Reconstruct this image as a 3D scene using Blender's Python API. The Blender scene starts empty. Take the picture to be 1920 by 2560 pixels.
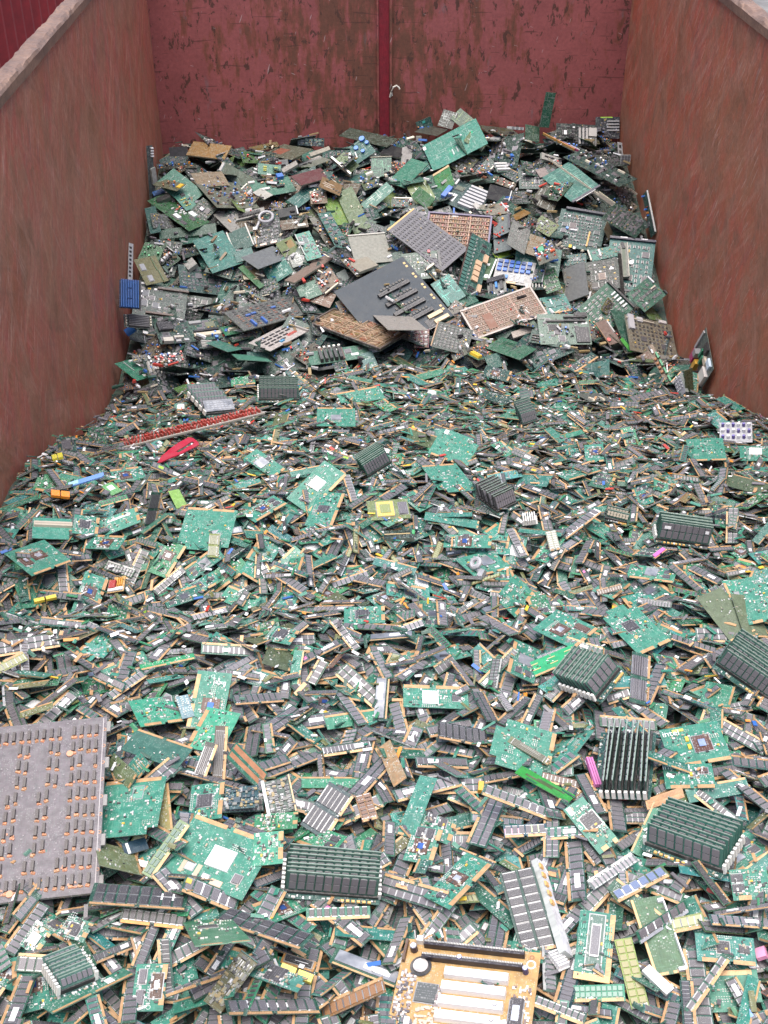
DEBUG = 0
import bpy, math, random, bmesh
import numpy as np
from mathutils import Matrix, Vector
rng = random.Random(7)
npr = np.random.RandomState(7)
scene = bpy.context.scene
COL = scene.collection

# ------------------------------------------------------------------ camera
FPX, PITCH, YAW, ROLL = 3040.0, 0.5884, 0.0244, -0.0057   # focal length in photo pixels (1920 x 2560), radians
CAMZ = 3.0
_f = np.array([math.sin(YAW)*math.cos(PITCH), math.cos(YAW)*math.cos(PITCH), -math.sin(PITCH)])
_r = np.array([math.cos(YAW), -math.sin(YAW), 0.0]); _u = np.cross(_r, _f)
CR = math.cos(ROLL)*_r + math.sin(ROLL)*_u
CU = -math.sin(ROLL)*_r + math.cos(ROLL)*_u
CF = _f
CP = np.array([0, 0, CAMZ])
cam = bpy.data.cameras.new("camera"); camo = bpy.data.objects.new("camera", cam); COL.objects.link(camo)
cam.sensor_fit = 'VERTICAL'; cam.sensor_height = 24.0; cam.lens = FPX/2560*24.0
cam.clip_start = 0.05; cam.clip_end = 500
camo.matrix_world = Matrix(((CR[0], CU[0], -CF[0], 0), (CR[1], CU[1], -CF[1], 0), (CR[2], CU[2], -CF[2], CAMZ), (0, 0, 0, 1)))
scene.camera = camo

# ------------------------------------------------------------------ light
SUN_EL, SUN_AZ = math.radians(79), math.radians(188)      # sun high behind the camera, spread by thin cloud
world = bpy.data.worlds.new("World"); scene.world = world; world.use_nodes = True
wn = world.node_tree; wn.nodes.clear()
sky = wn.nodes.new('ShaderNodeTexSky'); sky.sky_type = 'NISHITA'; sky.sun_disc = False
sky.sun_elevation = SUN_EL; sky.sun_rotation = SUN_AZ; sky.dust_density = 4.0; sky.air_density = 1.0; sky.ozone_density = 1.0
bg = wn.nodes.new('ShaderNodeBackground'); bg.inputs['Strength'].default_value = 0.11
wo = wn.nodes.new('ShaderNodeOutputWorld')
wn.links.new(sky.outputs[0], bg.inputs[0]); wn.links.new(bg.outputs[0], wo.inputs[0])
sl = bpy.data.lights.new("sun", 'SUN'); sl.energy = 1.5; sl.angle = math.radians(60); sl.color = (1.0, 0.965, 0.92)
so = bpy.data.objects.new("sun", sl); COL.objects.link(so)
sd = Vector((math.sin(SUN_AZ)*math.cos(SUN_EL), math.cos(SUN_AZ)*math.cos(SUN_EL), math.sin(SUN_EL)))
so.rotation_euler = sd.to_track_quat('Z', 'Y').to_euler(); so.location = (0, 0, 8)
scene.view_settings.view_transform = 'Standard'; scene.view_settings.look = 'None'
scene.view_settings.exposure = 1.34; scene.view_settings.gamma = 1.0; scene.view_settings.use_curve_mapping = False

# ------------------------------------------------------------------ projection helpers
def project(P):
    P = np.asarray(P, float) - CP
    d = P @ CF
    return 960 + FPX*(P @ CR)/d, 1280 - FPX*(P @ CU)/d, d
def ray(u, v):                       # direction with unit depth along the axis
    u = np.asarray(u, float); v = np.asarray(v, float)
    return CF + np.multiply.outer((u-960)/FPX, CR) + np.multiply.outer((1280-v)/FPX, CU)
XL, XR, YB, YN = -0.996, 1.404, 6.4075, 0.42
RIM = CAMZ - 0.943

# ------------------------------------------------------------------ materials
def nodes(name):
    m = bpy.data.materials.new(name); m.use_nodes = True
    nt = m.node_tree; nt.nodes.clear()
    out = nt.nodes.new('ShaderNodeOutputMaterial'); b = nt.nodes.new('ShaderNodeBsdfPrincipled')
    nt.links.new(b.outputs[0], out.inputs[0])
    return m, nt, b
class NT:
    def __init__(s, nt): s.nt = nt
    def n(s, t, **kw):
        x = s.nt.nodes.new(t)
        for k, v in kw.items(): setattr(x, k, v)
        return x
    def link(s, a, b): s.nt.links.new(a, b)
    def put(s, sock, v):
        if isinstance(v, bpy.types.NodeSocket): s.nt.links.new(v, sock)
        else: sock.default_value = v
    def math(s, op, a, b=0.0, clamp=False):
        x = s.n('ShaderNodeMath', operation=op, use_clamp=clamp); s.put(x.inputs[0], a); s.put(x.inputs[1], b); return x.outputs[0]
    def mix(s, f, a, b, blend='MIX'):
        x = s.n('ShaderNodeMix', data_type='RGBA', blend_type=blend)
        s.put(x.inputs[0], f)
        for i, v in ((6, a), (7, b)):
            if isinstance(v, tuple): v = (*v[:3], 1.0)
            s.put(x.inputs[i], v)
        return x.outputs[2]
    def noise(s, vec, scale, detail=4, rough=.55, dist=0.0, color=False):
        x = s.n('ShaderNodeTexNoise'); s.link(vec, x.inputs['Vector']); x.inputs['Scale'].default_value = scale
        x.inputs['Detail'].default_value = detail; x.inputs['Roughness'].default_value = rough; x.inputs['Distortion'].default_value = dist
        return x.outputs['Color' if color else 'Fac']
    def ramp(s, f, pts):
        x = s.n('ShaderNodeValToRGB'); s.link(f, x.inputs[0]); e = x.color_ramp.elements
        while len(e) < len(pts): e.new(.5)
        for i, (p, c) in enumerate(pts):
            e[i].position = p
            e[i].color = (c, c, c, 1) if not isinstance(c, tuple) else (*c[:3], 1)
        return x.outputs[0]
    def mapping(s, vec, scale=(1, 1, 1), rot=(0, 0, 0), loc=(0, 0, 0)):
        if rot != (0, 0, 0):             # turn first, then stretch
            r = s.n('ShaderNodeMapping'); s.link(vec, r.inputs[0]); r.inputs['Rotation'].default_value = rot; vec = r.outputs[0]
        x = s.n('ShaderNodeMapping'); s.link(vec, x.inputs[0]); x.inputs['Scale'].default_value = scale; x.inputs['Location'].default_value = loc
        return x.outputs[0]
    def col(s):                      # face colour x object colour, and the pattern amount in alpha
        a = s.n('ShaderNodeAttribute', attribute_name='Col'); o = s.n('ShaderNodeObjectInfo')
        return s.mix(1.0, a.outputs['Color'], o.outputs['Color'], 'MULTIPLY'), a.outputs['Alpha'], o.outputs['Random']
    def uv(s):
        return s.n('ShaderNodeUVMap').outputs[0]

def mat_pcb():
    m, nt, b = nodes('solder_mask'); k = NT(nt); c, a, r = k.col(); uv = k.uv()
    # small pads and vias on a 2.2 mm grid, long traces, silkscreen specks
    g = k.n('ShaderNodeTexVoronoi', feature='F1', distance='CHEBYCHEV'); k.link(uv, g.inputs['Vector']); g.inputs['Scale'].default_value = 320
    g.inputs['Randomness'].default_value = .35
    pad = k.math('LESS_THAN', g.outputs['Distance'], .3)
    big = k.noise(uv, 42, 2, .5)
    msk = k.ramp(big, [(.44, 0.0), (.52, 1.0)])
    sel = k.math('GREATER_THAN', k.noise(g.outputs['Position'], 900, 0), .55)
    pads = k.math('MULTIPLY', k.math('MULTIPLY', pad, msk), sel)
    tr = k.noise(k.mapping(uv, (900, 40, 1), (0, 0, .0)), 1, 2, .5)
    tr2 = k.noise(k.mapping(uv, (40, 800, 1)), 1, 2, .5)
    trs = k.math('MAXIMUM', k.ramp(tr, [(.55, 0.0), (.6, 1.0)]), k.ramp(tr2, [(.57, 0.0), (.62, 1.0)]))
    base = k.mix(k.math('MULTIPLY', trs, k.math('MULTIPLY', a, .55)), c, k.mix(.6, c, (.22, .38, .30)))
    dark = k.ramp(k.noise(uv, 70, 3, .6), [(.3, .72), (.6, 1.08)])
    base = k.mix(1.0, base, dark, 'MULTIPLY')
    base = k.mix(k.math('MULTIPLY', pads, k.math('MULTIPLY', a, .85), True), base, k.mix(.55, c, (.66, .68, .64)))
    dust = k.ramp(k.noise(uv, 14, 5, .65), [(.48, 0.0), (.8, .17)])
    base = k.mix(dust, base, (.22, .21, .185))
    k.link(base, b.inputs['Base Color'])
    k.link(k.math('ADD', k.math('MULTIPLY', dust, .6), .36), b.inputs['Roughness']); b.inputs['Specular IOR Level'].default_value = .45
    bp = k.n('ShaderNodeBump'); bp.inputs['Strength'].default_value = .35; bp.inputs['Distance'].default_value = .0008
    k.link(k.math('ADD', pads, k.math('MULTIPLY', trs, .4)), bp.inputs['Height']); k.link(bp.outputs[0], b.inputs['Normal'])
    return m
def mat_chip():
    m, nt, b = nodes('moulded_plastic'); k = NT(nt); c, a, r = k.col(); uv = k.uv()
    w = k.noise(k.mapping(uv, (26, 7, 1)), 1, 1, .5); band = k.noise(k.mapping(uv, (.01, 8, 1)), 1, 0)
    pr = k.math('MULTIPLY', k.math('GREATER_THAN', w, .56), k.math('GREATER_THAN', band, .53))
    base = k.mix(k.math('MULTIPLY', pr, k.math('MULTIPLY', a, .35)), c, (.5, .5, .5))
    g = k.n('ShaderNodeNewGeometry')
    d = k.ramp(k.noise(g.outputs['Position'], 16, 5, .65), [(.4, 0.0), (.75, .2)])
    base = k.mix(d, base, (.28, .265, .25))
    k.link(base, b.inputs['Base Color']); b.inputs['Roughness'].default_value = .42; b.inputs['Specular IOR Level'].default_value = .5
    return m
def mat_gold():
    m, nt, b = nodes('gold_contacts'); k = NT(nt); c, a, r = k.col(); uv = k.uv()
    x = k.n('ShaderNodeSeparateXYZ'); k.link(uv, x.inputs[0])
    t = k.math('FRACT', k.math('MULTIPLY', x.outputs[0], 394.0))
    gap = k.math('GREATER_THAN', t, .72)
    d = k.ramp(k.noise(uv, 60, 4, .6), [(.3, .65), (.7, 1.1)])
    base = k.mix(1.0, k.mix(k.math('MULTIPLY', gap, .4), c, (.12, .11, .06)), d, 'MULTIPLY')
    k.link(base, b.inputs['Base Color']); b.inputs['Metallic'].default_value = .15; b.inputs['Roughness'].default_value = .4
    return m
def mat_sticker():
    m, nt, b = nodes('paper_label'); k = NT(nt); c, a, r = k.col(); uv = k.uv()
    bars = k.math('GREATER_THAN', k.noise(k.mapping(uv, (46, .3, 1)), 1, 0), .55)
    x = k.n('ShaderNodeSeparateXYZ'); k.link(uv, x.inputs[0])
    inb = k.math('MULTIPLY', k.math('MULTIPLY', k.math('GREATER_THAN', x.outputs[1], .18), k.math('LESS_THAN', x.outputs[1], .5)),
                 k.math('MULTIPLY', k.math('GREATER_THAN', x.outputs[0], .1), k.math('LESS_THAN', x.outputs[0], .85)))
    txt = k.math('MULTIPLY', k.math('GREATER_THAN', k.noise(k.mapping(uv, (40, 9, 1)), 1, 1), .58), k.math('MULTIPLY', k.math('GREATER_THAN', x.outputs[1], .6), k.math('LESS_THAN', x.outputs[1], .84)))
    ink = k.math('MULTIPLY', k.math('MAXIMUM', k.math('MULTIPLY', bars, inb), txt), k.math('MULTIPLY', a, .75))
    base = k.mix(ink, c, (.08, .08, .1))
    g = k.n('ShaderNodeNewGeometry')
    base = k.mix(k.ramp(k.noise(g.outputs['Position'], 25, 4, .6), [(.5, 0.0), (.8, .35)]), base, (.4, .37, .32))
    k.link(base, b.inputs['Base Color']); b.inputs['Roughness'].default_value = .45
    return m
def mat_metal():
    m, nt, b = nodes('bare_metal'); k = NT(nt); c, a, r = k.col()
    g = k.n('ShaderNodeNewGeometry')
    n = k.noise(g.outputs['Position'], 40, 5, .6)
    base = k.mix(1.0, c, k.ramp(n, [(.3, .6), (.7, 1.05)]), 'MULTIPLY')
    k.link(base, b.inputs['Base Color']); b.inputs['Metallic'].default_value = .7
    k.link(k.ramp(n, [(.3, .28), (.7, .55)]), b.inputs['Roughness'])
    return m
MATS = [mat_pcb(), mat_chip(), mat_gold(), mat_sticker(), mat_metal()]
PCB, CHIP, GOLD, STK, MET = range(5)

# ------------------------------------------------------------------ mesh builder
class MB:
    def __init__(s): s.v = []; s.f = []; s.m = []; s.c = []; s.uv = []
    def face(s, pts, mat, col, uv=None):
        i = len(s.v); s.v += [tuple(p) for p in pts]; s.f.append(len(pts)); s.m.append(mat)
        s.c.append(tuple(col) if len(col) == 4 else (*col, 1.0))
        s.uv += uv if uv else [(p[0], p[1]) for p in pts]
    def prism(s, poly, z0, z1, mat, col, sidecol=None, unit=False, bottom=True):
        n = len(poly); xs = [p[0] for p in poly]; ys = [p[1] for p in poly]
        x0, x1, y0, y1 = min(xs), max(xs), min(ys), max(ys)
        u = (lambda p: ((p[0]-x0)/(x1-x0+1e-9), (p[1]-y0)/(y1-y0+1e-9))) if unit else (lambda p: (p[0], p[1]))
        s.face([(p[0], p[1], z1) for p in poly], mat, col, [u(p) for p in poly])
        if bottom: s.face([(p[0], p[1], z0) for p in reversed(poly)], mat, col, [u(p) for p in reversed(poly)])
        sc = sidecol or col
        for i in range(n):
            a, b = poly[i], poly[(i+1) % n]
            s.face([(a[0], a[1], z0), (b[0], b[1], z0), (b[0], b[1], z1), (a[0], a[1], z1)], mat, sc, [u(a)]*4 if unit else [(a[0], a[1]), (b[0], b[1]), (b[0], b[1]), (a[0], a[1])])
    def box(s, x, y, z0, dx, dy, dz, mat, col, rot=0.0, bottom=False, taper=0.0):
        c, sn = math.cos(rot), math.sin(rot); unit = mat in (CHIP, STK, MET)
        lo = [(-dx/2, -dy/2), (dx/2, -dy/2), (dx/2, dy/2), (-dx/2, dy/2)]
        hx, hy = dx/2-taper, dy/2-taper
        hi = [(-hx, -hy), (hx, -hy), (hx, hy), (-hx, hy)]
        R = lambda p: (x+p[0]*c-p[1]*sn, y+p[0]*sn+p[1]*c)
        L = [R(p) for p in lo]; Hh = [R(p) for p in hi]
        uvu = [(0, 0), (1, 0), (1, 1), (0, 1)]
        if unit and dy > dx: uvu = [(0, 1), (0, 0), (1, 0), (1, 1)]
        s.face([(*p, z0+dz) for p in Hh], mat, col, uvu if unit else None)
        for i in range(4):
            a, b2, d2, e = L[i], L[(i+1) % 4], Hh[(i+1) % 4], Hh[i]
            s.face([(*a, z0), (*b2, z0), (*d2, z0+dz), (*e, z0+dz)], mat, col, [(0.01, 0.01)]*4 if unit else None)
        if bottom: s.face([(*p, z0) for p in reversed(L)], mat, col, uvu if unit else None)
    def cyl(s, x, y, z0, r, h, mat, col, n=8, axis='z', topcol=None):
        pts = [(r*math.cos(2*math.pi*i/n), r*math.sin(2*math.pi*i/n)) for i in range(n)]
        def P(p, t):
            if axis == 'z': return (x+p[0], y+p[1], z0+t*h)
            if axis == 'x': return (x+(t-.5)*h, y+p[0], z0+r+p[1])
            return (x-p[0], y+(t-.5)*h, z0+r+p[1])
        for i in range(n):
            a, b = pts[i], pts[(i+1) % n]
            s.face([P(a, 0), P(b, 0), P(b, 1), P(a, 1)], mat, col, [(.01, .01)]*4)
        s.face([P(p, 1) for p in pts], mat, topcol or col, [(.01, .01)]*n)
        s.face([P(p, 0) for p in reversed(pts)], mat, topcol or col, [(.01, .01)]*n)
    def tube(s, path, r, mat, col, n=7, closed=False):
        path = [Vector(p) for p in path]; rings = []
        for i, p in enumerate(path):
            a = path[i-1] if i else (path[-1] if closed else p); b = path[(i+1) % len(path)] if (i < len(path)-1 or closed) else p
            t = (b-a).normalized(); up = Vector((0, 0, 1)) if abs(t.z) < .9 else Vector((1, 0, 0))
            e1 = t.cross(up).normalized(); e2 = t.cross(e1)
            rings.append([p+e1*r*math.cos(2*math.pi*k/n)+e2*r*math.sin(2*math.pi*k/n) for k in range(n)])
        for i in range(len(rings) if closed else len(rings)-1):
            A, B = rings[i], rings[(i+1) % len(rings)]
            for k in range(n): s.face([A[k], B[k], B[(k+1) % n], A[(k+1) % n]], mat, col, [(.01, .01)]*4)
        if not closed:
            s.face(rings[0], mat, col, [(.01, .01)]*n); s.face(list(reversed(rings[-1])), mat, col, [(.01, .01)]*n)
    def add(s, o, M=None):
        if M is None: s.v += o.v
        else: s.v += [tuple(M @ Vector(p)) for p in o.v]
        s.f += o.f; s.m += o.m; s.c += o.c; s.uv += o.uv
    def arrays(s):
        f = np.array(s.f, np.int32)
        return dict(v=np.array(s.v, np.float32).reshape(-1, 3), f=f, m=np.array(s.m, np.int32), c=np.array(s.c, np.float32), uv=np.array(s.uv, np.float32).reshape(-1, 2))
def mesh_from(A, name):
    me = bpy.data.meshes.new(name)
    nv, nf = len(A['v']), len(A['f'])
    me.vertices.add(nv); me.vertices.foreach_set('co', A['v'].ravel())
    me.loops.add(nv); me.loops.foreach_set('vertex_index', np.arange(nv, dtype=np.int32))
    me.polygons.add(nf)
    st = np.concatenate([[0], np.cumsum(A['f'])[:-1]]).astype(np.int32)
    me.polygons.foreach_set('loop_start', st)
    me.polygons.foreach_set('material_index', A['m'])
    for m in MATS: me.materials.append(m)
    ca = me.color_attributes.new('Col', 'FLOAT_COLOR', 'CORNER')
    ca.data.foreach_set('color', np.repeat(A['c'], A['f'], axis=0).ravel())
    ul = me.uv_layers.new(name='UVMap'); ul.data.foreach_set('uv', A['uv'].ravel())
    me.update(calc_edges=True); me.validate()
    return me
def mesh(mb, name): return mesh_from(mb.arrays(), name)

def link(name, data, parent=None, M=None):
    o = bpy.data.objects.new(name, data); COL.objects.link(o)
    if parent is not None: o.parent = parent
    if M is not None: o.matrix_local = M if not isinstance(M, np.ndarray) else Matrix(M.tolist())
    return o
def tag(o, label=None, cat=None, group=None, kind=None):
    for k, v in (('label', label), ('category', cat), ('group', group), ('kind', kind)):
        if v: o[k] = v
    return o

# ------------------------------------------------------------------ assemblies: a board and its components
LEAD = (.45, .45, .45)
class Asm:
    """pieces that can be told apart (chips, connectors, ...) plus joined parts"""
    def __init__(s): s.joined = {}; s.pieces = []; s._flat = None; s._cache = {}
    def mb(s, name):
        return s.joined.setdefault(name, MB())
    def piece(s, name, x, y, z, dx, dy, dz, col, mat=CHIP, rot=0.0, leads=0, shape='box'):
        s.pieces.append((name, x, y, z, dx, dy, dz, (*col, 1.0) if len(col) == 3 else col, mat, rot, leads, shape))
    @staticmethod
    def piece_mb(p, mb):
        name, x, y, z, dx, dy, dz, col, mat, rot, leads, shape = p
        if shape == 'cyl':
            mb.cyl(x, y, z, dx/2, dz, mat, col, 8, 'z', (min(1, col[0]*1.6+.1), min(1, col[1]*1.6+.1), min(1, col[2]*1.6+.1), 1)); return
        if shape == 'cylx': mb.cyl(x, y, z, dz/2, dx, mat, col, 8, 'x'); return
        if shape == 'cyly': mb.cyl(x, y, z, dz/2, dy, mat, col, 8, 'y'); return
        if leads:
            e = .0016
            lx, ly = (dx+2*e, dy*.94) if leads == 1 else ((dx*.94, dy+2*e) if leads == 2 else (dx+2*e, dy+2*e))
            mb.box(x, y, z, lx, ly, dz*.35, MET, LEAD, rot)
        mb.box(x, y, z, dx, dy, dz, mat, col, rot, taper=min(.0004, dx*.1, dy*.1))
    def flat(s, lo=False):
        if s._flat is None: s._flat = {}
        if lo not in s._flat:
            m = MB()
            for n, j in s.joined.items():
                if not (lo and n == 'capacitors'): m.add(j)
            for p in s.pieces: s.piece_mb(p[:10]+(0,)+p[11:] if lo else p, m)
            s._flat[lo] = m.arrays()
        return s._flat[lo]
    def emit(s, name, M, pxm, label, cat, group=None, tint=(1, 1, 1, 1), minpx=13, shade=None):
        root = link(name, None, None, M); root.empty_display_size = .02
        tag(root, label, cat, group)
        for jn, j in s.joined.items():
            if not j.f: continue
            key = ('j', jn)
            if key not in s._cache: s._cache[key] = mesh(j, jn)
            o = link(jn, s._cache[key], root); o.color = tint if jn == 'board' else (.62+.4*(shade or 1)-.05,)*3+(1,) if jn == 'contact_strip' and shade else (1, 1, 1, 1)
            if jn.endswith('s') and jn not in ('contacts',): o['kind'] = 'stuff'
        rest = {}; single = []
        for p in s.pieces: 
            if max(p[4], p[5])*pxm >= minpx and min(p[4], p[5])*pxm >= 3.5: single.append(p)
            else: rest.setdefault(p[0], []).append(p)
        for i, p in enumerate(single):
            # pieces alike share a mesh: local shape keyed by size and colour
            key = (p[0], round(p[4], 4), round(p[5], 4), round(p[6], 4), p[7], p[8], p[10], p[11])
            if key not in PIECES:
                m = MB(); Asm.piece_mb((p[0], 0, 0, 0, *p[4:9], 0.0, *p[10:]), m); PIECES[key] = mesh(m, p[0])
            o = link(p[0], PIECES[key], root, Matrix.Translation(p[1:4]) @ Matrix.Rotation(p[9], 4, 'Z'))
            if shade and p[0] == 'chip': o.color = (shade, shade, shade, 1)
        if rest:
            for pn, L in rest.items():
                key = ('r', pn, tuple(id(p) for p in L))
                if key not in s._cache:
                    m = MB()
                    for p in L: s.piece_mb(p, m)
                    s._cache[key] = mesh(m, pn)
                o = link(pn if len(L) == 1 else plural(pn), s._cache[key], root)
                if len(L) > 1: o['kind'] = 'stuff'
                if shade and pn == 'chip': o.color = (shade, shade, shade, 1)
        return root
def plural(n): return n+'es' if n.endswith(('x', 's', 'ch')) else n+'s'
PIECES = {}

# ------------------------------------------------------------------ setting: ground, scrap container, neighbour container
def simple_mesh(name, verts, faces, mats, midx=None, smooth=False):
    me = bpy.data.meshes.new(name); me.from_pydata(verts, [], faces); me.update()
    for m in mats: me.materials.append(m)
    if midx: me.polygons.foreach_set('material_index', midx)
    if smooth: me.polygons.foreach_set('use_smooth', [True]*len(me.polygons))
    return me
def mat_wall(name, axis, paint, rustc, side):
    m, nt, b = nodes(name); k = NT(nt)
    g = k.n('ShaderNodeNewGeometry'); x = k.n('ShaderNodeSeparateXYZ'); k.link(g.outputs['Position'], x.inputs[0])
    cb = k.n('ShaderNodeCombineXYZ'); k.link(x.outputs[axis], cb.inputs[0]); k.link(x.outputs[2], cb.inputs[1])
    p = cb.outputs[0]
    wob = k.n('ShaderNodeMix', data_type='VECTOR'); wob.inputs[0].default_value = .06
    k.link(p, wob.inputs[4]); k.link(k.noise(p, 1.3, 3, .5, color=True), wob.inputs[5]); q = wob.outputs[1]
    big = k.noise(q, 1.6, 5, .6); mid = k.noise(p, 7, 6, .65); fine = k.noise(p, 60, 4, .7)
    if side:
        s1 = k.noise(k.mapping(q, (8, 2.2, 1), (0, 0, side*.5)), 1, 6, .68)
        s2 = k.noise(k.mapping(q, (16, 2.6, 1), (0, 0, side*.3)), 1, 6, .7)
        s3 = k.noise(k.mapping(q, (15, 1.8, 1), (0, 0, side*.85)), 1, 5, .68)
        s4 = k.noise(k.mapping(q, (48, 4.5, 1), (0, 0, side*.6)), 1, 4, .7)
        streak = k.math('ADD', k.math('ADD', k.math('MULTIPLY', s1, .4), k.math('MULTIPLY', s2, .35)), k.math('MULTIPLY', s4, .25))
        base = k.mix(k.ramp(streak, [(.42, 0.0), (.58, 1.0)]), paint, rustc)
        base = k.mix(k.math('MULTIPLY', k.ramp(s2, [(.5, 0.0), (.68, 1.0)]), .4), base, (.42, .23, .17))
        base = k.mix(k.math('MULTIPLY', k.ramp(s3, [(.52, 0.0), (.66, 1.0)]), .55), base, (.50, .24, .17))
        base = k.mix(k.math('MULTIPLY', k.ramp(s1, [(.32, 1.0), (.46, 0.0)]), .6), base, (.20, .105, .08))
        dk = k.ramp(k.noise(k.mapping(q, (16, 2.6, 1), (0, 0, side*.3), (4, 1, 0)), 1, 6, .72), [(.55, 0.0), (.68, .6)])
        base = k.mix(dk, base, (.12, .08, .07))
        base = k.mix(k.math('MULTIPLY', k.ramp(big, [(.45, 0.0), (.66, 1.0)]), .5), base, (.33, .165, .095))
        scr = k.math('GREATER_THAN', k.noise(k.mapping(q, (150, 7, 1), (0, 0, side*.6)), 1, 3, .5), .64)
        base = k.mix(k.math('MULTIPLY', scr, .4), base, (.62, .46, .40))
        spots = k.ramp(mid, [(.64, 0.0), (.72, .6)])
        base = k.mix(spots, base, (.15, .07, .04))
        blot = k.ramp(k.noise(k.mapping(q, (4.2, 3.0, 1), (0, 0, side*.4), (7, 7, 0)), 1, 8, .74), [(.49, 0.0), (.56, .75)])
        base = k.mix(blot, base, k.mix(k.ramp(mid, [(.35, 0.0), (.65, 1.0)]), (.21, .095, .052), (.36, .17, .11)))
        scd = k.math('GREATER_THAN', k.noise(k.mapping(q, (150, 5, 1), (0, 0, side*.95), (2, 5, 0)), 1, 2, .5), .71)
        base = k.mix(k.math('MULTIPLY', scd, .5), base, (.07, .04, .035))
        for sc_, an, lo_, cc, am in (((24, 2.0, 1), .75, .55, (.52, .27, .20), .55), ((26, 1.9, 1), .22, .56, (.50, .30, .24), .5), ((20, 1.8, 1), 1.1, .565, (.12, .06, .05), .6), ((30, 3.0, 1), .5, .57, (.11, .065, .06), .6), ((60, 3, 1), .62, .585, (.62, .46, .40), .5), ((18, 5, 1), .05, .585, (.30, .13, .06), .6)):
            st = k.ramp(k.noise(k.mapping(q, sc_, (0, 0, -side*an), (an*7, lo_*9, 0)), 1, 5, .62), [(lo_, 0.0), (lo_+.12, am*.36)])
            base = k.mix(st, base, cc)
        rough = k.math('ADD', k.math('MULTIPLY', streak, .4), .34)
    else:
        vert = k.noise(k.mapping(p, (30, 5, 1)), 1, 6, .7)
        patch = k.noise(k.mapping(q, (9, 4.2, 1)), 1, 7, .66)
        # rust gathers towards the seam in the middle
        dx = k.math('ABSOLUTE', k.math('ADD', x.outputs[0], -.1))
        bias = k.math('MULTIPLY', k.math('SUBTRACT', .75, dx), .13)
        rm = k.math('ADD', k.math('ADD', k.math('MULTIPLY', patch, .62), k.math('MULTIPLY', vert, .38)), bias)
        base = k.mix(k.ramp(mid, [(.3, 0.0), (.7, 1.0)]), paint, tuple(c*.78 for c in paint))
        base = k.mix(k.ramp(rm, [(.515, 0.0), (.565, .7)]), base, (.20, .062, .038))
        base = k.mix(k.ramp(rm, [(.55, 0.0), (.61, .85)]), base, rustc)
        chips = k.ramp(k.noise(k.mapping(p, (24, 11, 1)), 1, 4, .75, .4), [(.575, 0.0), (.615, .9)])
        base = k.mix(chips, base, (.075, .035, .026))
        hs = k.math('GREATER_THAN', k.noise(k.mapping(q, (5, 75, 1)), 1, 3, .5), .66)
        base = k.mix(k.math('MULTIPLY', hs, .6), base, (.07, .03, .025))
        gr = k.ramp(k.noise(k.mapping(q, (14, 5, 1), loc=(5, 2, 0)), 1, 5, .7), [(.62, 0.0), (.74, .6)])
        base = k.mix(gr, base, (.15, .14, .15))
        scr = k.math('GREATER_THAN', k.noise(k.mapping(q, (90, 11, 1), (0, 0, .3), (9, 3, 0)), 1, 2, .4), .745)
        scr2 = k.math('GREATER_THAN', k.noise(k.mapping(q, (22, 150, 1), (0, 0, .35), (3, 8, 0)), 1, 2, .4), .75)
        base = k.mix(k.math('MULTIPLY', k.math('MAXIMUM', scr, scr2), .5), base, (.5, .42, .41))
        rough = k.math('ADD', k.math('MULTIPLY', rm, .4), .3)
    base = k.mix(1.0, base, k.ramp(fine, [(.3, .82), (.7, 1.12)]), 'MULTIPLY')
    k.link(base, b.inputs['Base Color']); k.link(rough, b.inputs['Roughness']); b.inputs['Specular IOR Level'].default_value = .35
    bp = k.n('ShaderNodeBump'); bp.inputs['Strength'].default_value = .5; bp.inputs['Distance'].default_value = .004
    k.link(k.math('ADD', mid, k.math('ADD', k.math('MULTIPLY', fine, .3), k.math('MULTIPLY', big if side else rm, 1.5))), bp.inputs['Height']); k.link(bp.outputs[0], b.inputs['Normal'])
    return m
def mat_noise(name, c1, c2, scale, rough=.6, metal=0.0, streak=None, bump=.3):
    m, nt, b = nodes(name); k = NT(nt); g = k.n('ShaderNodeNewGeometry'); p = g.outputs['Position']
    if streak: p = k.mapping(p, streak)
    n = k.noise(p, scale, 6, .65); n2 = k.noise(g.outputs['Position'], scale*6, 4, .65)
    base = k.mix(k.ramp(n, [(.38, 0.0), (.62, 1.0)]), c1, c2)
    base = k.mix(1.0, base, k.ramp(n2, [(.3, .75), (.7, 1.15)]), 'MULTIPLY')
    k.link(base, b.inputs['Base Color']); b.inputs['Roughness'].default_value = rough; b.inputs['Metallic'].default_value = metal
    bp = k.n('ShaderNodeBump'); bp.inputs['Strength'].default_value = bump; bp.inputs['Distance'].default_value = .004
    k.link(n2, bp.inputs['Height']); k.link(bp.outputs[0], b.inputs['Normal'])
    return m
M_WL = mat_wall('rusty_paint_side', 1, (.41, .100, .078), (.32, .108, .058), 1)
M_WR = mat_wall('rusty_paint_side_warm', 1, (.44, .098, .066), (.34, .108, .05), -1)
M_WB = mat_wall('chipped_red_paint', 0, (.31, .092, .088), (.125, .056, .036), 0)
M_OUT = mat_noise('weathered_red_paint', (.2, .03, .03), (.14, .03, .028), 3)
M_RIM = mat_noise('worn_rim_steel', (.27, .165, .115), (.16, .10, .075), 10, .5, .15, (1, .45, 1), .6)
M_SEAM = mat_noise('fresh_red_paint', (.20, .010, .020), (.16, .012, .020), 9, .5)
M_CORR = mat_noise('dark_red_paint', (.25, .010, .014), (.18, .009, .013), 2, .75, 0, (1, 1, .2))
M_GND = mat_noise('yard_concrete', (.20, .19, .18), (.13, .125, .12), 1.4, .85)
from mathutils import noise as mnoise
def fb(x, y, s, seed=0.0):
    return mnoise.fractal(Vector((x*s+seed, y*s-seed, seed*1.7)), 1.0, 2.0, 3)

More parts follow.
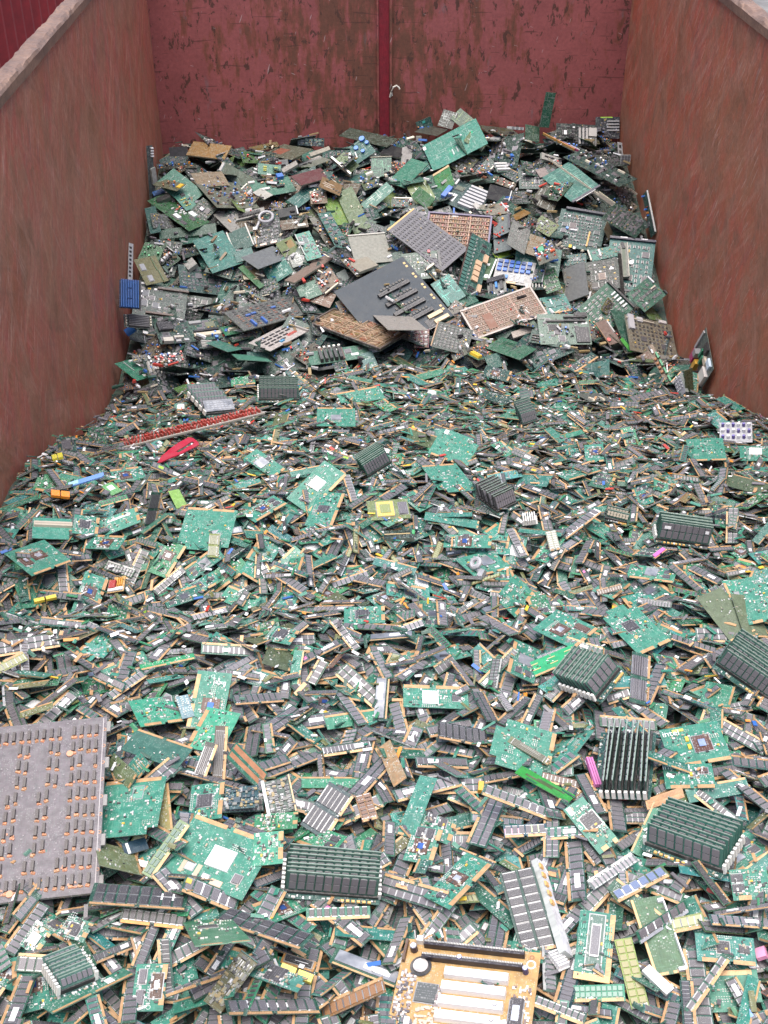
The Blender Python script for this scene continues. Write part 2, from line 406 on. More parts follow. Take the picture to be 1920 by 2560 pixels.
ground = link('ground', simple_mesh('ground', [(-120, -120, 0), (120, -120, 0), (120, 200, 0), (-120, 200, 0)], [(0, 1, 2, 3)], [M_GND]))
tag(ground, 'grey concrete yard around the scrap container', kind='structure')

box = link('scrap_container', None); tag(box, 'open red steel scrap container holding the heap of circuit boards', 'container')
FLOOR = .16
def wall_panel(name, mat, a0, a1, fixed, axis, sgn, z0, z1, th=.05, na=90, nz=44, label=None, dent=.007):
    """inner sheet with shallow dents, plain outer sheet; sgn = side on which the outside lies"""
    V, F = [], []
    for j in range(nz+1):
        for i in range(na+1):
            a = a0+(a1-a0)*i/na; z = z0+(z1-z0)*j/nz
            e = min(1, 4*min(i, na-i)/na, 4*min(j+2, nz-j)/nz)
            d = fixed+sgn*dent*e*(fb(a, z, 1.3, fixed+2)*1.6+fb(a, z, 5, 3)*.5)
            V.append((d, a, z) if axis == 0 else (a, d, z))
    for j in range(nz):
        for i in range(na):
            q = j*(na+1)+i; F.append((q, q+1, q+na+2, q+na+1))
    o = fixed+sgn*th; k0 = len(V)
    ring = [(a0, z0), (a1, z0), (a1, z1), (a0, z1)]
    V += [((o, a, z) if axis == 0 else (a, o, z)) for a, z in ring]
    inn = [0, na, nz*(na+1)+na, nz*(na+1)]
    midx = [0]*len(F)
    F.append((k0+3, k0+2, k0+1, k0)); midx.append(1)
    for i in range(4):
        F.append((inn[i], k0+i, k0+(i+1) % 4, inn[(i+1) % 4])); midx.append(1)
    ob = link(name, simple_mesh(name, V, F, [mat, M_OUT], midx), box)
    bm = bmesh.new(); bm.from_mesh(ob.data); bmesh.ops.recalc_face_normals(bm, faces=bm.faces); bm.to_mesh(ob.data); bm.free()
    for p in ob.data.polygons: p.use_smooth = p.material_index == 0
    return ob
wall_panel('side_wall', M_WL, YN+.002, YB-.002, XL, 0, -1, FLOOR, RIM)['label'] = 'brownish red side wall with slanting scratches'
wall_panel('side_wall', M_WR, YN+.002, YB-.002, XR, 0, 1, FLOOR, RIM)['label'] = 'rusty orange red side wall with fanning scratches'
wall_panel('end_wall', M_WB, XL-.05, XR+.05, YB, 1, 1, FLOOR, RIM+.25, dent=.004)['label'] = 'crimson end wall with brown rust patches'
wall_panel('end_wall', M_WL, XL-.05, XR+.05, YN, 1, -1, FLOOR, 1.75, dent=.004)
mbf = bmesh.new()
fl = link('container_floor', simple_mesh('container_floor', [(XL-.04, YN-.04, FLOOR-.004), (XR+.04, YN-.04, FLOOR-.004), (XR+.04, YB+.04, FLOOR-.004), (XL-.04, YB+.04, FLOOR-.004),
     (XL-.04, YN-.04, .03), (XR+.04, YN-.04, .03), (XR+.04, YB+.04, .03), (XL-.04, YB+.04, .03)], [(0, 1, 2, 3), (7, 6, 5, 4), (0, 4, 5, 1), (1, 5, 6, 2), (2, 6, 7, 3), (3, 7, 4, 0)], [M_OUT]), box)
def rim(x, s, y0, y1, z):
    prof = [(.012, -.020), (.013, .010), (.008, .018), (-.002, .022), (-.034, .024), (-.046, .020), (-.050, .012), (-.050, -.02)]
    n = 240; V, F = [], []
    for i in range(n+1):
        y = y0+(y1-y0)*i/n
        for j, (a, b) in enumerate(prof):
            d = fb(y, j*.15+s, 6, 1.3)*.007+fb(y, j*.4, 22, 4)*.005
            V.append((x-s*a, y, z+.016+b+d*(1 if b > .01 else .25)))
    m = len(prof)
    for i in range(n):
        for j in range(m-1): F.append((i*m+j, i*m+j+1, (i+1)*m+j+1, (i+1)*m+j))
        F.append((i*m+m-1, i*m, (i+1)*m, (i+1)*m+m-1))
    F.append(tuple(range(m))); F.append(tuple(n*m+j for j in reversed(range(m))))
    o = link('rim', simple_mesh('rim', V, F, [M_RIM]), box)
    bm = bmesh.new(); bm.from_mesh(o.data); bmesh.ops.recalc_face_normals(bm, faces=bm.faces); bm.to_mesh(o.data); bm.free()
rim(XL, 1*-1, YN-.05, YB-.003, RIM)
rim(XR, 1, YN-.05, YB-.003, RIM)
# door seam in the middle of the end wall: a recessed-looking strip of cleaner red between two thin flanges
SX = .170
m = MB()
def plain_box(name, x0, x1, y0, y1, z0, z1, mat, parent):
    v = [(x, y, z) for z in (z0, z1) for x, y in ((x0, y0), (x1, y0), (x1, y1), (x0, y1))]
    return link(name, simple_mesh(name, v, [(3, 2, 1, 0), (4, 5, 6, 7), (0, 1, 5, 4), (1, 2, 6, 5), (2, 3, 7, 6), (3, 0, 4, 7)], [mat]), parent)
plain_box('door_seam', SX-.026, SX+.026, YB-.012, YB+.02, FLOOR+.02, RIM+.24, M_SEAM, box)
plain_box('seam_flange', SX-.036, SX-.0275, YB-.017, YB+.02, FLOOR+.02, RIM+.24, M_WB, box)
plain_box('seam_flange', SX+.0275, SX+.040, YB-.021, YB+.02, FLOOR+.02, RIM+.24, M_WB, box)
# outer ribs
for y in np.arange(YN+.5, YB, .9):
    for s, x in ((-1, XL-.052), (1, XR+.052)):
        plain_box('rib', min(x, x+s*.07), max(x, x+s*.07), y-.05, y+.05, .05, RIM-.03, M_OUT, box)
# pale wire hook on the seam
hk = MB(); zz = 1.335
hk.tube([(SX+.028, YB-.03, zz-.03), (SX+.034, YB-.035, zz-.005), (SX+.045, YB-.04, zz+.022), (SX+.062, YB-.04, zz+.030), (SX+.074, YB-.04, zz+.020), (SX+.078, YB-.04, zz+.012)], .0045, CHIP, (.62, .58, .5))
hk.tube([(SX+.028, YB-.03, zz-.03), (SX+.04, YB-.03, zz-.022), (SX+.036, YB-.035, zz-.005)], .004, CHIP, (.62, .58, .5))
h = link('wire_hook', mesh(hk, 'wire_hook')); tag(h, 'small pale bent wire hooked into the red door seam', 'wire')

# neighbour container outside, corrugated
sc = link('shipping_container', None, M=Matrix.Translation((-2.5, 4, 0))); tag(sc, 'dark red corrugated container standing outside beyond the rim', 'container')
V, F = [], []
y = 0.0; i = 0; prof = [(0, .07), (.035, .03), (.035, .10), (0, .03)]
pts = []
while y < 9:
    for d, st in ((0, .10), (.05, .04), (.05, .11), (0, .04)):
        pts.append((d, y)); y += st
for d, yy in pts: V += [(d-.05, yy, .15), (d-.05, yy, 2.6)]
n = len(pts)
for i in range(n-1): F.append((2*i, 2*i+2, 2*i+3, 2*i+1))
link('corrugated_wall', simple_mesh('corrugated_wall', V, F, [M_CORR]), sc)
plain_box('body', -2.4, -.06, 0, y, .15, 2.58, M_CORR, sc)
plain_box('top_rail', -2.45, .03, -.02, y+.02, 2.601, 2.70, M_CORR, sc)

# ------------------------------------------------------------------ shape of the heap and the stacking of boards on it
CELL = .01
NX, NY = int((XR-XL)/CELL)+1, int((YB-YN)/CELL)+1
gx = XL+CELL*np.arange(NX); gy = YN+CELL*np.arange(NY)
_py = [.3, 1.0, 1.5, 1.95, 2.35, 2.87, 3.5, 4.1, 4.55, 5.05, 5.43, 5.85, 6.2, 6.5]
_pz = [1.34, 1.34, 1.33, 1.29, 1.235, 1.16, .96, .74, .69, .83, .95, 1.12, 1.16, 1.17]
GXX, GYY = np.meshgrid(gx, gy, indexing='ij')
def smooth_noise(scale, amp, seed):
    r = np.random.RandomState(seed); nx, ny = int(2.6/scale)+4, int(6.4/scale)+4
    g = r.randn(nx, ny); fx = (GXX-XL)/scale; fy = (GYY-YN)/scale
    ix, iy = fx.astype(int), fy.astype(int); tx, ty = fx-ix, fy-iy
    tx = tx*tx*(3-2*tx); ty = ty*ty*(3-2*ty)
    return amp*((g[ix, iy]*(1-tx)+g[ix+1, iy]*tx)*(1-ty)+(g[ix, iy+1]*(1-tx)+g[ix+1, iy+1]*tx)*ty)
yw = GYY+smooth_noise(.8, .05, 3)
PROF = np.interp(yw, _py, _pz)
PROF += smooth_noise(.55, .016, 5)+smooth_noise(.2, .007, 6)
PROF += .045*np.exp(-((GYY-2.02)/.16)**2)*np.clip(.5-GXX, 0, 1) - .05*np.exp(-((GYY-2.32)/.13)**2)*np.clip(.7-GXX, 0, 1)
RISE = .045+.075*np.clip((GYY-4.4)/.5, 0, 1)+.03*np.clip((GYY-5.5)/.4, 0, 1)*np.clip(.9-GXX, 0, 1)
PROF -= RISE
H = PROF.copy()
# smooth slope used for boards placed by hand
def blur(a, n):
    for _ in range(3):
        c = np.cumsum(np.pad(a, ((n+1, n), (0, 0)), 'edge'), 0); a = (c[2*n+1:]-c[:-2*n-1])/(2*n+1)
        c = np.cumsum(np.pad(a, ((0, 0), (n+1, n)), 'edge'), 1); a = (c[:, 2*n+1:]-c[:, :-2*n-1])/(2*n+1)
    return a
SM = blur(PROF+RISE, 9)
SGX, SGY = np.gradient(SM, CELL, CELL)
def at(A, x, y):
    i = np.clip(((np.asarray(x)-XL)/CELL).astype(int), 0, NX-1); j = np.clip(((np.asarray(y)-YN)/CELL).astype(int), 0, NY-1)
    return A[i, j]
def foot_y(x):                      # where the fresh boards in front meet the older pile behind
    return 4.42+.16*math.sin(x*2.3+.6)+.05*math.sin(x*9)

class Plate:
    __slots__ = ('M', 'w', 'h', 'kind', 'var', 'vis', 'tint', 'rank', 'px', 'sc')
def frame(c, X, Z):
    X = X/np.linalg.norm(X); Y = np.cross(Z, X); Y /= np.linalg.norm(Y); Z = np.cross(X, Y)
    M = np.eye(4); M[:3, 0] = X; M[:3, 1] = Y; M[:3, 2] = Z; M[:3, 3] = c
    return M
def rest(w, h, th, x, y, yaw, jit, upd=True, q=80, maxs=.75, lean=0.0):
    """lay a w x h board at (x, y) on whatever lies there and return its frame"""
    c, s = math.cos(yaw), math.sin(yaw)
    ex = abs(w/2*c)+abs(h/2*s); ey = abs(w/2*s)+abs(h/2*c)
    x = min(max(x, XL+ex+.012), XR-ex-.012); y = min(max(y, YN+ey+.03), YB-ey-.02)
    a = np.linspace(-w/2, w/2, max(3, int(w/.018))); b = np.linspace(-h/2, h/2, max(3, int(h/.012)))
    A, B = np.meshgrid(a, b, indexing='ij'); A = A.ravel(); B = B.ravel()
    px = A*c-B*s; py = A*s+B*c
    hh = at(H, x+px, y+py)
    k = np.linalg.lstsq(np.stack([px, py, np.ones_like(px)], 1), hh, rcond=None)[0]
    sx, sy = k[0]+rng.gauss(0, jit), k[1]+rng.gauss(0, jit)+lean
    L = math.hypot(sx, sy)
    if L > maxs: sx *= maxs/L; sy *= maxs/L
    z = np.percentile(hh-sx*px-sy*py, q)+.0008
    if upd:
        a = np.linspace(-w/2, w/2, max(3, int(w/.007))); b = np.linspace(-h/2, h/2, max(3, int(h/.007)))
        A, B = np.meshgrid(a, b, indexing='ij'); A = A.ravel(); B = B.ravel()
        px = A*c-B*s; py = A*s+B*c
        i = np.clip(((x+px-XL)/CELL).astype(int), 0, NX-1); j = np.clip(((y+py-YN)/CELL).astype(int), 0, NY-1)
        np.maximum.at(H, (i, j), z+sx*px+sy*py+th)
    Z = np.array([-sx, -sy, 1.0]); Z /= np.linalg.norm(Z)
    X = np.array([c, s, sx*c+sy*s])
    return frame(np.array([x, y, z+.001]), X, Z)

# ---- camera depth buffer at a quarter of the photo's resolution: which board shows where
BW, BH = 480, 640
DB = np.full((BH, BW), 1e9, np.float32); IB = np.full((BH, BW), -1, np.int32)
def corners(M, w, h):
    return [M[:3, 3]+M[:3, 0]*a*w/2+M[:3, 1]*b*h/2 for a, b in ((-1, 1), (1, 1), (1, -1), (-1, -1))]
def raster(P):
    """pixel rows, columns and depths of a convex planar polygon"""
    u, v, d = project(P)
    if (d < .1).any(): return None
    u = u/4-.5; v = v/4-.5
    u0, u1 = max(0, int(math.floor(u.min()))), min(BW-1, int(math.ceil(u.max())))
    v0, v1 = max(0, int(math.floor(v.min()))), min(BH-1, int(math.ceil(v.max())))
    if u0 > u1 or v0 > v1: return None
    area = sum(u[i]*v[(i+1) % len(u)]-u[(i+1) % len(u)]*v[i] for i in range(len(u)))
    if abs(area) < 1e-3: return None
    sg = 1 if area > 0 else -1
    VV, UU = np.mgrid[v0:v1+1, u0:u1+1]
    ins = np.ones(UU.shape, bool)
    for i in range(len(u)):
        j = (i+1) % len(u)
        ins &= sg*((u[j]-u[i])*(VV-v[i])-(v[j]-v[i])*(UU-u[i])) >= 0
    if not ins.any(): return None
    n = np.cross(P[1]-P[0], P[2]-P[0]); R = ray((UU[ins]+.5)*4, (VV[ins]+.5)*4)
    t = (n @ (P[0]-CP))/(R @ n)
    return VV[ins], UU[ins], t
def draw(P, idn):
    r = raster(P)
    if r is None: return 0
    vv, uu, t = r
    k = t < DB[vv, uu]
    DB[vv[k], uu[k]] = t[k]; IB[vv[k], uu[k]] = idn
    return int(k.sum())

# ------------------------------------------------------------------ colours
DG = (.017, .068, .047); TG = (.034, .195, .135); BG = (.030, .190, .085); OL = (.125, .130, .045); BR = (.12, .055, .03); NV = (.012, .032, .052)
PT = (.075, .235, .19); YG = (.16, .26, .05); PO = (.16, .21, .105); TAN = (.30, .215, .135); AMB = (.22, .11, .025); GRY = (.20, .195, .20); LGR = (.42, .42, .40)
BLK = (.014, .014, .017); CHP = (.122, .114, .126); CH2 = (.064, .061, .068); MAR = (.115, .035, .043); DKT = (.012, .062, .055); WHT = (.80, .80, .80); CRM = (.66, .60, .47)
GLD = (.62, .37, .185); SIL = (.62, .62, .62); BLU = (.03, .13, .42); DBL = (.02, .07, .22); RED = (.45, .045, .03); YEL = (.70, .47, .04); ORG = (.68, .25, .03); COP = (.34, .165, .09); PNK = (.72, .22, .45); LIM = (.35, .62, .06)
TH = .0016
def board(a, w, h, col, pat=.6, th=TH, poly=None, edge=None):
    a.joined.setdefault('board', MB()).prism(poly or [(-w/2, -h/2), (w/2, -h/2), (w/2, h/2), (-w/2, h/2)], -th/2, th/2, PCB, (*col, pat), edge or (*[c*.5+q for c, q in zip(col, (.12, .145, .115))], 0))
Z0 = TH/2
def strip(a, x, y, dx, dy, col=GLD, name='contact_strip'):
    a.mb(name).box(x, y, Z0, dx, dy, .0004, GOLD, col)
def ring(mb, x, y, r, w, col, n=12):
    for i in range(n):
        t0, t1 = 2*math.pi*i/n, 2*math.pi*(i+1)/n
        p = lambda rr, t: (x+rr*math.cos(t), y+rr*math.sin(t), Z0+.0004)
        mb.face([p(r, t0), p(r+w, t0), p(r+w, t1), p(r, t1)], STK, (*col, 0), [(.01, .01)]*4)
_txt = {}
def text_mb(s):
    if s not in _txt:
        cu = bpy.data.curves.new('lettering', 'FONT'); cu.body = s; cu.size = 1; cu.align_x = 'CENTER'; cu.align_y = 'CENTER'; cu.resolution_u = 3
        ob = bpy.data.objects.new('lettering', cu); COL.objects.link(ob)
        dg = bpy.context.evaluated_depsgraph_get(); me = bpy.data.meshes.new_from_object(ob.evaluated_get(dg))
        L = [[tuple(me.vertices[i].co) for i in p.vertices] for p in me.polygons]
        bpy.data.objects.remove(ob); bpy.data.meshes.remove(me); bpy.data.curves.remove(cu)
        _txt[s] = L
    return _txt[s]
def lettering(a, s, x, y, size, rot=0.0, col=(.8, .85, .82), z=None, name='lettering'):
    c, sn = math.cos(rot), math.sin(rot); z = Z0+.0026 if z is None else z
    for p in text_mb(s):
        a.mb(name).face([(x+size*(q[0]*c-q[1]*sn), y+size*(q[0]*sn+q[1]*c), z) for q in p], STK, (*col, 0), [(.01, .01)]*len(p))
def scatter(a, x0, x1, y0, y1, n, r, pal=((.55, .53, .5), (.35, .3, .22), (.6, .6, .6), (.05, .05, .05)), s=(.0016, .0034), name='capacitors'):
    m = a.mb(name)
    for _ in range(n):
        k = r.uniform(*s); l = k*r.uniform(1.3, 2.2); t = r.random() < .5
        m.box(r.uniform(x0, x1), r.uniform(y0, y1), Z0, l if t else k, k if t else l, k*.7, CHIP, (*r.choice(pal), 0))
def caparray(a, x, y, nx, ny, px, py, dx, dy, col=(.5, .5, .48), name='capacitors', hh=.0012):
    m = a.mb(name)
    for i in range(nx):
        for j in range(ny):
            m.box(x+(i-(nx-1)/2)*px, y+(j-(ny-1)/2)*py, Z0, dx, dy, hh, CHIP, (*col, 0))

# ------------------------------------------------------------------ memory modules
def module(w, h, n, rows, pcb, chip=CHP, leads=2, cw=None, ch=None, gold=GLD, sticker=None, spos=.5, notch=True, pat=.5, chh=.0013, gap=None, sh=.010, sw=.03):
    a = Asm()
    nt = .004
    poly = [(-w/2, -h/2), (-nt/2, -h/2), (-nt/2, -h/2+.003), (nt/2, -h/2+.003), (nt/2, -h/2), (w/2, -h/2), (w/2, h/2), (-w/2, h/2)] if notch else None
    board(a, w, h, pcb, pat, .0014, poly)
    strip(a, -w*.25-.001, -h/2+.0027, w*.5-.006, .0052, gold); strip(a, w*.25+.001, -h/2+.0027, w*.5-.006, .0052, gold)
    ax = w*.94/n; y0, y1 = -h/2+.0062, h/2-.0018; ay = (y1-y0)/rows
    cw = cw or ax*.84; ch = ch or ay*.84
    for r in range(rows):
        for i in range(n):
            if gap is not None and i == gap: continue
            a.piece('chip', (i-(n-1)/2)*ax, y0+ay*(r+.5), Z0, cw, ch, chh, chip, CHIP, 0, leads)
    scatter(a, -w*.45, w*.45, y0-.0012, y0+.0004, 10, random.Random(n*7+rows), s=(.0012, .002))
    if sticker:
        a.piece('sticker', (spos-.5)*w*.85, (y0+y1)/2, Z0+chh+.0002, sw, sh, .0003, sticker, STK)
    return a
MODS = []          # (weight, label words, assembly, w, h, thickness)
def addm(wt, words, *k, **kw):
    MODS.append((wt, words, module(*k, **kw), k[0], k[1], .0042))
for sk, words, wt in ((None, '', 3), (WHT, ' with a white sticker', 2.8)):
    addm(wt*1.5, 'dark green memory module of eight chips'+words, .133, .032, 8, 1, DG, sticker=sk, spos=.72)
    addm(wt*1.3, 'grey chipped memory module of nine chips'+words, .133, .030, 9, 1, DG, (.135, .125, .135), sticker=sk, spos=.2)
    addm(wt*1.2, 'short memory module of eight upright chips'+words, .108, .026, 8, 1, DG, (.11, .10, .11), leads=1, sticker=sk, spos=.3, sw=.022, sh=.009)
    addm(wt*1.0, 'tall two-row memory module'+words, .133, .038, 8, 2, DG, (.10, .092, .105), leads=1, sticker=sk, spos=.35, sh=.011)
    addm(wt*.9, 'narrow memory module of twelve small chips'+words, .108, .024, 12, 1, DG, CH2, leads=1, sticker=sk, spos=.8, sw=.02, sh=.009)
    addm(wt*.6, 'teal memory module of eight spaced chips'+words, .133, .030, 8, 1, (.020, .14, .10), (.09, .09, .10), cw=.0095, ch=.017, sticker=sk, spos=.5, pat=.8)
    addm(wt*.6, 'stubby memory module of four chips'+words, .0676, .030, 4, 1, DG, (.12, .11, .116), leads=1, sticker=sk, sw=.02)
rv = random.Random(77)
for words, n_, rows_, w_, h_ in (('faded module of six wide chips', 6, 1, .108, .026), ('long slim module of sixteen tiny chips', 16, 1, .133, .024), ('worn module of ten chips with one missing', 10, 1, .125, .028), ('two-row module of small square chips', 9, 2, .108, .034),
        ('broken off module of five chips', 5, 1, .062, .027), ('grey green module of seven chips with one missing', 7, 1, .108, .026), ('dusty module of eleven narrow chips', 11, 1, .118, .025), ('stubby two-row module', 4, 2, .0676, .034), ('pale faced module of eight chips', 8, 1, .108, .026), ('bluish dark module of twelve chips', 12, 1, .133, .030)):
    g = rv.uniform(.7, 1.5); cc = rv.uniform(.08, .2); pb = {'grey': (.06, .12, .09), 'blui': (.015, .05, .075), 'fade': (.04, .13, .10), 'dust': (.09, .12, .095)}.get(words[:4], (.018*g, .085*g, .055*g))
    addm(1.1, words, w_, h_, n_, rows_, pb, (cc*1.02, cc*.96, cc*1.03), leads=rv.choice((1, 2)), gap=rv.randrange(n_) if 'missing' in words else None, gold=rv.choice((GLD, GLD, (.5, .5, .48))), pat=.8, sticker=WHT if rv.random() < .45 else None, spos=rv.random(), sw=rv.uniform(.014, .03), sh=.009, cw=w_*.94/n_*rv.uniform(.6, .88))
addm(2.6, 'dark memory module of nine chips on thin board', .089, .022, 9, 1, (.02, .05, .035), CHP, leads=1)
addm(1.2, 'olive memory module of pale chips', .108, .026, 9, 1, (.17, .18, .055), (.30, .31, .17), leads=1, pat=.7)
addm(1.0, 'bright green memory module of small chips', .108, .026, 9, 1, (.035, .24, .12), (.06, .06, .06), cw=.0065, ch=.011, pat=.9)
addm(.8, 'brown memory module of reddish chips', .108, .026, 9, 1, BR, (.10, .066, .048), leads=1)
addm(.8, 'dark memory module with silver edge', .108, .026, 9, 1, (.02, .05, .045), (.07, .07, .075), gold=(.55, .56, .58), leads=1)
def bare(w, h, col, pat=1.0, gold=GLD):
    a = Asm(); board(a, w, h, col, pat, .0014)
    strip(a, -w*.25-.001, -h/2+.0026, w*.5-.006, .0044, gold); strip(a, w*.25+.001, -h/2+.0026, w*.5-.006, .0044, gold)
    scatter(a, -w*.45, w*.45, -h*.1, h*.4, 16, random.Random(int(w*9e3)), s=(.0012, .0022))
    return a
MODS += [(4.0, 'bare backed teal module showing its gold edge', bare(.133, .032, (.03, .165, .125)), .133, .032, .002),
         (2.6, 'bare backed dark green module showing its gold edge', bare(.108, .026, (.022, .10, .065)), .108, .026, .002),
         (.8, 'bare backed olive module showing its gold edge', bare(.108, .026, (.15, .155, .06)), .108, .026, .002)]
def spreader():
    a = Asm(); board(a, .133, .033, DG, .4, .0014); strip(a, 0, -.0143, .12, .0036)
    a.piece('heat_spreader', 0, .003, Z0, .118, .024, .0022, (.42, .43, .45), MET); a.piece('sticker', .02, .003, Z0+.0024, .05, .012, .0003, WHT, STK)
    return a
MODS.append((.5, 'memory module under a grey metal heat spreader', spreader(), .133, .033, .004))
def stickered(c, words, wt):
    a = module(.133, .032, 8, 1, DG, CHP)
    a.piece('sticker', -.03, .002, Z0+.0015, .019, .011, .0004, c, STK); a.piece('sticker', .034, .002, Z0+.0015, .032, .011, .0003, WHT, STK)
    MODS.append((wt, 'memory module with a %s tag and a white sticker' % words, a, .133, .032, .004))
for c, wd, wt in ((YEL, 'yellow', .35), (ORG, 'orange', .3), (LIM, 'lime', .25), (PNK, 'pink', .18), ((.25, .42, .75), 'pale blue', .2)): stickered(c, wd, wt)

# ------------------------------------------------------------------ processor cards
def proc(w, h, col, core, r, caches=2, steps=0, text=False, pat=.85, goldtop=False, comb=False):
    a = Asm(); hx, hy = w/2, h/2; s = steps
    poly = [(-hx, -hy), (-.004+.01, -hy), (.01-.004, -hy+.005), (.012, -hy+.005), (.012, -hy), (hx, -hy)]
    if s & 1: poly += [(hx, hy-.018), (hx-.022, hy-.018), (hx-.022, hy)]
    else: poly += [(hx, hy)]
    if s & 2: poly += [(-hx+.018, hy), (-hx+.018, hy-.014), (-hx, hy-.014)]
    else: poly += [(-hx, hy)]
    board(a, w, h, col, pat, .0016, poly)
    strip(a, -hx*.5+.004, -hy+.0042, hx-.010, .0082); strip(a, hx*.5+.005, -hy+.0042, hx-.014, .0082)
    cx, cy = r.uniform(-.12, .12)*w, h*.06
    k = min(.036, h*.55)
    if core == 'plate': a.piece('heat_plate', cx, cy, Z0, k, k, .003, (.50, .51, .52), MET)
    elif core == 'white': a.piece('heat_plate', cx, cy, Z0, k*1.05, k*1.05, .0028, (.78, .78, .77), CHIP)
    elif core == 'die':
        a.piece('package', cx, cy, Z0, k, k, .0014, (.085, .040, .025)); a.piece('die', cx, cy, Z0+.0015, k*.42, k*.36, .0008, (.06, .14, .42), MET)
    elif core == 'silver':
        a.piece('package', cx, cy, Z0, k, k, .0014, (.085, .040, .025)); a.piece('die', cx, cy, Z0+.0015, k*.42, k*.42, .0008, (.75, .76, .80), MET)
    elif core == 'black': a.piece('chip', cx, cy, Z0, k*.8, k*.8, .0022, (.045, .043, .05), CHIP, 0, 3)
    elif core == 'framed':
        a.piece('package', cx, cy, Z0, k*1.1, k*1.1, .0016, (.06, .10, .09)); a.piece('die', cx, cy, Z0+.0017, k*.66, k*.66, .001, (.22, .22, .24), MET)
    side = 1 if cx < 0 else -1
    for i in range(caches):
        a.piece('chip', side*w*.32, (i-.5*(caches-1))*h*.33+h*.05, Z0, .020, .014, .0016, (.055, .053, .06), CHIP, 0, 2)
    if core != 'none':
        caparray(a, cx, cy+k*.68, 9, 2, .0042, .0034, .0022, .0015); 
    for _ in range(3):
        caparray(a, r.uniform(-.38, .38)*w, r.uniform(-.25, .38)*h, r.randint(3, 6), r.randint(2, 3), .0042, .0036, .0021, .0014, r.choice(((.55, .54, .5), (.34, .42, .36), (.45, .45, .45))))
    scatter(a, -w*.44, w*.44, -h*.32, h*.42, 46, r)
    for sx in (-1, 1):
        if r.random() < .6: ring(a.mb('hole_marks'), sx*w*.42, r.uniform(-.1, .2)*h, .0028, .0009, (.55, .66, .6))
    m = a.mb('capacitors')
    for _ in range(1): m.box(r.uniform(-.4, .4)*w, r.uniform(-.2, .35)*h, Z0, .005, .0032, .0024, CHIP, (.62, .40, .06, 0))
    if text: lettering(a, 'intel', -side*w*.06, hy-.009, .011, math.pi)
    return a
PROCS = []
rp = random.Random(11)
for wt, words, w, h, col, core, nc, st, tx in (
        (1.2, 'green processor card with a grey metal plate', .127, .062, TG, 'plate', 2, 0, False),
        (1.2, 'green processor card with a brown package and blue die', .125, .060, TG, 'die', 2, 0, True),
        (1.0, 'green processor card with a brown package and silver die', .125, .062, BG, 'silver', 1, 1, False),
        (1.2, 'green processor card with one black square chip', .110, .055, TG, 'black', 1, 0, False),
        (1.0, 'green notched card with bare back', .127, .068, TG, 'none', 0, 3, False),
        (.9, 'pale teal card with bare back', .130, .066, (.06, .23, .175), 'none', 0, 1, True),
        (.8, 'green card with two cache chips', .105, .058, BG, 'none', 2, 2, False),
        (.8, 'dark green card with framed grey chip', .120, .066, (.018, .12, .08), 'framed', 2, 0, False),
        (.6, 'green card with a white heat plate', .122, .064, TG, 'white', 2, 1, False),
        (.7, 'half size green card with a silver die', .070, .060, TG, 'silver', 0, 0, False)):
    PROCS.append((wt, words, proc(w, h, col, core, rp, nc, st, tx), w, h, .004))
PROCS.append((.5, 'plain dark olive card with wide gold edge', bare(.128, .064, (.075, .10, .05), .3), .128, .064, .0025))
PROCS.append((.8, 'plain teal card with traces and gold edge', bare(.128, .060, (.028, .165, .115), 1.0), .128, .060, .0025))

# ------------------------------------------------------------------ older boards: general styles, sizes in metres
def S_ics(a, w, h, o, r):
    nx, ny = o.get('n', (8, 5)); p = o.get('p', .85); cols = o.get('chip', (CHP, CHP, CH2)); m = o.get('m', .08)
    ax, ay = w*(1-2*m)/nx, h*(1-2*m)/ny; fx, fy = o.get('fill', (.72, .42))
    skip = set()
    for j in range(ny):
        for i in range(nx):
            if (i, j) in skip or r.random() > p: continue
            x, y = -w/2+w*m+ax*(i+.5), -h/2+h*m+ay*(j+.5); dx, dy = ax*fx*r.uniform(.8, 1.05), ay*fy*r.uniform(.85, 1.1)
            if o.get('mix', .12) > r.random() and i < nx-1 and j < ny-1:
                skip |= {(i+1, j), (i, j+1), (i+1, j+1)}; x += ax/2; y += ay/2; dx = dy = min(ax, ay)*1.45
            col = r.choice(cols)
            a.piece('chip', x, y, Z0, dx, dy, o.get('ch', .0034), col, CHIP, 0, 0 if o.get('noleads') else (2 if dx > dy else 1))
            if r.random() < o.get('st', .06): a.piece('sticker', x, y, Z0+.0037, dx*.6, dy*.8, .0003, r.choice((WHT, WHT, WHT, YEL)), STK)
    scatter(a, -w*.46, w*.46, -h*.45, h*.45, o.get('sc', 50), r, ((.2, .2, .18), (.3, .3, .29), (.05, .05, .05), (.3, .23, .11), (.1, .1, .1)), s=(.002, .005))
def S_solder(a, w, h, o, r):
    m = a.mb('solder_joints'); nx, ny = o.get('n', (9, 7))
    for _ in range(o.get('rows', 22)):
        x, y = r.uniform(-.44, .36)*w, r.uniform(-.44, .44)*h; n = r.randint(4, 8); v = r.random() < .35
        for i in range(n):
            xx, yy = (x, y+i*.0055) if v else (x+i*.0055, y)
            if abs(xx) < w*.48 and abs(yy) < h*.48: m.box(xx, yy, Z0, .0024, .0024, .001, MET, o.get('sj', (.55, .58, .55)))
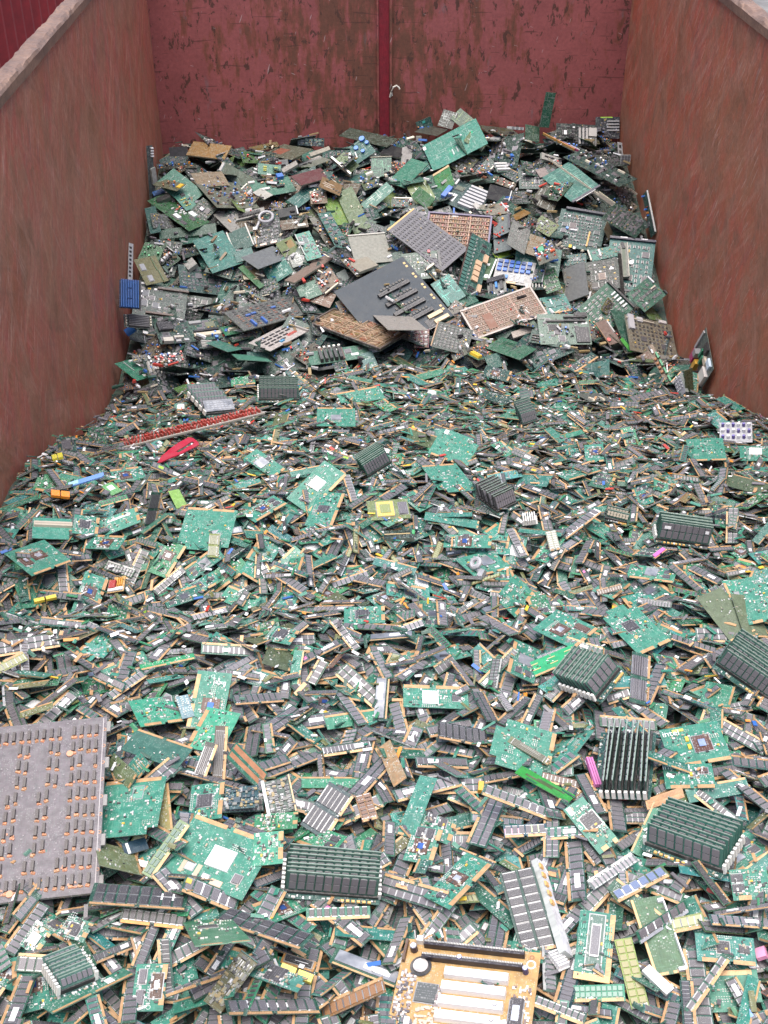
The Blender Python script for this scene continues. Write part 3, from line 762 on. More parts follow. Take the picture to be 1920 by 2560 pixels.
def S_discrete(a, w, h, o, r):
    pal = o.get('pal', (BLU, RED, (.30, .16, .08), BLK, (.45, .4, .3), (.5, .5, .5), (.55, .2, .05), (.08, .05, .05)))
    for _ in range(o.get('n', 70)):
        x, y = r.uniform(-.46, .46)*w, r.uniform(-.44, .44)*h; k = r.random(); c = r.choice(pal); s = r.uniform(.7, 1.35)
        if k < .35: a.piece('capacitor', x, y, Z0, .008*s, .008*s, .011*s, c, CHIP, 0, 0, 'cyl')
        elif k < .6: a.piece('resistor', x, y, Z0, .011*s, .004, .004, c, CHIP, r.choice((0, math.pi/2)), 0, 'cylx')
        elif k < .85: a.piece('component', x, y, Z0, .010*s, .006*s, .007*s, c, CHIP, r.uniform(0, 3))
        else: a.piece('chip', x, y, Z0, .019, .008, .004, CHP, CHIP, r.choice((0, math.pi/2)), 2)
def S_mb(a, w, h, o, r):
    ns = o.get('slots', 3); sc = o.get('slotcol', (.05, .04, .035)); L = o.get('slen', .42)*w
    for i in range(ns): slot(a, w*o.get('sx', .22), h*(.38-i*.13), L, .009, sc)
    for _ in range(o.get('big', 4)):
        k = r.uniform(.016, .03); a.piece('chip', r.uniform(-.4, .1)*w, r.uniform(-.4, .4)*h, Z0, k, k, .003, CHP, CHIP, 0, 3)
    S_ics(a, w, h, dict(n=(7, 6), p=.3, mix=0, sc=60, st=.2), r)
    for _ in range(o.get('caps', 8)):
        a.piece('capacitor', r.uniform(-.45, .45)*w, r.uniform(-.45, .45)*h, Z0, .009, .009, .013, r.choice((BLK, DBL, (.1, .1, .12), BLU)), CHIP, 0, 0, 'cyl')
def slot(a, x, y, L, wd, col, rot=0.0, hh=.011, name='slot'):
    a.piece(name, x, y, Z0, L, wd, hh, col, CHIP, rot)
    c, s = math.cos(rot), math.sin(rot)
    a.mb('slot_grooves').box(x, y, Z0+hh, L*.93, wd*.12, .0004, CHIP, tuple(q*.6 for q in col), rot)
def S_copper(a, w, h, o, r):
    nr, nc = o.get('n', (6, 22)); m = a.mb('wire_wrap'); wc = o.get('wire', (.62, .50, .43)); pc = o.get('pin', (.42, .20, .10))
    for j in range(nr):
        y = (j+.5)/nr*h*.88-h*.44
        m.box(0, y-h*.42/nr, Z0, w*.93, .0024, .0085, CHIP, tuple(q*.85 for q in wc))
        for i in range(nc):
            x = (i+.5)/nc*w*.92-w*.46
            m.box(x, y, Z0, w*.36/nc, h*.5/nr, r.uniform(.003, .008), CHIP, tuple(q*r.uniform(.45, 1.15) for q in pc), r.uniform(-.25, .25))
            if r.random() < .75: m.box(x+r.uniform(-.002, .002), y+r.uniform(-.1, .1)*h/nr, Z0+.004, .0016, h*.55/nr, .005, CHIP, wc, r.choice((-.45, .45))+r.uniform(-.2, .2))
    for i in range(o.get('cols', 2)): m.box((i+1)/(o.get('cols', 2)+1)*w-w/2, 0, Z0, .003, h*.9, .007, CHIP, wc)
    f = a.mb('frame'); fc = o.get('frame', (.55, .48, .42))
    for sy in (-1, 1): f.box(0, sy*(h/2-.004), Z0, w, .008, .008, CHIP, fc)
    for sx in (-1, 1): f.box(sx*(w/2-.004), 0, Z0, .008, h-.017, .008, CHIP, fc)
def S_riser(a, w, h, o, r):
    n = o.get('n', 8); fh = o.get('fh', .030); lean = o.get('lean', .25); ch = o.get('chip', (.14, .132, .145)); nc = o.get('nc', 9); pc = o.get('pcb', (.045, .11, .088)); cc = o.get('clip', (.78, .77, .72))
    pit = (h*.86)/n; fw = w*.93; c, s = math.cos(lean), math.sin(lean); rows = o.get('rows', 2); sides = o.get('clips', (-1, 1))
    for i in range(n):
        y = -h*.38+pit*i+.004
        mb = MB(); t = .0013
        # a module standing in its socket, chips towards -y
        mb.box(0, 0, 0, fw, t, fh, PCB, (*pc, .4), 0, True)
        for k in range(nc):
            for q in range(rows):
                z0 = .005+(fh-.007)/rows*q
                mb.box((k-(nc-1)/2)*fw*.95/nc, -t/2-.001, z0, fw*.76/nc, .0024, (fh-.007)/rows*.86, CHIP, ch, 0, True)
                mb.box((k-(nc-1)/2)*fw*.95/nc, -t/2-.0004, z0-.0006, fw*.62/nc, .0024, (fh-.007)/rows*.86+.0012, MET, LEAD, 0, True)
        mb.box(0, 0, fh, fw, t*1.5, .0014, PCB, (.24, .31, .26, 0), 0, True)  # pale board edge, its colour lightened to stand in for skylight on top
        if o.get('lid') and i == 0:
            mb.box(0, -t/2-.0045, .001, fw*1.02, .003, fh*1.02, MET, (.40, .405, .41), 0, True)
            for k in range(7):
                for q in range(4): mb.box((k-3)*fw*.125, -t/2-.0063, fh*(.16+.2*q), fw*.09, .0008, fh*.12, MET, (.52, .53, .54), 0, True)
        if o.get('tags') and i == 0:
            mb.box(-fw*.36, -t/2-.0028, fh*.6, .016, .0006, .008, STK, (*WHT, .6), 0, True); mb.box(fw*.4, -t/2-.0028, fh*.6, .009, .0006, .008, STK, (*WHT, .6), 0, True)
        R = Matrix.Translation((r.uniform(-.002, .002), y+r.uniform(-.1, .1)*pit, Z0+.006+r.uniform(-.001, .002))) @ Matrix.Rotation(-lean+r.gauss(0, .05), 4, 'X') @ Matrix.Rotation(r.gauss(0, .012), 4, 'Z')
        a.joined['module#%d' % i] = MB(); a.joined['module#%d' % i].add(mb, R)
        k = a.mb('socket'); k.box(0, y, Z0, w*.97, pit*.7, .007, CHIP, (.03, .028, .028))
        for sd in sides: a.piece('clip', sd*(fw/2+.004), y, Z0, .006, pit*.62, .017, cc)
    if o.get('pads', True):
        for i in range(6): a.piece('component', -w*.32+i*w*.07 if o.get('padl') else w*.12+i*w*.055, -h*.465, Z0, .006, .0045, .003, (.72, .42, .12))
    scatter(a, -w*.46, w*.46, -h*.48, -h*.42, 18, r)
def S_plain(a, w, h, o, r): pass
STY = dict(ics=S_ics, solder=S_solder, discrete=S_discrete, mb=S_mb, copper=S_copper, riser=S_riser, plain=S_plain)
def extras(a, w, h, L):
    """(what, u, v, du, dv, height_mm, colour): fractions of the board, v counted from its far edge"""
    for e in L:
        k, u, v, du, dv, hm, col = e[:7]; x, y = (u-.5)*w, (.5-v)*h; z = Z0+(e[7]/1000 if len(e) > 7 else 0)
        dx, dy, dz = du*w, dv*h, hm/1000
        if k == 'slot': slot(a, x, y, dx, dy, col, 0, dz) if dx >= dy else slot(a, x, y, dy, dx, col, math.pi/2, dz)
        elif k == 'label': a.piece('sticker', x, y, z, dx, dy, .0004, col, STK)
        elif k == 'metal': a.piece('metal_plate', x, y, z, dx, dy, dz, col, MET)
        elif k == 'bracket': a.piece('bracket', x, y, z, dx, dy, dz, col, MET)
        elif k == 'edge': a.piece('edge_bar', x, y, z, dx, dy, dz, col, CHIP)
        elif k == 'gold': a.mb('contact_strip').box(x, y, Z0, dx, dy, .0005, GOLD, col)
        elif k == 'cyl': a.piece('capacitor', x, y, z, du, du, dz, col, CHIP, 0, 0, 'cyl')
        elif k == 'roll': a.piece('capacitor', x, y, z, dx, dz, dz, col, CHIP, 0, 0, 'cylx')
        elif k == 'chip': a.piece('chip', x, y, z, dx, dy, dz, col, CHIP, 0, 3)
        elif k == 'print': a.mb('marking').box(x, y, z, dx, dy, .0003, STK, (*col, 0))
        else: a.piece(k, x, y, z, dx, dy, dz, col, CHIP)
def build(w, h, style, o, r):
    a = Asm(); c = o.get('c', DKT); poly = o.get('poly')
    if poly: poly = [((u-.5)*w, (.5-v)*h) for u, v in poly][::-1]
    board(a, w, h, c, o.get('pat', .8), o.get('th', .0018), poly, o.get('edgec'))
    STY[style](a, w, h, o, r)
    extras(a, w, h, o.get('x', ()))
    for t in o.get('txt', ()): lettering(a, t[0], (t[1]-.5)*w, (.5-t[2])*h, t[3], t[4] if len(t) > 4 else 0, t[5] if len(t) > 5 else (.8, .85, .82), t[6]/1000 if len(t) > 6 else None)
    return a
CARDS = []
rc = random.Random(5)
for wt, words, w, h, st, o in (
        (1.2, 'teal board of many small chips', .23, .16, 'ics', dict(c=DKT, n=(9, 6))),
        (1.0, 'dark board of many small chips', .20, .15, 'ics', dict(c=(.012, .03, .028), n=(8, 6), st=.1)),
        (1.0, 'green board seen from its soldered back', .22, .15, 'solder', dict(c=(.02, .13, .085), pat=1)),
        (1.0, 'teal board seen from its soldered back', .17, .12, 'solder', dict(c=(.03, .14, .12), pat=1)),
        (1.0, 'grey brown board crowded with small components', .19, .12, 'discrete', dict(c=(.14, .115, .08), n=60)),
        (1.0, 'green board crowded with small components', .17, .11, 'discrete', dict(c=(.03, .09, .04), n=55)),
        (.8, 'tan board crowded with small components', .15, .10, 'discrete', dict(c=TAN, n=50)),
        (.9, 'dark green main board with black slots', .24, .19, 'mb', dict(c=(.012, .055, .04))),
        (.8, 'dark main board with white slots', .22, .18, 'mb', dict(c=(.014, .03, .03), slots=4, slotcol=(.55, .54, .5), slen=.35)),
        (.7, 'yellow green board seen from its soldered back', .16, .11, 'solder', dict(c=YG, pat=.8)),
        (.7, 'olive board of flat chips', .16, .12, 'ics', dict(c=OL, n=(5, 4), chip=(GRY, CHP))),
        (.9, 'narrow expansion card with metal bracket', .19, .09, 'ics', dict(c=DKT, n=(8, 3), x=(('bracket', .0, .5, .03, 1.05, 12, SIL), ('gold', .5, .97, .5, .05, 0, GLD)))),
        (.8, 'dark green expansion card with metal bracket', .16, .10, 'mb', dict(c=(.015, .07, .045), slots=0, x=(('bracket', .0, .5, .03, 1.1, 12, SIL),))),
        (.6, 'brown board seen from its soldered back', .17, .12, 'solder', dict(c=(.16, .085, .045), pat=.7)),
        (.8, 'black board of dark chips', .18, .14, 'ics', dict(c=(.012, .014, .014), n=(7, 6))),
        (.6, 'dark board with a cream socket row', .17, .08, 'discrete', dict(c=(.02, .05, .035), n=30, x=(('connector', .5, .12, .8, .12, 9, CRM),)))):
    CARDS.append((wt, words, build(w, h, st, o, rc), w, h, .009))

# ------------------------------------------------------------------ the loose mass: boards dropped one on another
PLATES = []
def pick(L):
    t = rng.random()*sum(e[0] for e in L)
    for i, e in enumerate(L):
        t -= e[0]
        if t <= 0: return i
    return len(L)-1
def in_view(x, y, m):
    d = (y*math.cos(PITCH)+1.75*math.sin(PITCH)); return abs(x-y*YAW) < d*960/FPX+m
def tint(s=.2):
    v = math.exp(rng.gauss(0, s)); return (v*math.exp(rng.gauss(0, s)), v, v*math.exp(rng.gauss(0, s*.7)), 1.0)
def drop(kind, L, lo, hi, jit, tries=3, jig=.03, lean=0.0):
    best = None
    for _ in range(tries):
        while True:
            x = rng.uniform(XL+.02, XR-.02); y = rng.uniform(.55, YB-.03); f = foot_y(x)+rng.gauss(0, jig)
            if lo(y, f) and in_view(x, y, .30): break
        e = float(at(H, x, y)-at(PROF, x, y))
        if best is None or e < best[0]: best = (e, x, y)
    _, x, y = best
    i = pick(L); wt, words, a, w, h, th = L[i]
    sc = (rng.uniform(.62, 1.0) if y < 2.2 else rng.uniform(.52, .84), rng.uniform(.72, 1.0), rng.uniform(.5, .95))[kind]; w *= sc; h *= sc
    p = Plate(); p.kind, p.var, p.w, p.h, p.sc = kind, i, w, h, sc
    j = jit if rng.random() > .1 else jit*3
    p.M = rest(w, h, th, x, y, rng.uniform(0, 2*math.pi), j, lean=rng.uniform(.03, .28) if y > 2.2 and rng.random() < lean else 0.0); p.tint = tint((.22, .12, .13)[kind])
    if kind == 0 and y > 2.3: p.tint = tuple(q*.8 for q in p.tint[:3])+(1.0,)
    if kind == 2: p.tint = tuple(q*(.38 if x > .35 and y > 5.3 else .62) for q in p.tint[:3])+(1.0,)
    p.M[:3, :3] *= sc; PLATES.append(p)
back = lambda y, f: y > f+.06
front = lambda y, f: y < f+.02
seq = ['c']*640+['m']*8600+['p']*1050
rng.shuffle(seq)
for k in seq:
    if k == 'c': drop(2, CARDS, back, None, .17 if rng.random() < .6 else .42)
    elif k == 'm': drop(0, MODS, front, None, .075, 2, .03, .22)
    else: drop(1, PROCS, front, None, .075, 2, .03, .4)
for _ in range(130): drop(1, PROCS, front, None, .08, 1, .03, .8)
for _ in range(1300): drop(0, MODS, front, None, .08, 1, .03, .4)
near_ = lambda y, f: y < 1.95
for _ in range(420): drop(0, MODS, near_, None, .06, 3)
# first fill of the depth buffer: terrain and walls, then every board
V4, U4 = np.mgrid[0:BH, 0:BW]
R = ray((U4+.5)*4, (V4+.5)*4)
with np.errstate(divide='ignore', invalid='ignore'):
    for ax, val in ((0, XL), (0, XR), (1, YB)):
        t = (val-CP[ax])/R[..., ax]; z = CP[2]+t*R[..., 2]
        ok = (t > 0) & (z < RIM) if ax == 0 else (t > 0)
        DB[ok] = np.minimum(DB[ok], t[ok])
t = np.full((BH, BW), 1.2)
for _ in range(150):
    P = CP+t[..., None]*R; below = P[..., 2] < at(PROF, P[..., 0], P[..., 1]); t = np.where(below, t, t+.04)
DB = np.minimum(DB, t.astype(np.float32)).astype(np.float32)
for i, p in enumerate(PLATES): draw(np.array(corners(p.M, p.w/p.sc, p.h/p.sc)), i)

# ------------------------------------------------------------------ boards that can be told apart one by one
TILES = dict(A=(240, 360, .28933), B=(600, 280, .28933), C=(1040, 260, .217), D=(1360, 260, .217), E=(240, 600, .28933), F=(660, 560, .28933), G=(1000, 480, .24111),
             H=(1340, 480, .24111), I=(1100, 700, .28933), J=(1440, 700, .28933), K=(0, 1000, .57866), L=(960, 1000, .57866), M=(0, 1600, .57866), N=(960, 1600, .57866),
             O=(0, 2060, .57866), P=(960, 2060, .57866), Q=(240, 640, .4581), R=(960, 640, .57866), W=(720, 0, .28933))
HL = []
def B(tile, q, style, label, ref=None, name='circuit_board', cat='circuit board', **o):
    HL.append((name, cat, tile, q, style, o, label, ref))
def X(*k, **o): B(*k, name='expansion_card', cat='expansion card', **o)
def MBD(*k, **o): B(*k, name='main_board', cat='motherboard', **o)
def PL(*k, **o): B(*k, name='back_plate', cat='plate', **o)
def PR(*k, **o): B(*k, name='processor_card', cat='processor card', **o)
def RI(*k, **o): B(*k, name='memory_riser', cat='memory riser', style='riser', group='riser cards plugged full of memory modules', **o) if False else HL.append(('memory_riser', 'memory riser', k[0], k[1], 'riser', dict(group='riser cards plugged full of memory modules', **o), k[2], k[3] if len(k) > 3 else None))
def MM(*k, **o): B(*k, name='memory_module', cat='memory module', **o)
UPR = (0, -.95, .3)          # facing the camera, nearly upright
STD = (0, -.7, .7)
# --- top of the pile against the end wall
MBD('D', (580, 150, 880, 150, 860, 400, 600, 400), 'mb', 'main board with pale card slots standing in the far corner', 'corner main board', c=(.03, .02, .035), n0=UPR, slots=0,
    x=[('slot', .72, .2+.14*i, .5, .07, 10, (.42, .41, .40)) for i in range(4)]+[('label', .45, .02, .5, .05, 1, LIM)])
MBD('D', (130, 230, 600, 235, 600, 500, 150, 460), 'ics', 'dark main board with three upright white slots and a cream socket', 'triple slot board', c=(.02, .016, .02), n0=UPR, n=(6, 5), chip=((.02, .02, .02),),
    x=[('slot', .57+.09*i, .55, .045, .75, 10, (.5, .48, .45)) for i in range(3)]+[('connector', .9, .35, .2, .4, 8, (.5, .48, .44))]+[('slot', .83+.05*i, .8, .02, .4, 7, (.35, .34, .32)) for i in range(4)])
B('C', (1395, 225, 1475, -175, 1590, -175, 1510, 225), 'solder', 'tall narrow green board standing upright before the end wall', 'tall green board', c=(.012, .11, .062), n0=UPR, lam=.6, rows=10)
B('W', (440, 1140, 540, 1075, 940, 1170, 850, 1245), 'solder', 'dark olive board lying below the red seam', 'dark olive board', c=(.035, .037, .022), rows=14, sj=(.12, .12, .08))
B('W', (1300, 1060, 1330, 940, 1480, 950, 1400, 1110), 'solder', 'grey brown thin board leaning against the end wall', None, c=(.10, .085, .07), n0=UPR)
B('C', (380, 165, 515, 60, 660, 165, 560, 300), 'solder', 'dark green board with peaked corner near the end wall', 'peaked green board', c=(.02, .075, .03), n0=UPR, rows=14, sj=(.2, .25, .15))
B('C', (0, 175, 150, 120, 200, 225, 10, 310), 'discrete', 'dark teal board with a blue block behind the white panel box', None, c=(.012, .07, .06), n0=UPR, n=6, x=[('component', .25, .8, .25, .4, 16, BLU), ('label', .5, .25, .18, .2, .4, (.03, .3, .25))])
B('C', (20, 330, 70, 245, 430, 290, 200, 360), 'plain', 'dark brown thin sheet behind the big pale teal board', None, c=(.045, .028, .02))
B('C', (700, 205, 1040, 255, 1240, 340, 820, 310), 'solder', 'long dark board with yellow flecks below the end wall', None, c=(.035, .035, .02), rows=18, sj=(.4, .3, .06))
B('C', (1240, 200, 1410, 240, 1400, 410, 1245, 385), 'solder', 'small dark green board standing beside the tall green board', None, c=(.014, .065, .03), n0=UPR, rows=8, sj=(.25, .3, .2))
B('C', (1045, 255, 1240, 275, 1235, 302, 1045, 290), 'plain', 'white panel strip carrying three black round jacks', 'three jack panel', name='faceplate', cat='faceplate', c=(.5, .5, .5), n0=UPR, th=.012, x=[('cyl', .38+.24*i, .5, .016, .02, 6, BLK) for i in range(3)])
B('C', (0, 370, 60, 368, 62, 440, 0, 450), 'plain', 'cream box face with a row of small printed characters', 'cream box', name='faceplate', cat='faceplate', c=(.5, .48, .42), n0=UPR, th=.014, pat=.1, x=[('print', .3+.075*i, .35, .04, .16, 0, (.1, .1, .1), 6.4) for i in range(6)]+[('print', .42, .6, .3, .05, 0, (.3, .26, .24), 6.4)])
B('B', (500, 212, 730, 230, 725, 300, 500, 288), 'ics', 'small dark board with pale chips leaning on the crimson wall', 'small dark leaning board', c=(.01, .03, .04), n0=UPR, n=(5, 2), chip=(BLK, (.1, .2, .15)))
B('B', (65, 310, 330, 258, 335, 305, 110, 352), 'solder', 'ochre board tilted on edge near the corner', 'ochre board', c=(.16, .09, .015), n0=STD, rows=12, sj=(.5, .4, .15))
B('B', (190, 372, 370, 285, 640, 322, 450, 415), 'solder', 'flat grey brown board with rows of pins and a rusty patch', 'pin board', c=(.11, .10, .065), rows=34, sj=(.4, .4, .3), x=[('print', .45, .3, .45, .35, 0, (.2, .07, .045))])
B('B', (320, 418, 410, 410, 425, 455, 325, 465), 'plain', 'small white box with a blue cap below the pin board', None, name='faceplate', cat='faceplate', c=(.55, .55, .55), n0=UPR, th=.01, x=[('component', .5, .3, .5, .5, 4, BLU)])
B('A', (625, 25, 790, 22, 800, 100, 650, 122), 'plain', 'shiny grey lid leaning in the back corner', None, name='back_plate', cat='plate', c=(.15, .15, .16), n0=UPR, pat=.1)
B('A', (500, 175, 860, 168, 850, 212, 520, 215), 'discrete', 'strip of blue and orange parts below the copper board', None, c=(.05, .04, .03), n=22, pal=(BLU, ORG, BLK, (.1, .3, .15)))
B('A', (780, 85, 845, 0, 1175, 8, 1110, 160), 'solder', 'golden copper board with thick tracks in the back corner', 'golden copper board', c=(.36, .19, .055), rows=30, sj=(.5, .33, .14), th=.008, x=[('edge', .94, .5, .08, .9, 2, (.4, .34, .28))])
B('B', (0, 335, 150, 360, 190, 440, 20, 450), 'discrete', 'mossy green board with white parts below the ochre board', None, c=(.05, .12, .02), n=16)
B('B', (155, 440, 355, 468, 350, 555, 155, 540), 'plain', 'teal board with six yellow capsules', 'yellow capsule board', c=(.03, .19, .12), n0=STD, x=[('roll', .3+.48*(i % 2), .3+.17*(i//2), .14, .1, 7, (.5, .5, .12)) for i in range(6)]+[('label', .55, .93, .3, .1, .4, WHT)])
B('B', (350, 512, 490, 425, 505, 465, 370, 540), 'plain', 'long white socket rail slanting beside the yellow capsule board', None, name='connector_rail', cat='connector', c=(.42, .40, .37), th=.012, pat=.1)
B('B', (600, 365, 770, 305, 785, 335, 615, 395), 'plain', 'cream rail near the pin board', None, name='connector_rail', cat='connector', c=(.46, .43, .36), th=.012, pat=.1)
X('B', (450, 480, 740, 380, 750, 425, 610, 490), 'plain', 'pale grey card with perforated edge above the maroon board', None, c=(.22, .22, .18), x=[('edge', .5, .1, .9, .2, 8, (.4, .38, .34))])
B('B', (440, 562, 692, 490, 785, 572, 520, 642), 'plain', 'maroon laminate board lying bare', 'maroon board', c=(.15, .048, .055), pat=.25, th=.006)
B('B', (1130, 398, 1312, 388, 1305, 572, 1132, 578), 'solder', 'square dark green board with vertical tracks in a grey frame', 'striped green board', c=(.014, .075, .052), n0=STD, rows=26, sj=(.16, .3, .22), x=[('edge', .5, .99, 1.05, .06, 8, (.5, .5, .46)), ('edge', .5, .0, 1.05, .03, 5, (.3, .28, .2))])
B('B', (1190, 380, 1292, 280, 1432, 342, 1400, 392), 'plain', 'black slab lying behind the striped green board', None, c=(.016, .016, .02), pat=.1, th=.01)
B('B', (1400, 300, 1500, 292, 1480, 420, 1395, 470), 'plain', 'crumpled pale foil beside the black slab', None, name='back_plate', cat='plate', c=(.42, .40, .38), pat=.1)
B('B', (915, 330, 1070, 210, 1178, 348, 1010, 450), 'solder', 'teal board with four round blue capacitors', 'blue capacitor board', c=(.016, .12, .105), rows=16, x=[('cyl', .85, .1, .03, 0, 14, BLU), ('cyl', .4, .32, .024, 0, 12, BLU), ('cyl', .55, .65, .02, 0, 12, BLU), ('cyl', .92, .4, .02, 0, 12, BLU)])
X('B', (800, 425, 905, 350, 1027, 462, 945, 545), 'solder', 'yellow green slotted card behind a white front panel', 'white panel card', c=(.085, .14, .025), rows=30, sj=(.02, .04, .01),
  x=[('bracket', .0, .5, .12, 1.25, 22, (.72, .71, .68)), ('print', -.0, .55, .05, .6, 0, (.06, .012, .012), 22.1)])
B('C', (75, 490, 690, 165, 832, 462, 202, 782), 'solder', 'big pale teal board with bright solder tracks on top of the pile', 'big pale teal board', c=(.060, .30, .225), rows=70, sj=(.55, .68, .62), lam=.5,
  x=[('print', .47, .55, .2, .04, 0, (.02, .26, .15)), ('print', .38, .7, .03, .3, 0, (.02, .26, .15)), ('print', .56, .7, .03, .3, 0, (.02, .26, .15)), ('print', .82, .38, .08, .09, 0, (.01, .32, .17)), ('metal', .43, .7, .02, .2, 1, (.7, .75, .72)), ('metal', .51, .68, .02, .2, 1, (.7, .75, .72)), ('label', .02, .12, .05, .12, 5, WHT)])
B('B', (1275, 610, 1482, 405, 1632, 452, 1422, 662), 'solder', 'plain green board lying clean side up beside the big pale teal board', 'plain green board', c=(.020, .185, .115), rows=16, th=.005)
B('B', (1040, 790, 1270, 618, 1332, 662, 1115, 880), 'solder', 'long teal board tucked below the plain green board', 'tucked teal board', c=(.025, .19, .135), rows=14)
B('B', (1450, 720, 1570, 660, 1660, 740, 1640, 860), 'solder', 'rough grass green board with crumbled surface', 'rough green board', c=(.055, .17, .065), rows=20)
B('C', (190, 800, 392, 728, 440, 905, 272, 1062), 'solder', 'leaf green board with a tan strip along its top', 'tan topped board', c=(.05, .25, .07), rows=16, sj=(.35, .42, .12), x=[('edge', .5, .04, 1.0, .1, 3, (.62, .44, .24))])
# --- right part of the top
MBD('D', (0, 385, 70, 355, 850, 700, 760, 760), 'discrete', 'long edge of a main board with orange and maroon ports', 'ported main board', c=(.02, .025, .03), n=26, pal=(BLU, SIL, BLK, CRM), x=[('component', .16, .2, .09, .5, 12, (.5, .26, .06)), ('component', .27, .3, .09, .4, 10, (.3, .03, .09)), ('component', .42, .3, .07, .4, 10, (.6, .6, .62))])
MBD('D', (215, 635, 420, 525, 1092, 880, 868, 942), 'mb', 'blue green main board with blue capacitors sliding down from the corner', 'blue dotted main board', c=(.018, .055, .05), slots=2, caps=16, x=[('component', .62, .45, .1, .12, 4, (.55, .55, .55)), ('connector', .45, .3, .08, .1, 8, CRM), ('connector', .88, .75, .06, .12, 8, CRM)])
B('D', (905, 588, 1022, 580, 1002, 702, 895, 692), 'plain', 'silver bracket punched with round holes', 'punched bracket', name='metal_bracket', cat='bracket', c=(.5, .5, .5), n0=UPR, th=.01, pat=.0, x=[('cyl', .2+.3*(i % 3), .2+.3*(i//3), .014, 0, 1, BLK, 5) for i in range(9)])
B('D', (840, 440, 900, 450, 905, 610, 855, 600), 'plain', 'narrow bracket with two square openings standing upright', None, name='metal_bracket', cat='bracket', c=(.45, .45, .45), n0=UPR, pat=0, x=[('print', .5, .3, .5, .25, 0, BLK), ('print', .5, .7, .5, .25, 0, BLK)])
X('D', (-40, 560, 190, 640, 188, 702, -35, 640), 'plain', 'white drive panel with a dark slot opening', 'white slot panel', c=(.55, .54, .5), n0=UPR, th=.014, pat=.1, x=[('print', .4, .45, .5, .3, 0, BLK, 6.2), ('cyl', .8, .6, .008, 0, 3, RED, 6)])
B('C', (480, 738, 530, 690, 862, 860, 840, 892), 'discrete', 'long narrow card of silver and red parts', None, c=(.05, .05, .045), n=20, pal=(SIL, RED, (.5, .2, .1), BLK))
B('C', (880, 690, 1030, 680, 1090, 790, 935, 790), 'plain', 'green card with three white sockets', 'three socket card', c=(.05, .12, .09), x=[('slot', .5, .2+.3*i, .95, .16, 11, (.62, .62, .6)) for i in range(3)])
B('C', (860, 900, 910, 830, 1150, 925, 1130, 992), 'discrete', 'brown card of red and clear parts beside the black slab board', None, c=(.12, .07, .045), n=22, pal=(RED, SIL, CRM, (.3, .2, .15)))
B('C', (1190, 640, 1340, 690, 1400, 830, 1290, 830), 'ics', 'small dark green card with white stripes', None, c=(.015, .07, .05), n=(4, 3))
B('C', (1370, 750, 1480, 745, 1540, 810, 1430, 865), 'plain', 'pale pinkish grey plate corner', None, name='back_plate', cat='plate', c=(.33, .27, .25), pat=.1)
B('C', (820, 920, 1132, 1000, 1045, 1155, 840, 1095), 'plain', 'matt black board with a chrome end', 'matt black board', c=(.017, .017, .021), pat=.15, x=[('edge', .97, .5, .05, .7, 8, (.55, .57, .56))])
B('D', (0, 830, 270, 690, 667, 925, 302, 1165), 'solder', 'big square teal board with a black edge strip', 'big square teal board', c=(.022, .17, .135), rows=60, sj=(.35, .6, .5), x=[('edge', .5, 1.0, 1.0, .05, 6, (.06, .06, .08)), ('edge', .45, 1.03, .7, .025, 4, (.6, .6, .58))])
B('H', (590, 20, 640, 0, 1006, 272, 985, 302), 'plain', 'bent grey rail with cream terminals', 'bent grey rail', name='connector_rail', cat='connector', c=(.24, .22, .19), th=.01, pat=.1, x=[('connector', .3, -.6, .03, 1.4, 9, CRM), ('connector', .36, -.6, .03, 1.4, 9, CRM), ('connector', .92, .3, .1, .5, 9, (.6, .55, .4))])
B('H', (740, 262, 1000, 130, 1240, 300, 1210, 500), 'ics', 'shadowed dark green board full of small chips by the side wall', 'shadowed board', c=(.010, .045, .032), n=(12, 9), p=.9)
B('H', (1120, 20, 1190, 0, 1278, 390, 1235, 490), 'discrete', 'dark board standing edge on against the side wall', 'edge on board', c=(.012, .06, .045), n0=(-.9, -.3, .2), n=10, x=[('edge', .99, .5, .06, .96, 7, (.5, .5, .48))])
X('C', (270, 1110, 445, 865, 905, 1030, 670, 1290), 'plain', 'dark board carrying seven parallel white slots', 'seven slot board', c=(.010, .045, .05), lam=.6,
  x=[('slot', .14+.125*i, .72, .07, .52, 13, (.46, .46, .47)) for i in range(7)]+[('connector', .35, .06, .45, .12, 16, (.06, .16, .5)), ('label', .30, .26, .3, .1, 1, WHT), ('chip', .68, .26, .16, .2, 6, (.06, .08, .05)), ('slot', .86, .10, .24, .05, 9, (.6, .6, .58))])
B('G', (740, 130, 800, 110, 890, 230, 860, 250), 'plain', 'white bracket with two black slits below the seven slot board', None, name='metal_bracket', cat='bracket', c=(.6, .58, .54), pat=0, x=[('print', .35, .5, .1, .3, 0, BLK), ('print', .6, .5, .1, .3, 0, BLK)])
B('G', (800, 140, 1050, 120, 1130, 220, 900, 255), 'discrete', 'pale grey board with red parts beside the white bracket', None, c=(.28, .25, .2), n=10, pal=(RED, (.3, .3, .3), CRM), x=[('edge', .97, .5, .06, .9, 8, (.55, .56, .56))])
B('G', (1130, 262, 1290, 185, 1352, 222, 1215, 300), 'plain', 'amber flat board between dark cards', None, c=(.26, .13, .025), pat=.4)
B('G', (1340, 330, 1480, 280, 1640, 320, 1560, 500), 'ics', 'pale olive board with a white label chip', 'pale olive board', c=(.20, .24, .10), n=(4, 4), p=.6, x=[('label', .55, .3, .1, .22, 5, (.7, .8, .72))])
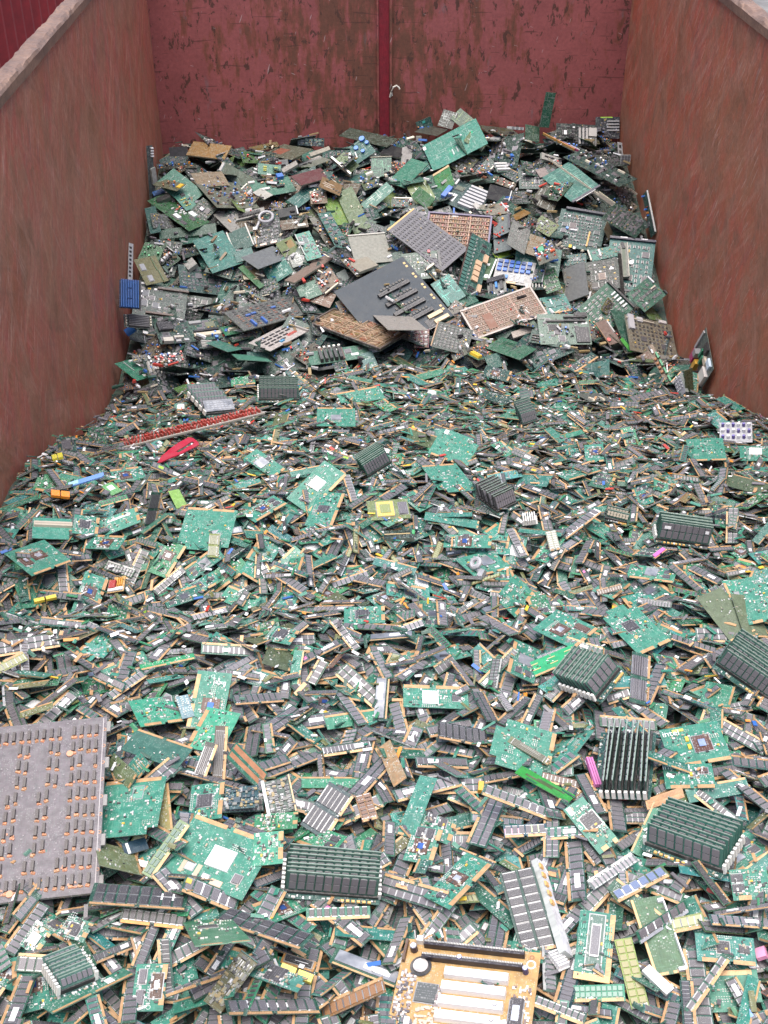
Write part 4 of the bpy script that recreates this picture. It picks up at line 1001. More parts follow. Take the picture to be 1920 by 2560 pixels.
# --- left part of the top
B('A', (405, 20, 470, 5, 480, 470, 440, 470), 'plain', 'tall thin rail standing on end in the left corner', None, name='connector_rail', cat='connector', c=(.07, .07, .08), n0=(.6, -.7, .2), x=[('connector', .8, .05+.05*i, .4, .025, 10, WHT) for i in range(4)])
B('A', (470, 215, 505, 195, 520, 330, 485, 350), 'plain', 'white socket standing upright near the side wall', None, name='connector_rail', cat='connector', c=(.5, .48, .45), n0=(.4, -.9, .2), th=.01, pat=.3)
B('A', (500, 335, 690, 215, 925, 420, 800, 560), 'solder', 'wide bare teal board under smaller cards', 'wide bare teal board', c=(.02, .19, .125), rows=12)
B('A', (1065, 222, 1095, 165, 1405, 300, 1330, 440), 'solder', 'long pale grey green board with a white edge', 'pale grey green board', c=(.21, .25, .20), rows=22, sj=(.4, .42, .36), x=[('edge', .55, .05, .7, .06, 7, (.62, .62, .6))])
B('A', (825, 335, 1230, 330, 1400, 570, 1060, 545), 'discrete', 'crowded grey board of blue and brown capacitors', 'crowded capacitor board', c=(.16, .16, .12), n=110, pal=(BLU, (.14, .05, .04), BLK, (.2, .3, .45), SIL, (.25, .15, .1)))
B('A', (820, 258, 1080, 240, 1162, 360, 880, 377), 'solder', 'tan board with white tracks on the crowded capacitor board', 'tan tracked board', c=(.30, .215, .135), rows=26, sj=(.6, .55, .48))
B('B', (70, 612, 400, 545, 500, 690, 150, 742), 'plain', 'teal board with black coils and a blue relay', 'coil board', c=(.06, .2, .14), x=[('roll', .25+.1*i, .1, .09, .12, 14, BLK) for i in range(4)]+[('component', .78, .08, .16, .22, 18, BLU)]+[('roll', .42+.11*i, .36, .09, .12, 14, BLK) for i in range(3)]+[('roll', .62+.1*i, .62, .09, .12, 14, BLK) for i in range(2)]+[('roll', .3+.12*i, .22, .07, .08, 9, (.6, .32, .2)) for i in range(3)]+[('edge', .05, .12, .16, .1, 9, (.62, .6, .56)), ('edge', .3, .62, .2, .1, 9, (.62, .6, .56))])
B('B', (115, 700, 170, 660, 300, 720, 200, 760), 'plain', 'white plastic sheet beside the coil board', None, name='back_plate', cat='plate', c=(.55, .55, .5), pat=0)
B('B', (410, 770, 600, 620, 712, 682, 500, 830), 'solder', 'dark teal board lying below the maroon board', 'dark teal board', c=(.014, .11, .10), rows=12)
B('B', (690, 550, 900, 642, 845, 722, 702, 660), 'plain', 'tan board with thin white wires', 'wired tan board', c=(.27, .17, .085), pat=.2, x=[('print', .4, .4, .5, .025, 0, (.7, .66, .6)), ('print', .3, .55, .4, .025, 0, (.7, .66, .6)), ('print', .45, .7, .5, .025, 0, (.7, .66, .6))])
B('B', (600, 690, 740, 680, 760, 790, 610, 800), 'discrete', 'small tan board of red parts beside the wired tan board', None, c=(.22, .15, .10), n=24, pal=(RED, CRM, (.4, .2, .15), SIL))
B('B', (1050, 560, 1110, 545, 1240, 620, 1050, 700), 'discrete', 'olive board of blue and clear parts with a cream rail', None, c=(.08, .10, .04), n=26, pal=(BLU, SIL, CRM, BLK), x=[('edge', .8, .05, .5, .14, 9, (.62, .6, .52))])
B('B', (718, 752, 850, 740, 945, 972, 800, 985), 'solder', 'yellow green notched board seen from its soldered back', 'yellow green notched board', c=(.17, .29, .045), rows=12, sj=(.5, .5, .2), poly=[(0, 0), (1, 0), (1, 1), (.15, 1), (.15, .55), (0, .5)])
B('B', (830, 712, 972, 640, 1130, 1000, 992, 1062), 'solder', 'long pale olive board standing over the yellow green notched board', 'long pale olive board', c=(.17, .22, .11), rows=26, sj=(.42, .45, .3), lam=.5, x=[('component', .5, .42, .09, .05, 5, (.4, .4, .3)), ('component', .85, .5, .06, .05, 5, (.45, .42, .3)), ('component', .3, .72, .06, .04, 5, (.45, .42, .3))])
B('A', (410, 500, 640, 420, 965, 680, 835, 752), 'ics', 'bright green board with white relays and striped parts', 'white relay board', c=(.02, .12, .03), n=(4, 3), p=.3, x=[('component', .2, .62, .18, .13, 12, (.7, .72, .72)), ('component', .75, .72, .2, .14, 12, (.62, .72, .66))]+[('roll', .38+.1*i, .5+.06*i, .12, .05, 7, (.7, .7, .68)) for i in range(3)]+[('roll', .42+.1*i, .4+.06*i, .12, .05, 7, (.5, .08, .06) if i == 1 else (.7, .7, .68)) for i in range(3)])
B('A', (660, 458, 780, 420, 872, 540, 792, 582), 'plain', 'small teal board with yellow resistors', 'yellow resistor board', c=(.06, .26, .18), x=[('roll', .3+.25*(i % 2), .35+.2*(i//2), .2, .08, 5, (.6, .55, .15)) for i in range(6)]+[('chip', .65, .1, .3, .16, 6, BLK)])
B('A', (500, 345, 570, 308, 782, 345, 690, 425), 'discrete', 'small olive board with a yellow edge strip', 'yellow edged board', c=(.16, .15, .08), n=12, x=[('component', .6, .9, .5, .14, 5, (.72, .46, .05))])
B('A', (485, 430, 580, 398, 602, 430, 502, 465), 'plain', 'bright blue connector block above the white relay board', 'blue block', name='connector_block', cat='connector', c=(.03, .17, .5), th=.022, pat=0)
B('A', (520, 480, 640, 440, 650, 470, 540, 520), 'plain', 'black connector lying below the blue block', None, name='connector_block', cat='connector', c=(.016, .015, .016), th=.02, pat=.1)
B('A', (790, 602, 930, 458, 1052, 562, 930, 682), 'ics', 'dark green board under a smoky grey cover', 'smoky board', c=(.03, .07, .05), n=(5, 4), chip=((.1, .1, .1), CHP), x=[('component', .5, .45, .16, .2, 10, (.75, .72, .78))])
B('A', (400, 560, 445, 540, 545, 760, 400, 782), 'solder', 'dark teal ribbed board by the side wall', None, c=(.012, .10, .09), rows=10, sj=(.03, .18, .15))
B('A', (465, 572, 640, 640, 682, 712, 492, 757), 'ics', 'grey brown framed module with chips', 'framed module', c=(.085, .075, .06), n=(5, 4), p=.7)
B('A', (540, 772, 1040, 680, 1042, 800, 560, 822), 'plain', 'stack of thin dark green boards lying flat', 'thin green stack', c=(.016, .075, .045), th=.02, edgec=(.03, .10, .05), pat=.8)
B('A', (1020, 612, 1100, 590, 1262, 742, 1160, 772), 'plain', 'grey white angled plate with an orange part', 'angled plate', name='back_plate', cat='plate', c=(.36, .35, .32), pat=.15, x=[('component', .7, .5, .12, .14, 5, (.7, .35, .1))])
B('A', (1205, 612, 1450, 562, 1470, 602, 1212, 678), 'plain', 'grey front bezel with a row of black buttons', 'button bezel', name='faceplate', cat='faceplate', c=(.42, .41, .38), th=.012, pat=.1, x=[('component', .12+.055*i, .55, .045, .5, 7, BLK, 6) for i in range(14)]+[('component', .55, .12, .05, .18, 4, RED, 6)])
B('B', (330, 862, 490, 828, 512, 902, 342, 932), 'plain', 'black ribbed block with a chrome end', 'black ribbed block', c=(.014, .014, .016), th=.025, pat=.1, x=[('edge', .97, .5, .06, 1.0, 3, (.6, .6, .6), 12)])
B('B', (345, 940, 570, 920, 600, 990, 360, 1030), 'solder', 'rusty brown board below the black ribbed block', None, c=(.14, .08, .045), rows=14, x=[('connector', .75, .85, .3, .25, 10, (.6, .56, .48))])
B('A', (1370, 692, 1590, 642, 1605, 850, 1385, 902), 'ics', 'grey black chip board with white and yellow stickers', 'stickered chip board', c=(.05, .05, .05), n=(8, 7), st=.2, fill=(.5, .7), x=[('gold', .02, .6, .05, .7, 0, (.5, .32, .15)), ('connector', .3, .97, .25, .08, 8, (.75, .6, .5)), ('connector', .7, .97, .25, .08, 8, (.75, .6, .5))])
B('A', (1400, 600, 1540, 590, 1545, 700, 1400, 710), 'cable', 'grey cable curled in a loop above the stickered chip board', 'grey cable loop', name='cable', cat='cable')
B('A', (790, 852, 1135, 740, 1235, 1040, 1050, 1110), 'solder', 'large teal board with outlined squares and fine tracks', 'large tracked teal board', c=(.030, .185, .155), rows=22, sj=(.10, .36, .31), x=[('print', .45, .15, .14, .012, 0, (.25, .5, .45)), ('print', .45, .25, .14, .012, 0, (.25, .5, .45)), ('print', .74, .12, .14, .012, 0, (.25, .5, .45)), ('print', .74, .22, .14, .012, 0, (.25, .5, .45))])
X('A', (1140, 792, 1300, 700, 1368, 892, 1200, 942), 'plain', 'dark teal card clamped between two pale rails', 'railed teal card', c=(.010, .085, .075), th=.01, x=[('edge', .0, .5, .07, 1.1, 9, (.6, .58, .52)), ('edge', 1.0, .45, .06, 1.1, 9, (.6, .58, .54))])
B('E', (1190, 105, 1350, 80, 1368, 150, 1220, 218), 'solder', 'thick teal board end below the railed teal card', None, c=(.016, .13, .12), th=.014, rows=8)
PL('E', (1220, 150, 1560, 60, 1642, 150, 1430, 262), 'plain', 'flat blue grey metal sheet', 'blue grey sheet', c=(.20, .22, .23), pat=.1)
B('F', (110, 192, 222, 88, 322, 240, 165, 272), 'plain', 'mossy olive board with rust blotches', 'mossy olive board', c=(.11, .16, .02), pat=.3, x=[('print', .7, .4, .4, .5, 0, (.18, .11, .02))])
B('B', (680, 882, 762, 868, 972, 1180, 832, 1202), 'ics', 'teal board of square chips standing below the yellow green notched board', 'teal chip board', c=(.016, .12, .10), n=(4, 9), mix=.4, x=[('label', .55, .08, .2, .06, .5, WHT), ('component', .3, .72, .14, .05, 6, (.5, .3, .06))])
B('B', (600, 930, 640, 900, 830, 1190, 780, 1200), 'discrete', 'brown narrow card with a grey frame leaning on the teal chip board', None, c=(.12, .10, .07), n=16)
X('F', (265, 100, 392, 58, 502, 290, 370, 322), 'ics', 'pale mint card with dark chips and white lettering', 'mint card', c=(.09, .33, .25), n=(3, 5), p=.5, x=[('edge', .03, .4, .06, .8, 6, (.4, .42, .4)), ('chip', .5, .3, .28, .18, 3, (.06, .1, .1))])
B('F', (0, 402, 165, 280, 262, 420, 60, 532), 'solder', 'teal board marked with white outline letters', 'lettered teal board', c=(.022, .19, .15), rows=10, x=[('print', u+.035*k, v+.02*(k % 2), .016, .15-.04*(k % 2), 0, (.45, .6, .55)) for u, v, n_ in ((.2, .25, 4), (.6, .3, 5), (.45, .75, 5), (.75, .7, 4)) for k in range(n_)])
B('F', (200, 272, 300, 240, 352, 350, 252, 382), 'solder', 'silver board with swirling tracks beside the mint card', None, c=(.30, .31, .28), rows=20, sj=(.6, .6, .58))
B('F', (170, 492, 520, 288, 592, 302, 272, 522), 'plain', 'long brownish grey plate lying slantwise', 'brownish plate', name='back_plate', cat='plate', c=(.27, .20, .165), pat=.2, th=.008)
B('F', (430, 470, 570, 390, 662, 490, 522, 642), 'discrete', 'tan board of red, white and black round parts', 'red dotted tan board', c=(.30, .21, .155), n=40, pal=(RED, BLK, WHT, BLK, (.55, .2, .1), (.3, .45, .6)), x=[('connector', .5, .97, .8, .08, 9, CRM)])
PL('F', (625, 430, 700, 392, 742, 470, 660, 512), 'plain', 'small pale green glassy plate beside the red dotted tan board', None, c=(.32, .37, .34), pat=.1)
B('F', (700, 320, 850, 290, 1000, 350, 830, 440), 'plain', 'cream plate edges under the grey white metal sheet', None, name='back_plate', cat='plate', c=(.40, .37, .30), th=.012, pat=.1)
PL('F', (700, 110, 1052, 78, 1105, 330, 812, 352), 'plain', 'stained grey white metal sheet', 'stained grey sheet', c=(.33, .32, .27), pat=.35, th=.004, x=[('edge', .5, .02, 1.0, .04, 6, (.42, .41, .36))])
B('F', (660, 300, 700, 310, 850, 440, 800, 470), 'discrete', 'narrow rack strip of brass and silver parts', None, c=(.25, .2, .12), n=20, pal=((.5, .36, .1), SIL, BLK, RED))
B('E', (1225, 232, 1412, 228, 1412, 342, 1300, 345), 'plain', 'cream square chip carrier with gold contacts', 'cream chip carrier', c=(.48, .40, .27), pat=1, x=[('print', .6, .5, .4, .5, 0, (.22, .17, .1))])
B('E', (1228, 232, 1272, 228, 1455, 390, 1410, 435), 'solder', 'long moss green strip across the cream chip carrier', 'moss green strip', c=(.05, .17, .055), rows=6, sj=(.2, .3, .15))
B('E', (1420, 400, 1560, 330, 1590, 420, 1460, 490), 'ics', 'small dark board of upright parts below the lettered teal board', None, c=(.012, .06, .045), n=(6, 3))
# --- middle of the old pile
B('G', (285, 215, 968, 265, 905, 640, 250, 590), 'copper', 'copper wired panel half hidden under the purple grey grid board', 'hidden copper panel', c=(.19, .085, .045), n=(8, 24), frame=(.14, .12, .19), x=[('label', .42, .03, .09, .07, 9, WHT)], wire=(.52, .36, .27))
B('G', (985, 265, 1110, 238, 1185, 590, 955, 652), 'plain', 'grey board dotted with red lamps', 'red lamp board', c=(.19, .21, .21), pat=.5, x=[('component', u, v, .08, .035, 6, RED) for u, v in ((.12, .25), (.55, .35), (.25, .5), (.4, .48), (.6, .45), (.3, .75), (.55, .72), (.2, .92))]+[('component', .6, .12, .1, .06, 9, (.6, .33, .08)), ('edge', .98, .25, .12, .4, 12, (.06, .06, .07)), ('edge', .98, .75, .12, .3, 12, (.06, .06, .07))])
B('G', (1155, 290, 1362, 400, 1275, 652, 1110, 540), 'solder', 'grey silver board of winding tracks', 'winding track board', c=(.26, .26, .25), rows=60, sj=(.62, .62, .6))
B('G', (1350, 420, 1527, 510, 1420, 662, 1270, 640), 'solder', 'amber brown see through board', 'amber board', c=(.16, .082, .02), rows=20, sj=(.09, .045, .01))
B('H', (0, 560, 130, 520, 270, 660, 0, 790), 'discrete', 'grey board with green terminals and an orange barrel', 'orange barrel board', c=(.17, .155, .125), n=60, pal=(BLU, RED, SIL, (.3, .15, .1), (.2, .3, .25)), x=[('component', .35, .35, .3, .25, 12, (.10, .36, .2)), ('roll', .85, .62, .22, .2, 13, (.62, .10, .03))])
B('G', (955, 652, 1132, 588, 1182, 692, 1010, 700), 'plain', 'lime green sheet corner', 'lime sheet', name='back_plate', cat='plate', c=(.32, .48, .06), pat=.1)
B('H', (740, 268, 790, 460, 770, 500, 690, 420), 'plain', 'tan board edge in the shade between chip boards', None, c=(.2, .15, .09))
B('H', (255, 180, 748, 250, 662, 640, 178, 542), 'ics', 'teal chip board with a black handle bar along its top', 'black handled board', c=(.022, .085, .075), n=(11, 10), p=.93, chip=(CHP, (.07, .08, .08), CH2), fill=(.62, .5), ch=.004, mix=.03,
  x=[('edge', .55, .0, .9, .06, 14, (.03, .03, .045)), ('connector', .7, .72, .035, .4, 8, (.6, .36, .1)), ('chip', .32, .42, .14, .16, 5, (.11, .09, .09)), ('label', .2, .16, .05, .09, 5, WHT), ('label', .42, .7, .05, .06, 5, WHT), ('label', .42, .78, .05, .05, 5, WHT), ('label', .37, .96, .06, .08, 5, YEL), ('label', .46, .99, .05, .06, 5, WHT), ('cyl', .22, .52, .014, 0, 9, BLU), ('edge', .36, .55, .14, .03, 10, WHT)])
B('H', (770, 480, 1246, 530, 1172, 1062, 700, 1010), 'ics', 'bright teal chip board leaning by the side wall', 'bright teal chip board', c=(.030, .185, .175), n=(8, 9), p=.8, mix=.06, fill=(.38, .66), x=[('edge', .5, .0, 1.02, .045, 12, (.035, .03, .06)), ('edge', .3, -.01, .16, .02, 14, WHT), ('edge', .75, -.01, .14, .02, 14, WHT), ('cyl', .52, .45, .022, 0, 8, WHT), ('chip', .86, .76, .16, .14, 4, CHP), ('label', .88, .92, .08, .07, 4.5, WHT), ('edge', .55, 1.0, .5, .04, 12, (.03, .03, .05))])
B('H', (290, 660, 520, 640, 525, 740, 290, 775), 'ics', 'narrow teal strip of chips under the black handled board', None, c=(.018, .12, .115), n=(5, 1))
X('H', (1030, 1060, 1270, 880, 1450, 1062, 1230, 1250), 'ics', 'green card with white edged chips jutting against the side wall', 'jutting green card', c=(.020, .145, .085), n=(7, 3), p=.8, mix=0, x=[('edge', .95, .15, .05, .35, 9, WHT), ('edge', 1.0, .9, .05, .2, 10, BLK), ('edge', .8, .45, .2, .06, 9, CRM)])
B('H', (285, 782, 512, 745, 545, 1040, 312, 1182), 'plain', 'dull lead grey plate below the chip boards', 'lead grey plate', name='back_plate', cat='plate', c=(.20, .205, .20), pat=.08, th=.006)
B('H', (510, 742, 842, 680, 892, 1000, 545, 1042), 'ics', 'black board with a brown square processor', 'brown processor board', c=(.018, .018, .015), n=(6, 7), p=.8, chip=((.02, .022, .022), (.04, .035, .03)), x=[('chip', .46, .55, .22, .22, 5, (.24, .17, .13)), ('chip', .46, .55, .14, .14, 6, (.14, .09, .07)), ('label', .78, .3, .13, .1, 5, WHT), ('component', .85, .7, .06, .06, 5, (.5, .3, .06))])
X('H', (540, 622, 900, 530, 952, 650, 562, 722), 'ics', 'mint card with clustered parts and a white end', 'white ended mint card', c=(.05, .24, .19), n=(6, 2), p=.5, x=[('edge', .01, .5, .04, 1.0, 11, (.62, .58, .48)), ('slot', .3, .4, .05, .6, 5, WHT), ('connector', .95, .3, .08, .6, 14, BLK)])
B('H', (870, 540, 950, 540, 962, 890, 885, 895), 'plain', 'long grey connector with silver teeth', 'toothed connector', name='connector_block', cat='connector', c=(.28, .28, .24), th=.016, pat=.1, x=[('print', .45, .55, .4, .8, 0, (.10, .13, .09), 7), ('edge', .98, .5, .12, 1.0, 6, (.5, .46, .38), 7)])
B('H', (845, 640, 872, 640, 925, 1100, 880, 1090), 'plain', 'black flat cable hanging beside the toothed connector', None, name='cable', cat='cable', c=(.012, .012, .012), pat=0, th=.004)
B('G', (1440, 840, 1620, 780, 1660, 1010, 1530, 1060), 'ics', 'small leaf green board with dark sockets', None, c=(.03, .16, .055), n=(4, 4), chip=((.02, .04, .03),))
B('I', (850, 162, 1082, 120, 1140, 262, 930, 305), 'ics', 'pale aqua card with a gold foot below the copper grid panel', 'pale aqua card', c=(.08, .29, .25), n=(5, 4), p=.6, chip=((.07, .17, .15), CHP), mix=.3, x=[('gold', .6, .97, .6, .07, 0, GLD), ('slot', .35, .35, .05, .3, 5, WHT)])
B('G', (0, 612, 430, 640, 420, 850, 60, 960), 'ics', 'sage board with two white stickers and red parts', 'sage board', c=(.06, .115, .085), n=(9, 7), p=.8, chip=((.06, .085, .08), (.08, .12, .1)), fill=(.6, .5), mix=.02, x=[('edge', .97, .5, .07, .9, 9, (.04, .045, .05)), ('component', .72, .02, .07, .1, 8, (.55, .10, .12)), ('component', .66, .35, .04, .06, 5, (.45, .1, .1)), ('label', .5, .85, .1, .11, 5, WHT), ('label', .8, .85, .1, .11, 5, WHT)])
B('F', (1055, 48, 1320, -112, 1745, 206, 1555, 430), 'ics', 'purple grey board with a dense grid of dark chips and a gold edge', 'purple grey grid board', c=(.15, .14, .165), n=(12, 12), p=1, noleads=1, mix=0, st=0, chip=((.045, .043, .052),), fill=(.56, .5), ch=.005, pat=.25, th=.006, lam=.6, m=.04, x=[('edge', .5, .0, 1.0, .05, 2, (.58, .34, .10))])
B('G', (320, 962, 500, 848, 690, 1080, 490, 1192), 'solder', 'square sea green board lying over the navy backplane', 'sea green square board', c=(.03, .19, .165), rows=24, sj=(.15, .42, .36))
B('G', (850, 690, 1042, 688, 900, 930, 810, 900), 'plain', 'green sheet smeared with white paint', 'white smeared sheet', name='back_plate', cat='plate', c=(.075, .15, .065), pat=.2, x=[('print', .35, .3, .5, .1, 0, (.75, .75, .75)), ('print', .9, .5, .1, .95, 0, (.78, .78, .78)), ('print', .5, .82, .6, .14, 0, (.75, .75, .75))])
B('G', (1010, 690, 1422, 740, 1350, 985, 960, 930), 'plain', 'white board set with blue and white blocks', 'blue block board', c=(.55, .54, .52), pat=.1,
  x=[('component', .1+.15*i, .12+.17*j, .11, .12, 9, ((.04, .15, .55) if (i*3+j*5) % 4 else (.03, .07, .20))) for i in range(6) for j in range(3)]+[('component', .47+.14*i, .62+.055*j, .11, .03, 5, (.72, .72, .72)) for i in range(3) for j in range(6)]+[('component', .3, .75, .13, .13, 9, (.05, .22, .62)), ('edge', .35, .97, .5, .08, 5, (.6, .42, .24))])
B('G', (905, 912, 1090, 850, 1108, 1040, 912, 1082), 'plain', 'small device with two black heat sinks and a blue part', 'twin heat sink device', c=(.30, .29, .27), x=[('component', .5, .25, .95, .26, 16, BLK), ('component', .22, .6, .16, .5, 10, (.05, .05, .05)), ('component', .78, .6, .16, .5, 10, (.05, .05, .05)), ('component', .5, .55, .12, .3, 12, (.04, .22, .6)), ('print', .25, .93, .25, .08, 0, WHT), ('print', .7, .93, .25, .08, 0, WHT)])
X('G', (700, 455, 948, 490, 800, 1200, 610, 985), 'plain', 'long teal card with a row of tan relays and a white toothed seam', 'tan relay card', c=(.025, .11, .095), lam=.7,
  x=[('component', .62, .42+.09*i, .26, .075, 11, (.56, .38, .24)) for i in range(4)]+[('component', .88, .3, .18, .13, 11, (.56, .38, .24)), ('component', .9, .8, .16, .12, 11, (.56, .38, .24))]+[('component', .12, .08+.06*i, .22, .045, 4, (.03, .13, .11)) for i in range(14)]+[('metal', .33, .06+.06*i, .05, .025, 4, (.7, .7, .7)) for i in range(15)]+[('chip', .7, .1+.1*i, .2, .04, 4, BLK) for i in range(2)]+[('chip', .6, .84+.05*i, .3, .03, 4, BLK) for i in range(3)]+[('edge', .0, .5, .05, 1.0, 6, (.05, .025, .02))])
B('F', (600, 600, 1195, 280, 1640, 800, 1040, 1110), 'plain', 'large navy backplane with four black slots', 'navy backplane', c=(.009, .026, .048), pat=.08, lam=.6, th=.004,
  x=[('slot', .62, .34+.155*i, .44, .05, 14, (.022, .021, .024)) for i in range(4)]+[('component', .48+.045*k, .275+.155*i, .03, .028, 5, (.04, .035, .03)) for i in range(4) for k in range(8)]+
    [('component', .955+.03*(k % 2)*0, .09+.18*(k//2)+.05*(k % 2), .03, .032, 2, (.55, .38, .14)) for k in range(10)]+[('label', .055, .06, .09, .035, .5, WHT), ('label', .035, .13, .035, .08, .5, WHT), ('label', .08, .15, .09, .03, .5, WHT)]+
    [('component', .12+.05*(k % 7), .72+.055*(k//7), .035, .03, 3, ((.2, .21, .22), (.12, .13, .14), (.3, .3, .28))[k % 3]) for k in range(28)]+[('component', .3, .66, .08, .07, 4, (.10, .2, .06)), ('chip', .72, .95, .14, .12, 3, BLK), ('component', .82, .88, .2, .05, 10, (.55, .43, .25)), ('component', .85, .97, .2, .05, 10, (.55, .43, .25))])
B('E', (1088, 622, 1660, 500, 1818, 630, 1290, 803), 'ics', 'grey board with rows of dark and orange chips and blue handles', 'grey orange chip board', c=(.135, .125, .125), n=(10, 9), p=.95, noleads=1, mix=0, st=0, chip=(BLK, BLK, (.24, .10, .065)), fill=(.55, .4), th=.005,
  x=[('component', .2, .82, .03, .28, 13, (.03, .12, .42)), ('component', .36, .82, .03, .28, 13, (.03, .12, .42)), ('component', .24, .42, .07, .07, 9, (.05, .13, .38)), ('component', .33, .40, .07, .07, 9, (.05, .13, .38)), ('component', .65, .37, .07, .07, 9, (.05, .13, .38))])
B('F', (385, 862, 620, 735, 1212, 970, 1000, 1102), 'copper', 'copper brown panel of wired rows with a thick dark edge', 'copper brown panel', c=(.20, .105, .045), n=(6, 26), th=.009, edgec=(.02, .018, .022), frame=(.09, .07, .06), wire=(.5, .36, .24), pin=(.33, .17, .07), lam=.6)
B('F', (860, 790, 1342, 790, 1330, 925, 1150, 918), 'solder', 'speckled pale foil board beside the copper brown panel', 'speckled pale board', c=(.42, .37, .34), rows=34, sj=(.66, .64, .62))
B('F', (1310, 932, 1422, 890, 1432, 1090, 1290, 1052), 'ics', 'maroon board strip with pale chips', 'maroon chip strip', c=(.20, .02, .05), n=(3, 4), chip=((.3, .2, .2), (.4, .4, .4)))
B('I', (170, 272, 772, 68, 935, 295, 310, 530), 'copper', 'large copper grid panel with a white lower edge', 'copper grid panel', c=(.20, .09, .05), n=(7, 28), frame=(.42, .36, .32), wire=(.44, .31, .24), pin=(.27, .125, .065), th=.014, edgec=(.03, .03, .06), lam=.6, x=[('print', .28, .62, .12, .5, 0, (.16, .06, .03), 9.5)])
B('Q', (840, 480, 1022, 374, 1166, 415, 942, 522), 'plain', 'small light grey board with short rows of black chips', 'light grey chip board', c=(.38, .35, .33), pat=.2, th=.003, x=[('chip', .18+.16*i, .22+.17*j, .11, .06, 4, BLK) for j, n_ in enumerate((5, 5, 4, 3)) for i in range(n_)]+[('edge', 1.0, .5, .04, 1.1, 10, (.32, .3, .28)), ('component', .42, .82, .1, .1, 6, (.05, .25, .45))]+[('component', .66+.04*i, .68, .02, .14, 4, (.5, .12, .10)) for i in range(6)])
B('F', (1500, 842, 1810, 920, 1750, 1140, 1440, 1060), 'ics', 'black board packed with dark chips and a tan side', 'packed black board', c=(.02, .022, .02), n=(8, 8), p=.95, mix=.06, chip=((.035, .036, .035), (.05, .05, .05)), fill=(.74, .6), x=[('edge', .01, .5, .04, 1.0, 4, (.3, .18, .09))])
B('I', (610, 460, 792, 402, 800, 455, 640, 512), 'plain', 'cream ribbed connector below the copper grid panel', None, name='connector_block', cat='connector', c=(.55, .47, .40), th=.014, pat=.1, x=[('print', .5, .25*i+.12, 1, .04, 0, (.25, .2, .17), 7) for i in range(4)])
MBD('I', (840, 318, 1275, 280, 1312, 580, 862, 540), 'mb', 'pale main board with black slots near the pile foot', 'pale main board', c=(.17, .25, .20), slots=2, caps=4, slotcol=BLK, pat=1, x=[('chip', .28, .45, .18, .2, 4, BLK), ('chip', .52, .42, .14, .16, 4, (.1, .13, .12)), ('slot', .4, .25, .5, .06, 9, (.04, .04, .04)), ('component', .85, .05, .25, .14, 11, BLK), ('component', .84, .7, .26, .5, 7, (.05, .05, .055)), ('label', .9, .3, .13, .06, .6, WHT)])
B('I', (370, 592, 540, 500, 832, 600, 702, 692), 'solder', 'rough green board with a dark circular patch', 'circular patch board', c=(.035, .15, .085), rows=40, sj=(.35, .42, .38), x=[('print', .7, .4, .3, .45, 0, (.008, .06, .03))])
B('I', (225, 640, 280, 625, 390, 680, 330, 700), 'plain', 'small card with two yellow boxes below the packed black board', 'twin yellow boxes', c=(.02, .12, .06), x=[('component', .35, .5, .25, .7, 12, YEL), ('component', .65, .5, .25, .7, 12, YEL)])
B('J', (0, 262, 292, 0, 480, 262, 250, 470), 'ics', 'green board of slim chips with a black edge bar', 'slim chip board', c=(.010, .125, .068), n=(6, 8), p=.75, fill=(.7, .3), mix=0, lam=.5, x=[('edge', 1.0, .5, .05, 1.0, 12, (.018, .018, .022)), ('edge', 0.0, .5, .03, 1.0, 4, (.02, .22, .12))]+[('component', .88, .34+.11*i, .13, .05, 8, (.75, .77, .77)) for i in range(5)]+[('component', .3, .78, .1, .06, 6, (.5, .3, .05)), ('component', .22, .6, .1, .05, 6, WHT)])
B('J', (215, 240, 265, 165, 340, 190, 265, 330), 'ics', 'small olive khaki card lying on the slim chip board', 'khaki card', c=(.20, .19, .06), n=(2, 4), x=[('component', .4, .95, .25, .12, 4, WHT)])
B('J', (150, 372, 265, 345, 375, 530, 300, 572), 'plain', 'pinkish brown board with a white tab', 'pinkish brown board', c=(.27, .18, .15), pat=.2, x=[('edge', .0, .5, .05, .9, 5, (.35, .22, .12)), ('component', .95, .35, .1, .5, 6, (.6, .58, .55)), ('cyl', .15, .8, .018, 0, 8, RED)])
B('J', (335, 275, 395, 255, 640, 640, 400, 612), 'plain', 'dark green frame board under the khaki chip board', None, c=(.012, .09, .055), th=.006)
B('J', (450, 310, 830, 380, 925, 712, 490, 600), 'ics', 'khaki chip board leaning against the side wall', 'khaki chip board', c=(.235, .19, .135), n=(10, 8), p=.9, chip=(CH2, BLK), fill=(.5, .5), mix=.08, th=.004, x=[('edge', .3, .1, .6, .03, 9, (.45, .4, .32)), ('component', .3, .08, .12, .12, 9, (.5, .5, .5)), ('component', .1, .2, .12, .4, 12, (.42, .42, .44)), ('component', .8, .0, .15, .08, 9, (.55, .52, .5))])
B('J', (380, 515, 400, 500, 500, 620, 470, 640), 'plain', 'vivid green plastic strip below the khaki chip board', 'vivid green strip', name='plastic_strip', cat='plastic strip', c=(.06, .42, .04), pat=0, th=.006)
B('J', (600, 580, 660, 560, 835, 880, 790, 910), 'plain', 'terminal board with green clamps and copper relays', 'green clamp board', c=(.30, .17, .09), n0=(-.4, -.75, .5), x=[('component', .8, .3+.2*i, .3, .15, 16, (.025, .32, .13)) for i in range(4)]+[('roll', .3, .36+.11*i, .4, .09, 12, (.42, .19, .08)) for i in range(4)]+[('component', 1.1, .25+.25*i, .3, .02, 9, (.6, .5, .4)) for i in range(3)]+[('component', .3, .06, .3, .1, 9, BLK), ('component', .4, .16, .3, .1, 9, (.6, .6, .6))])
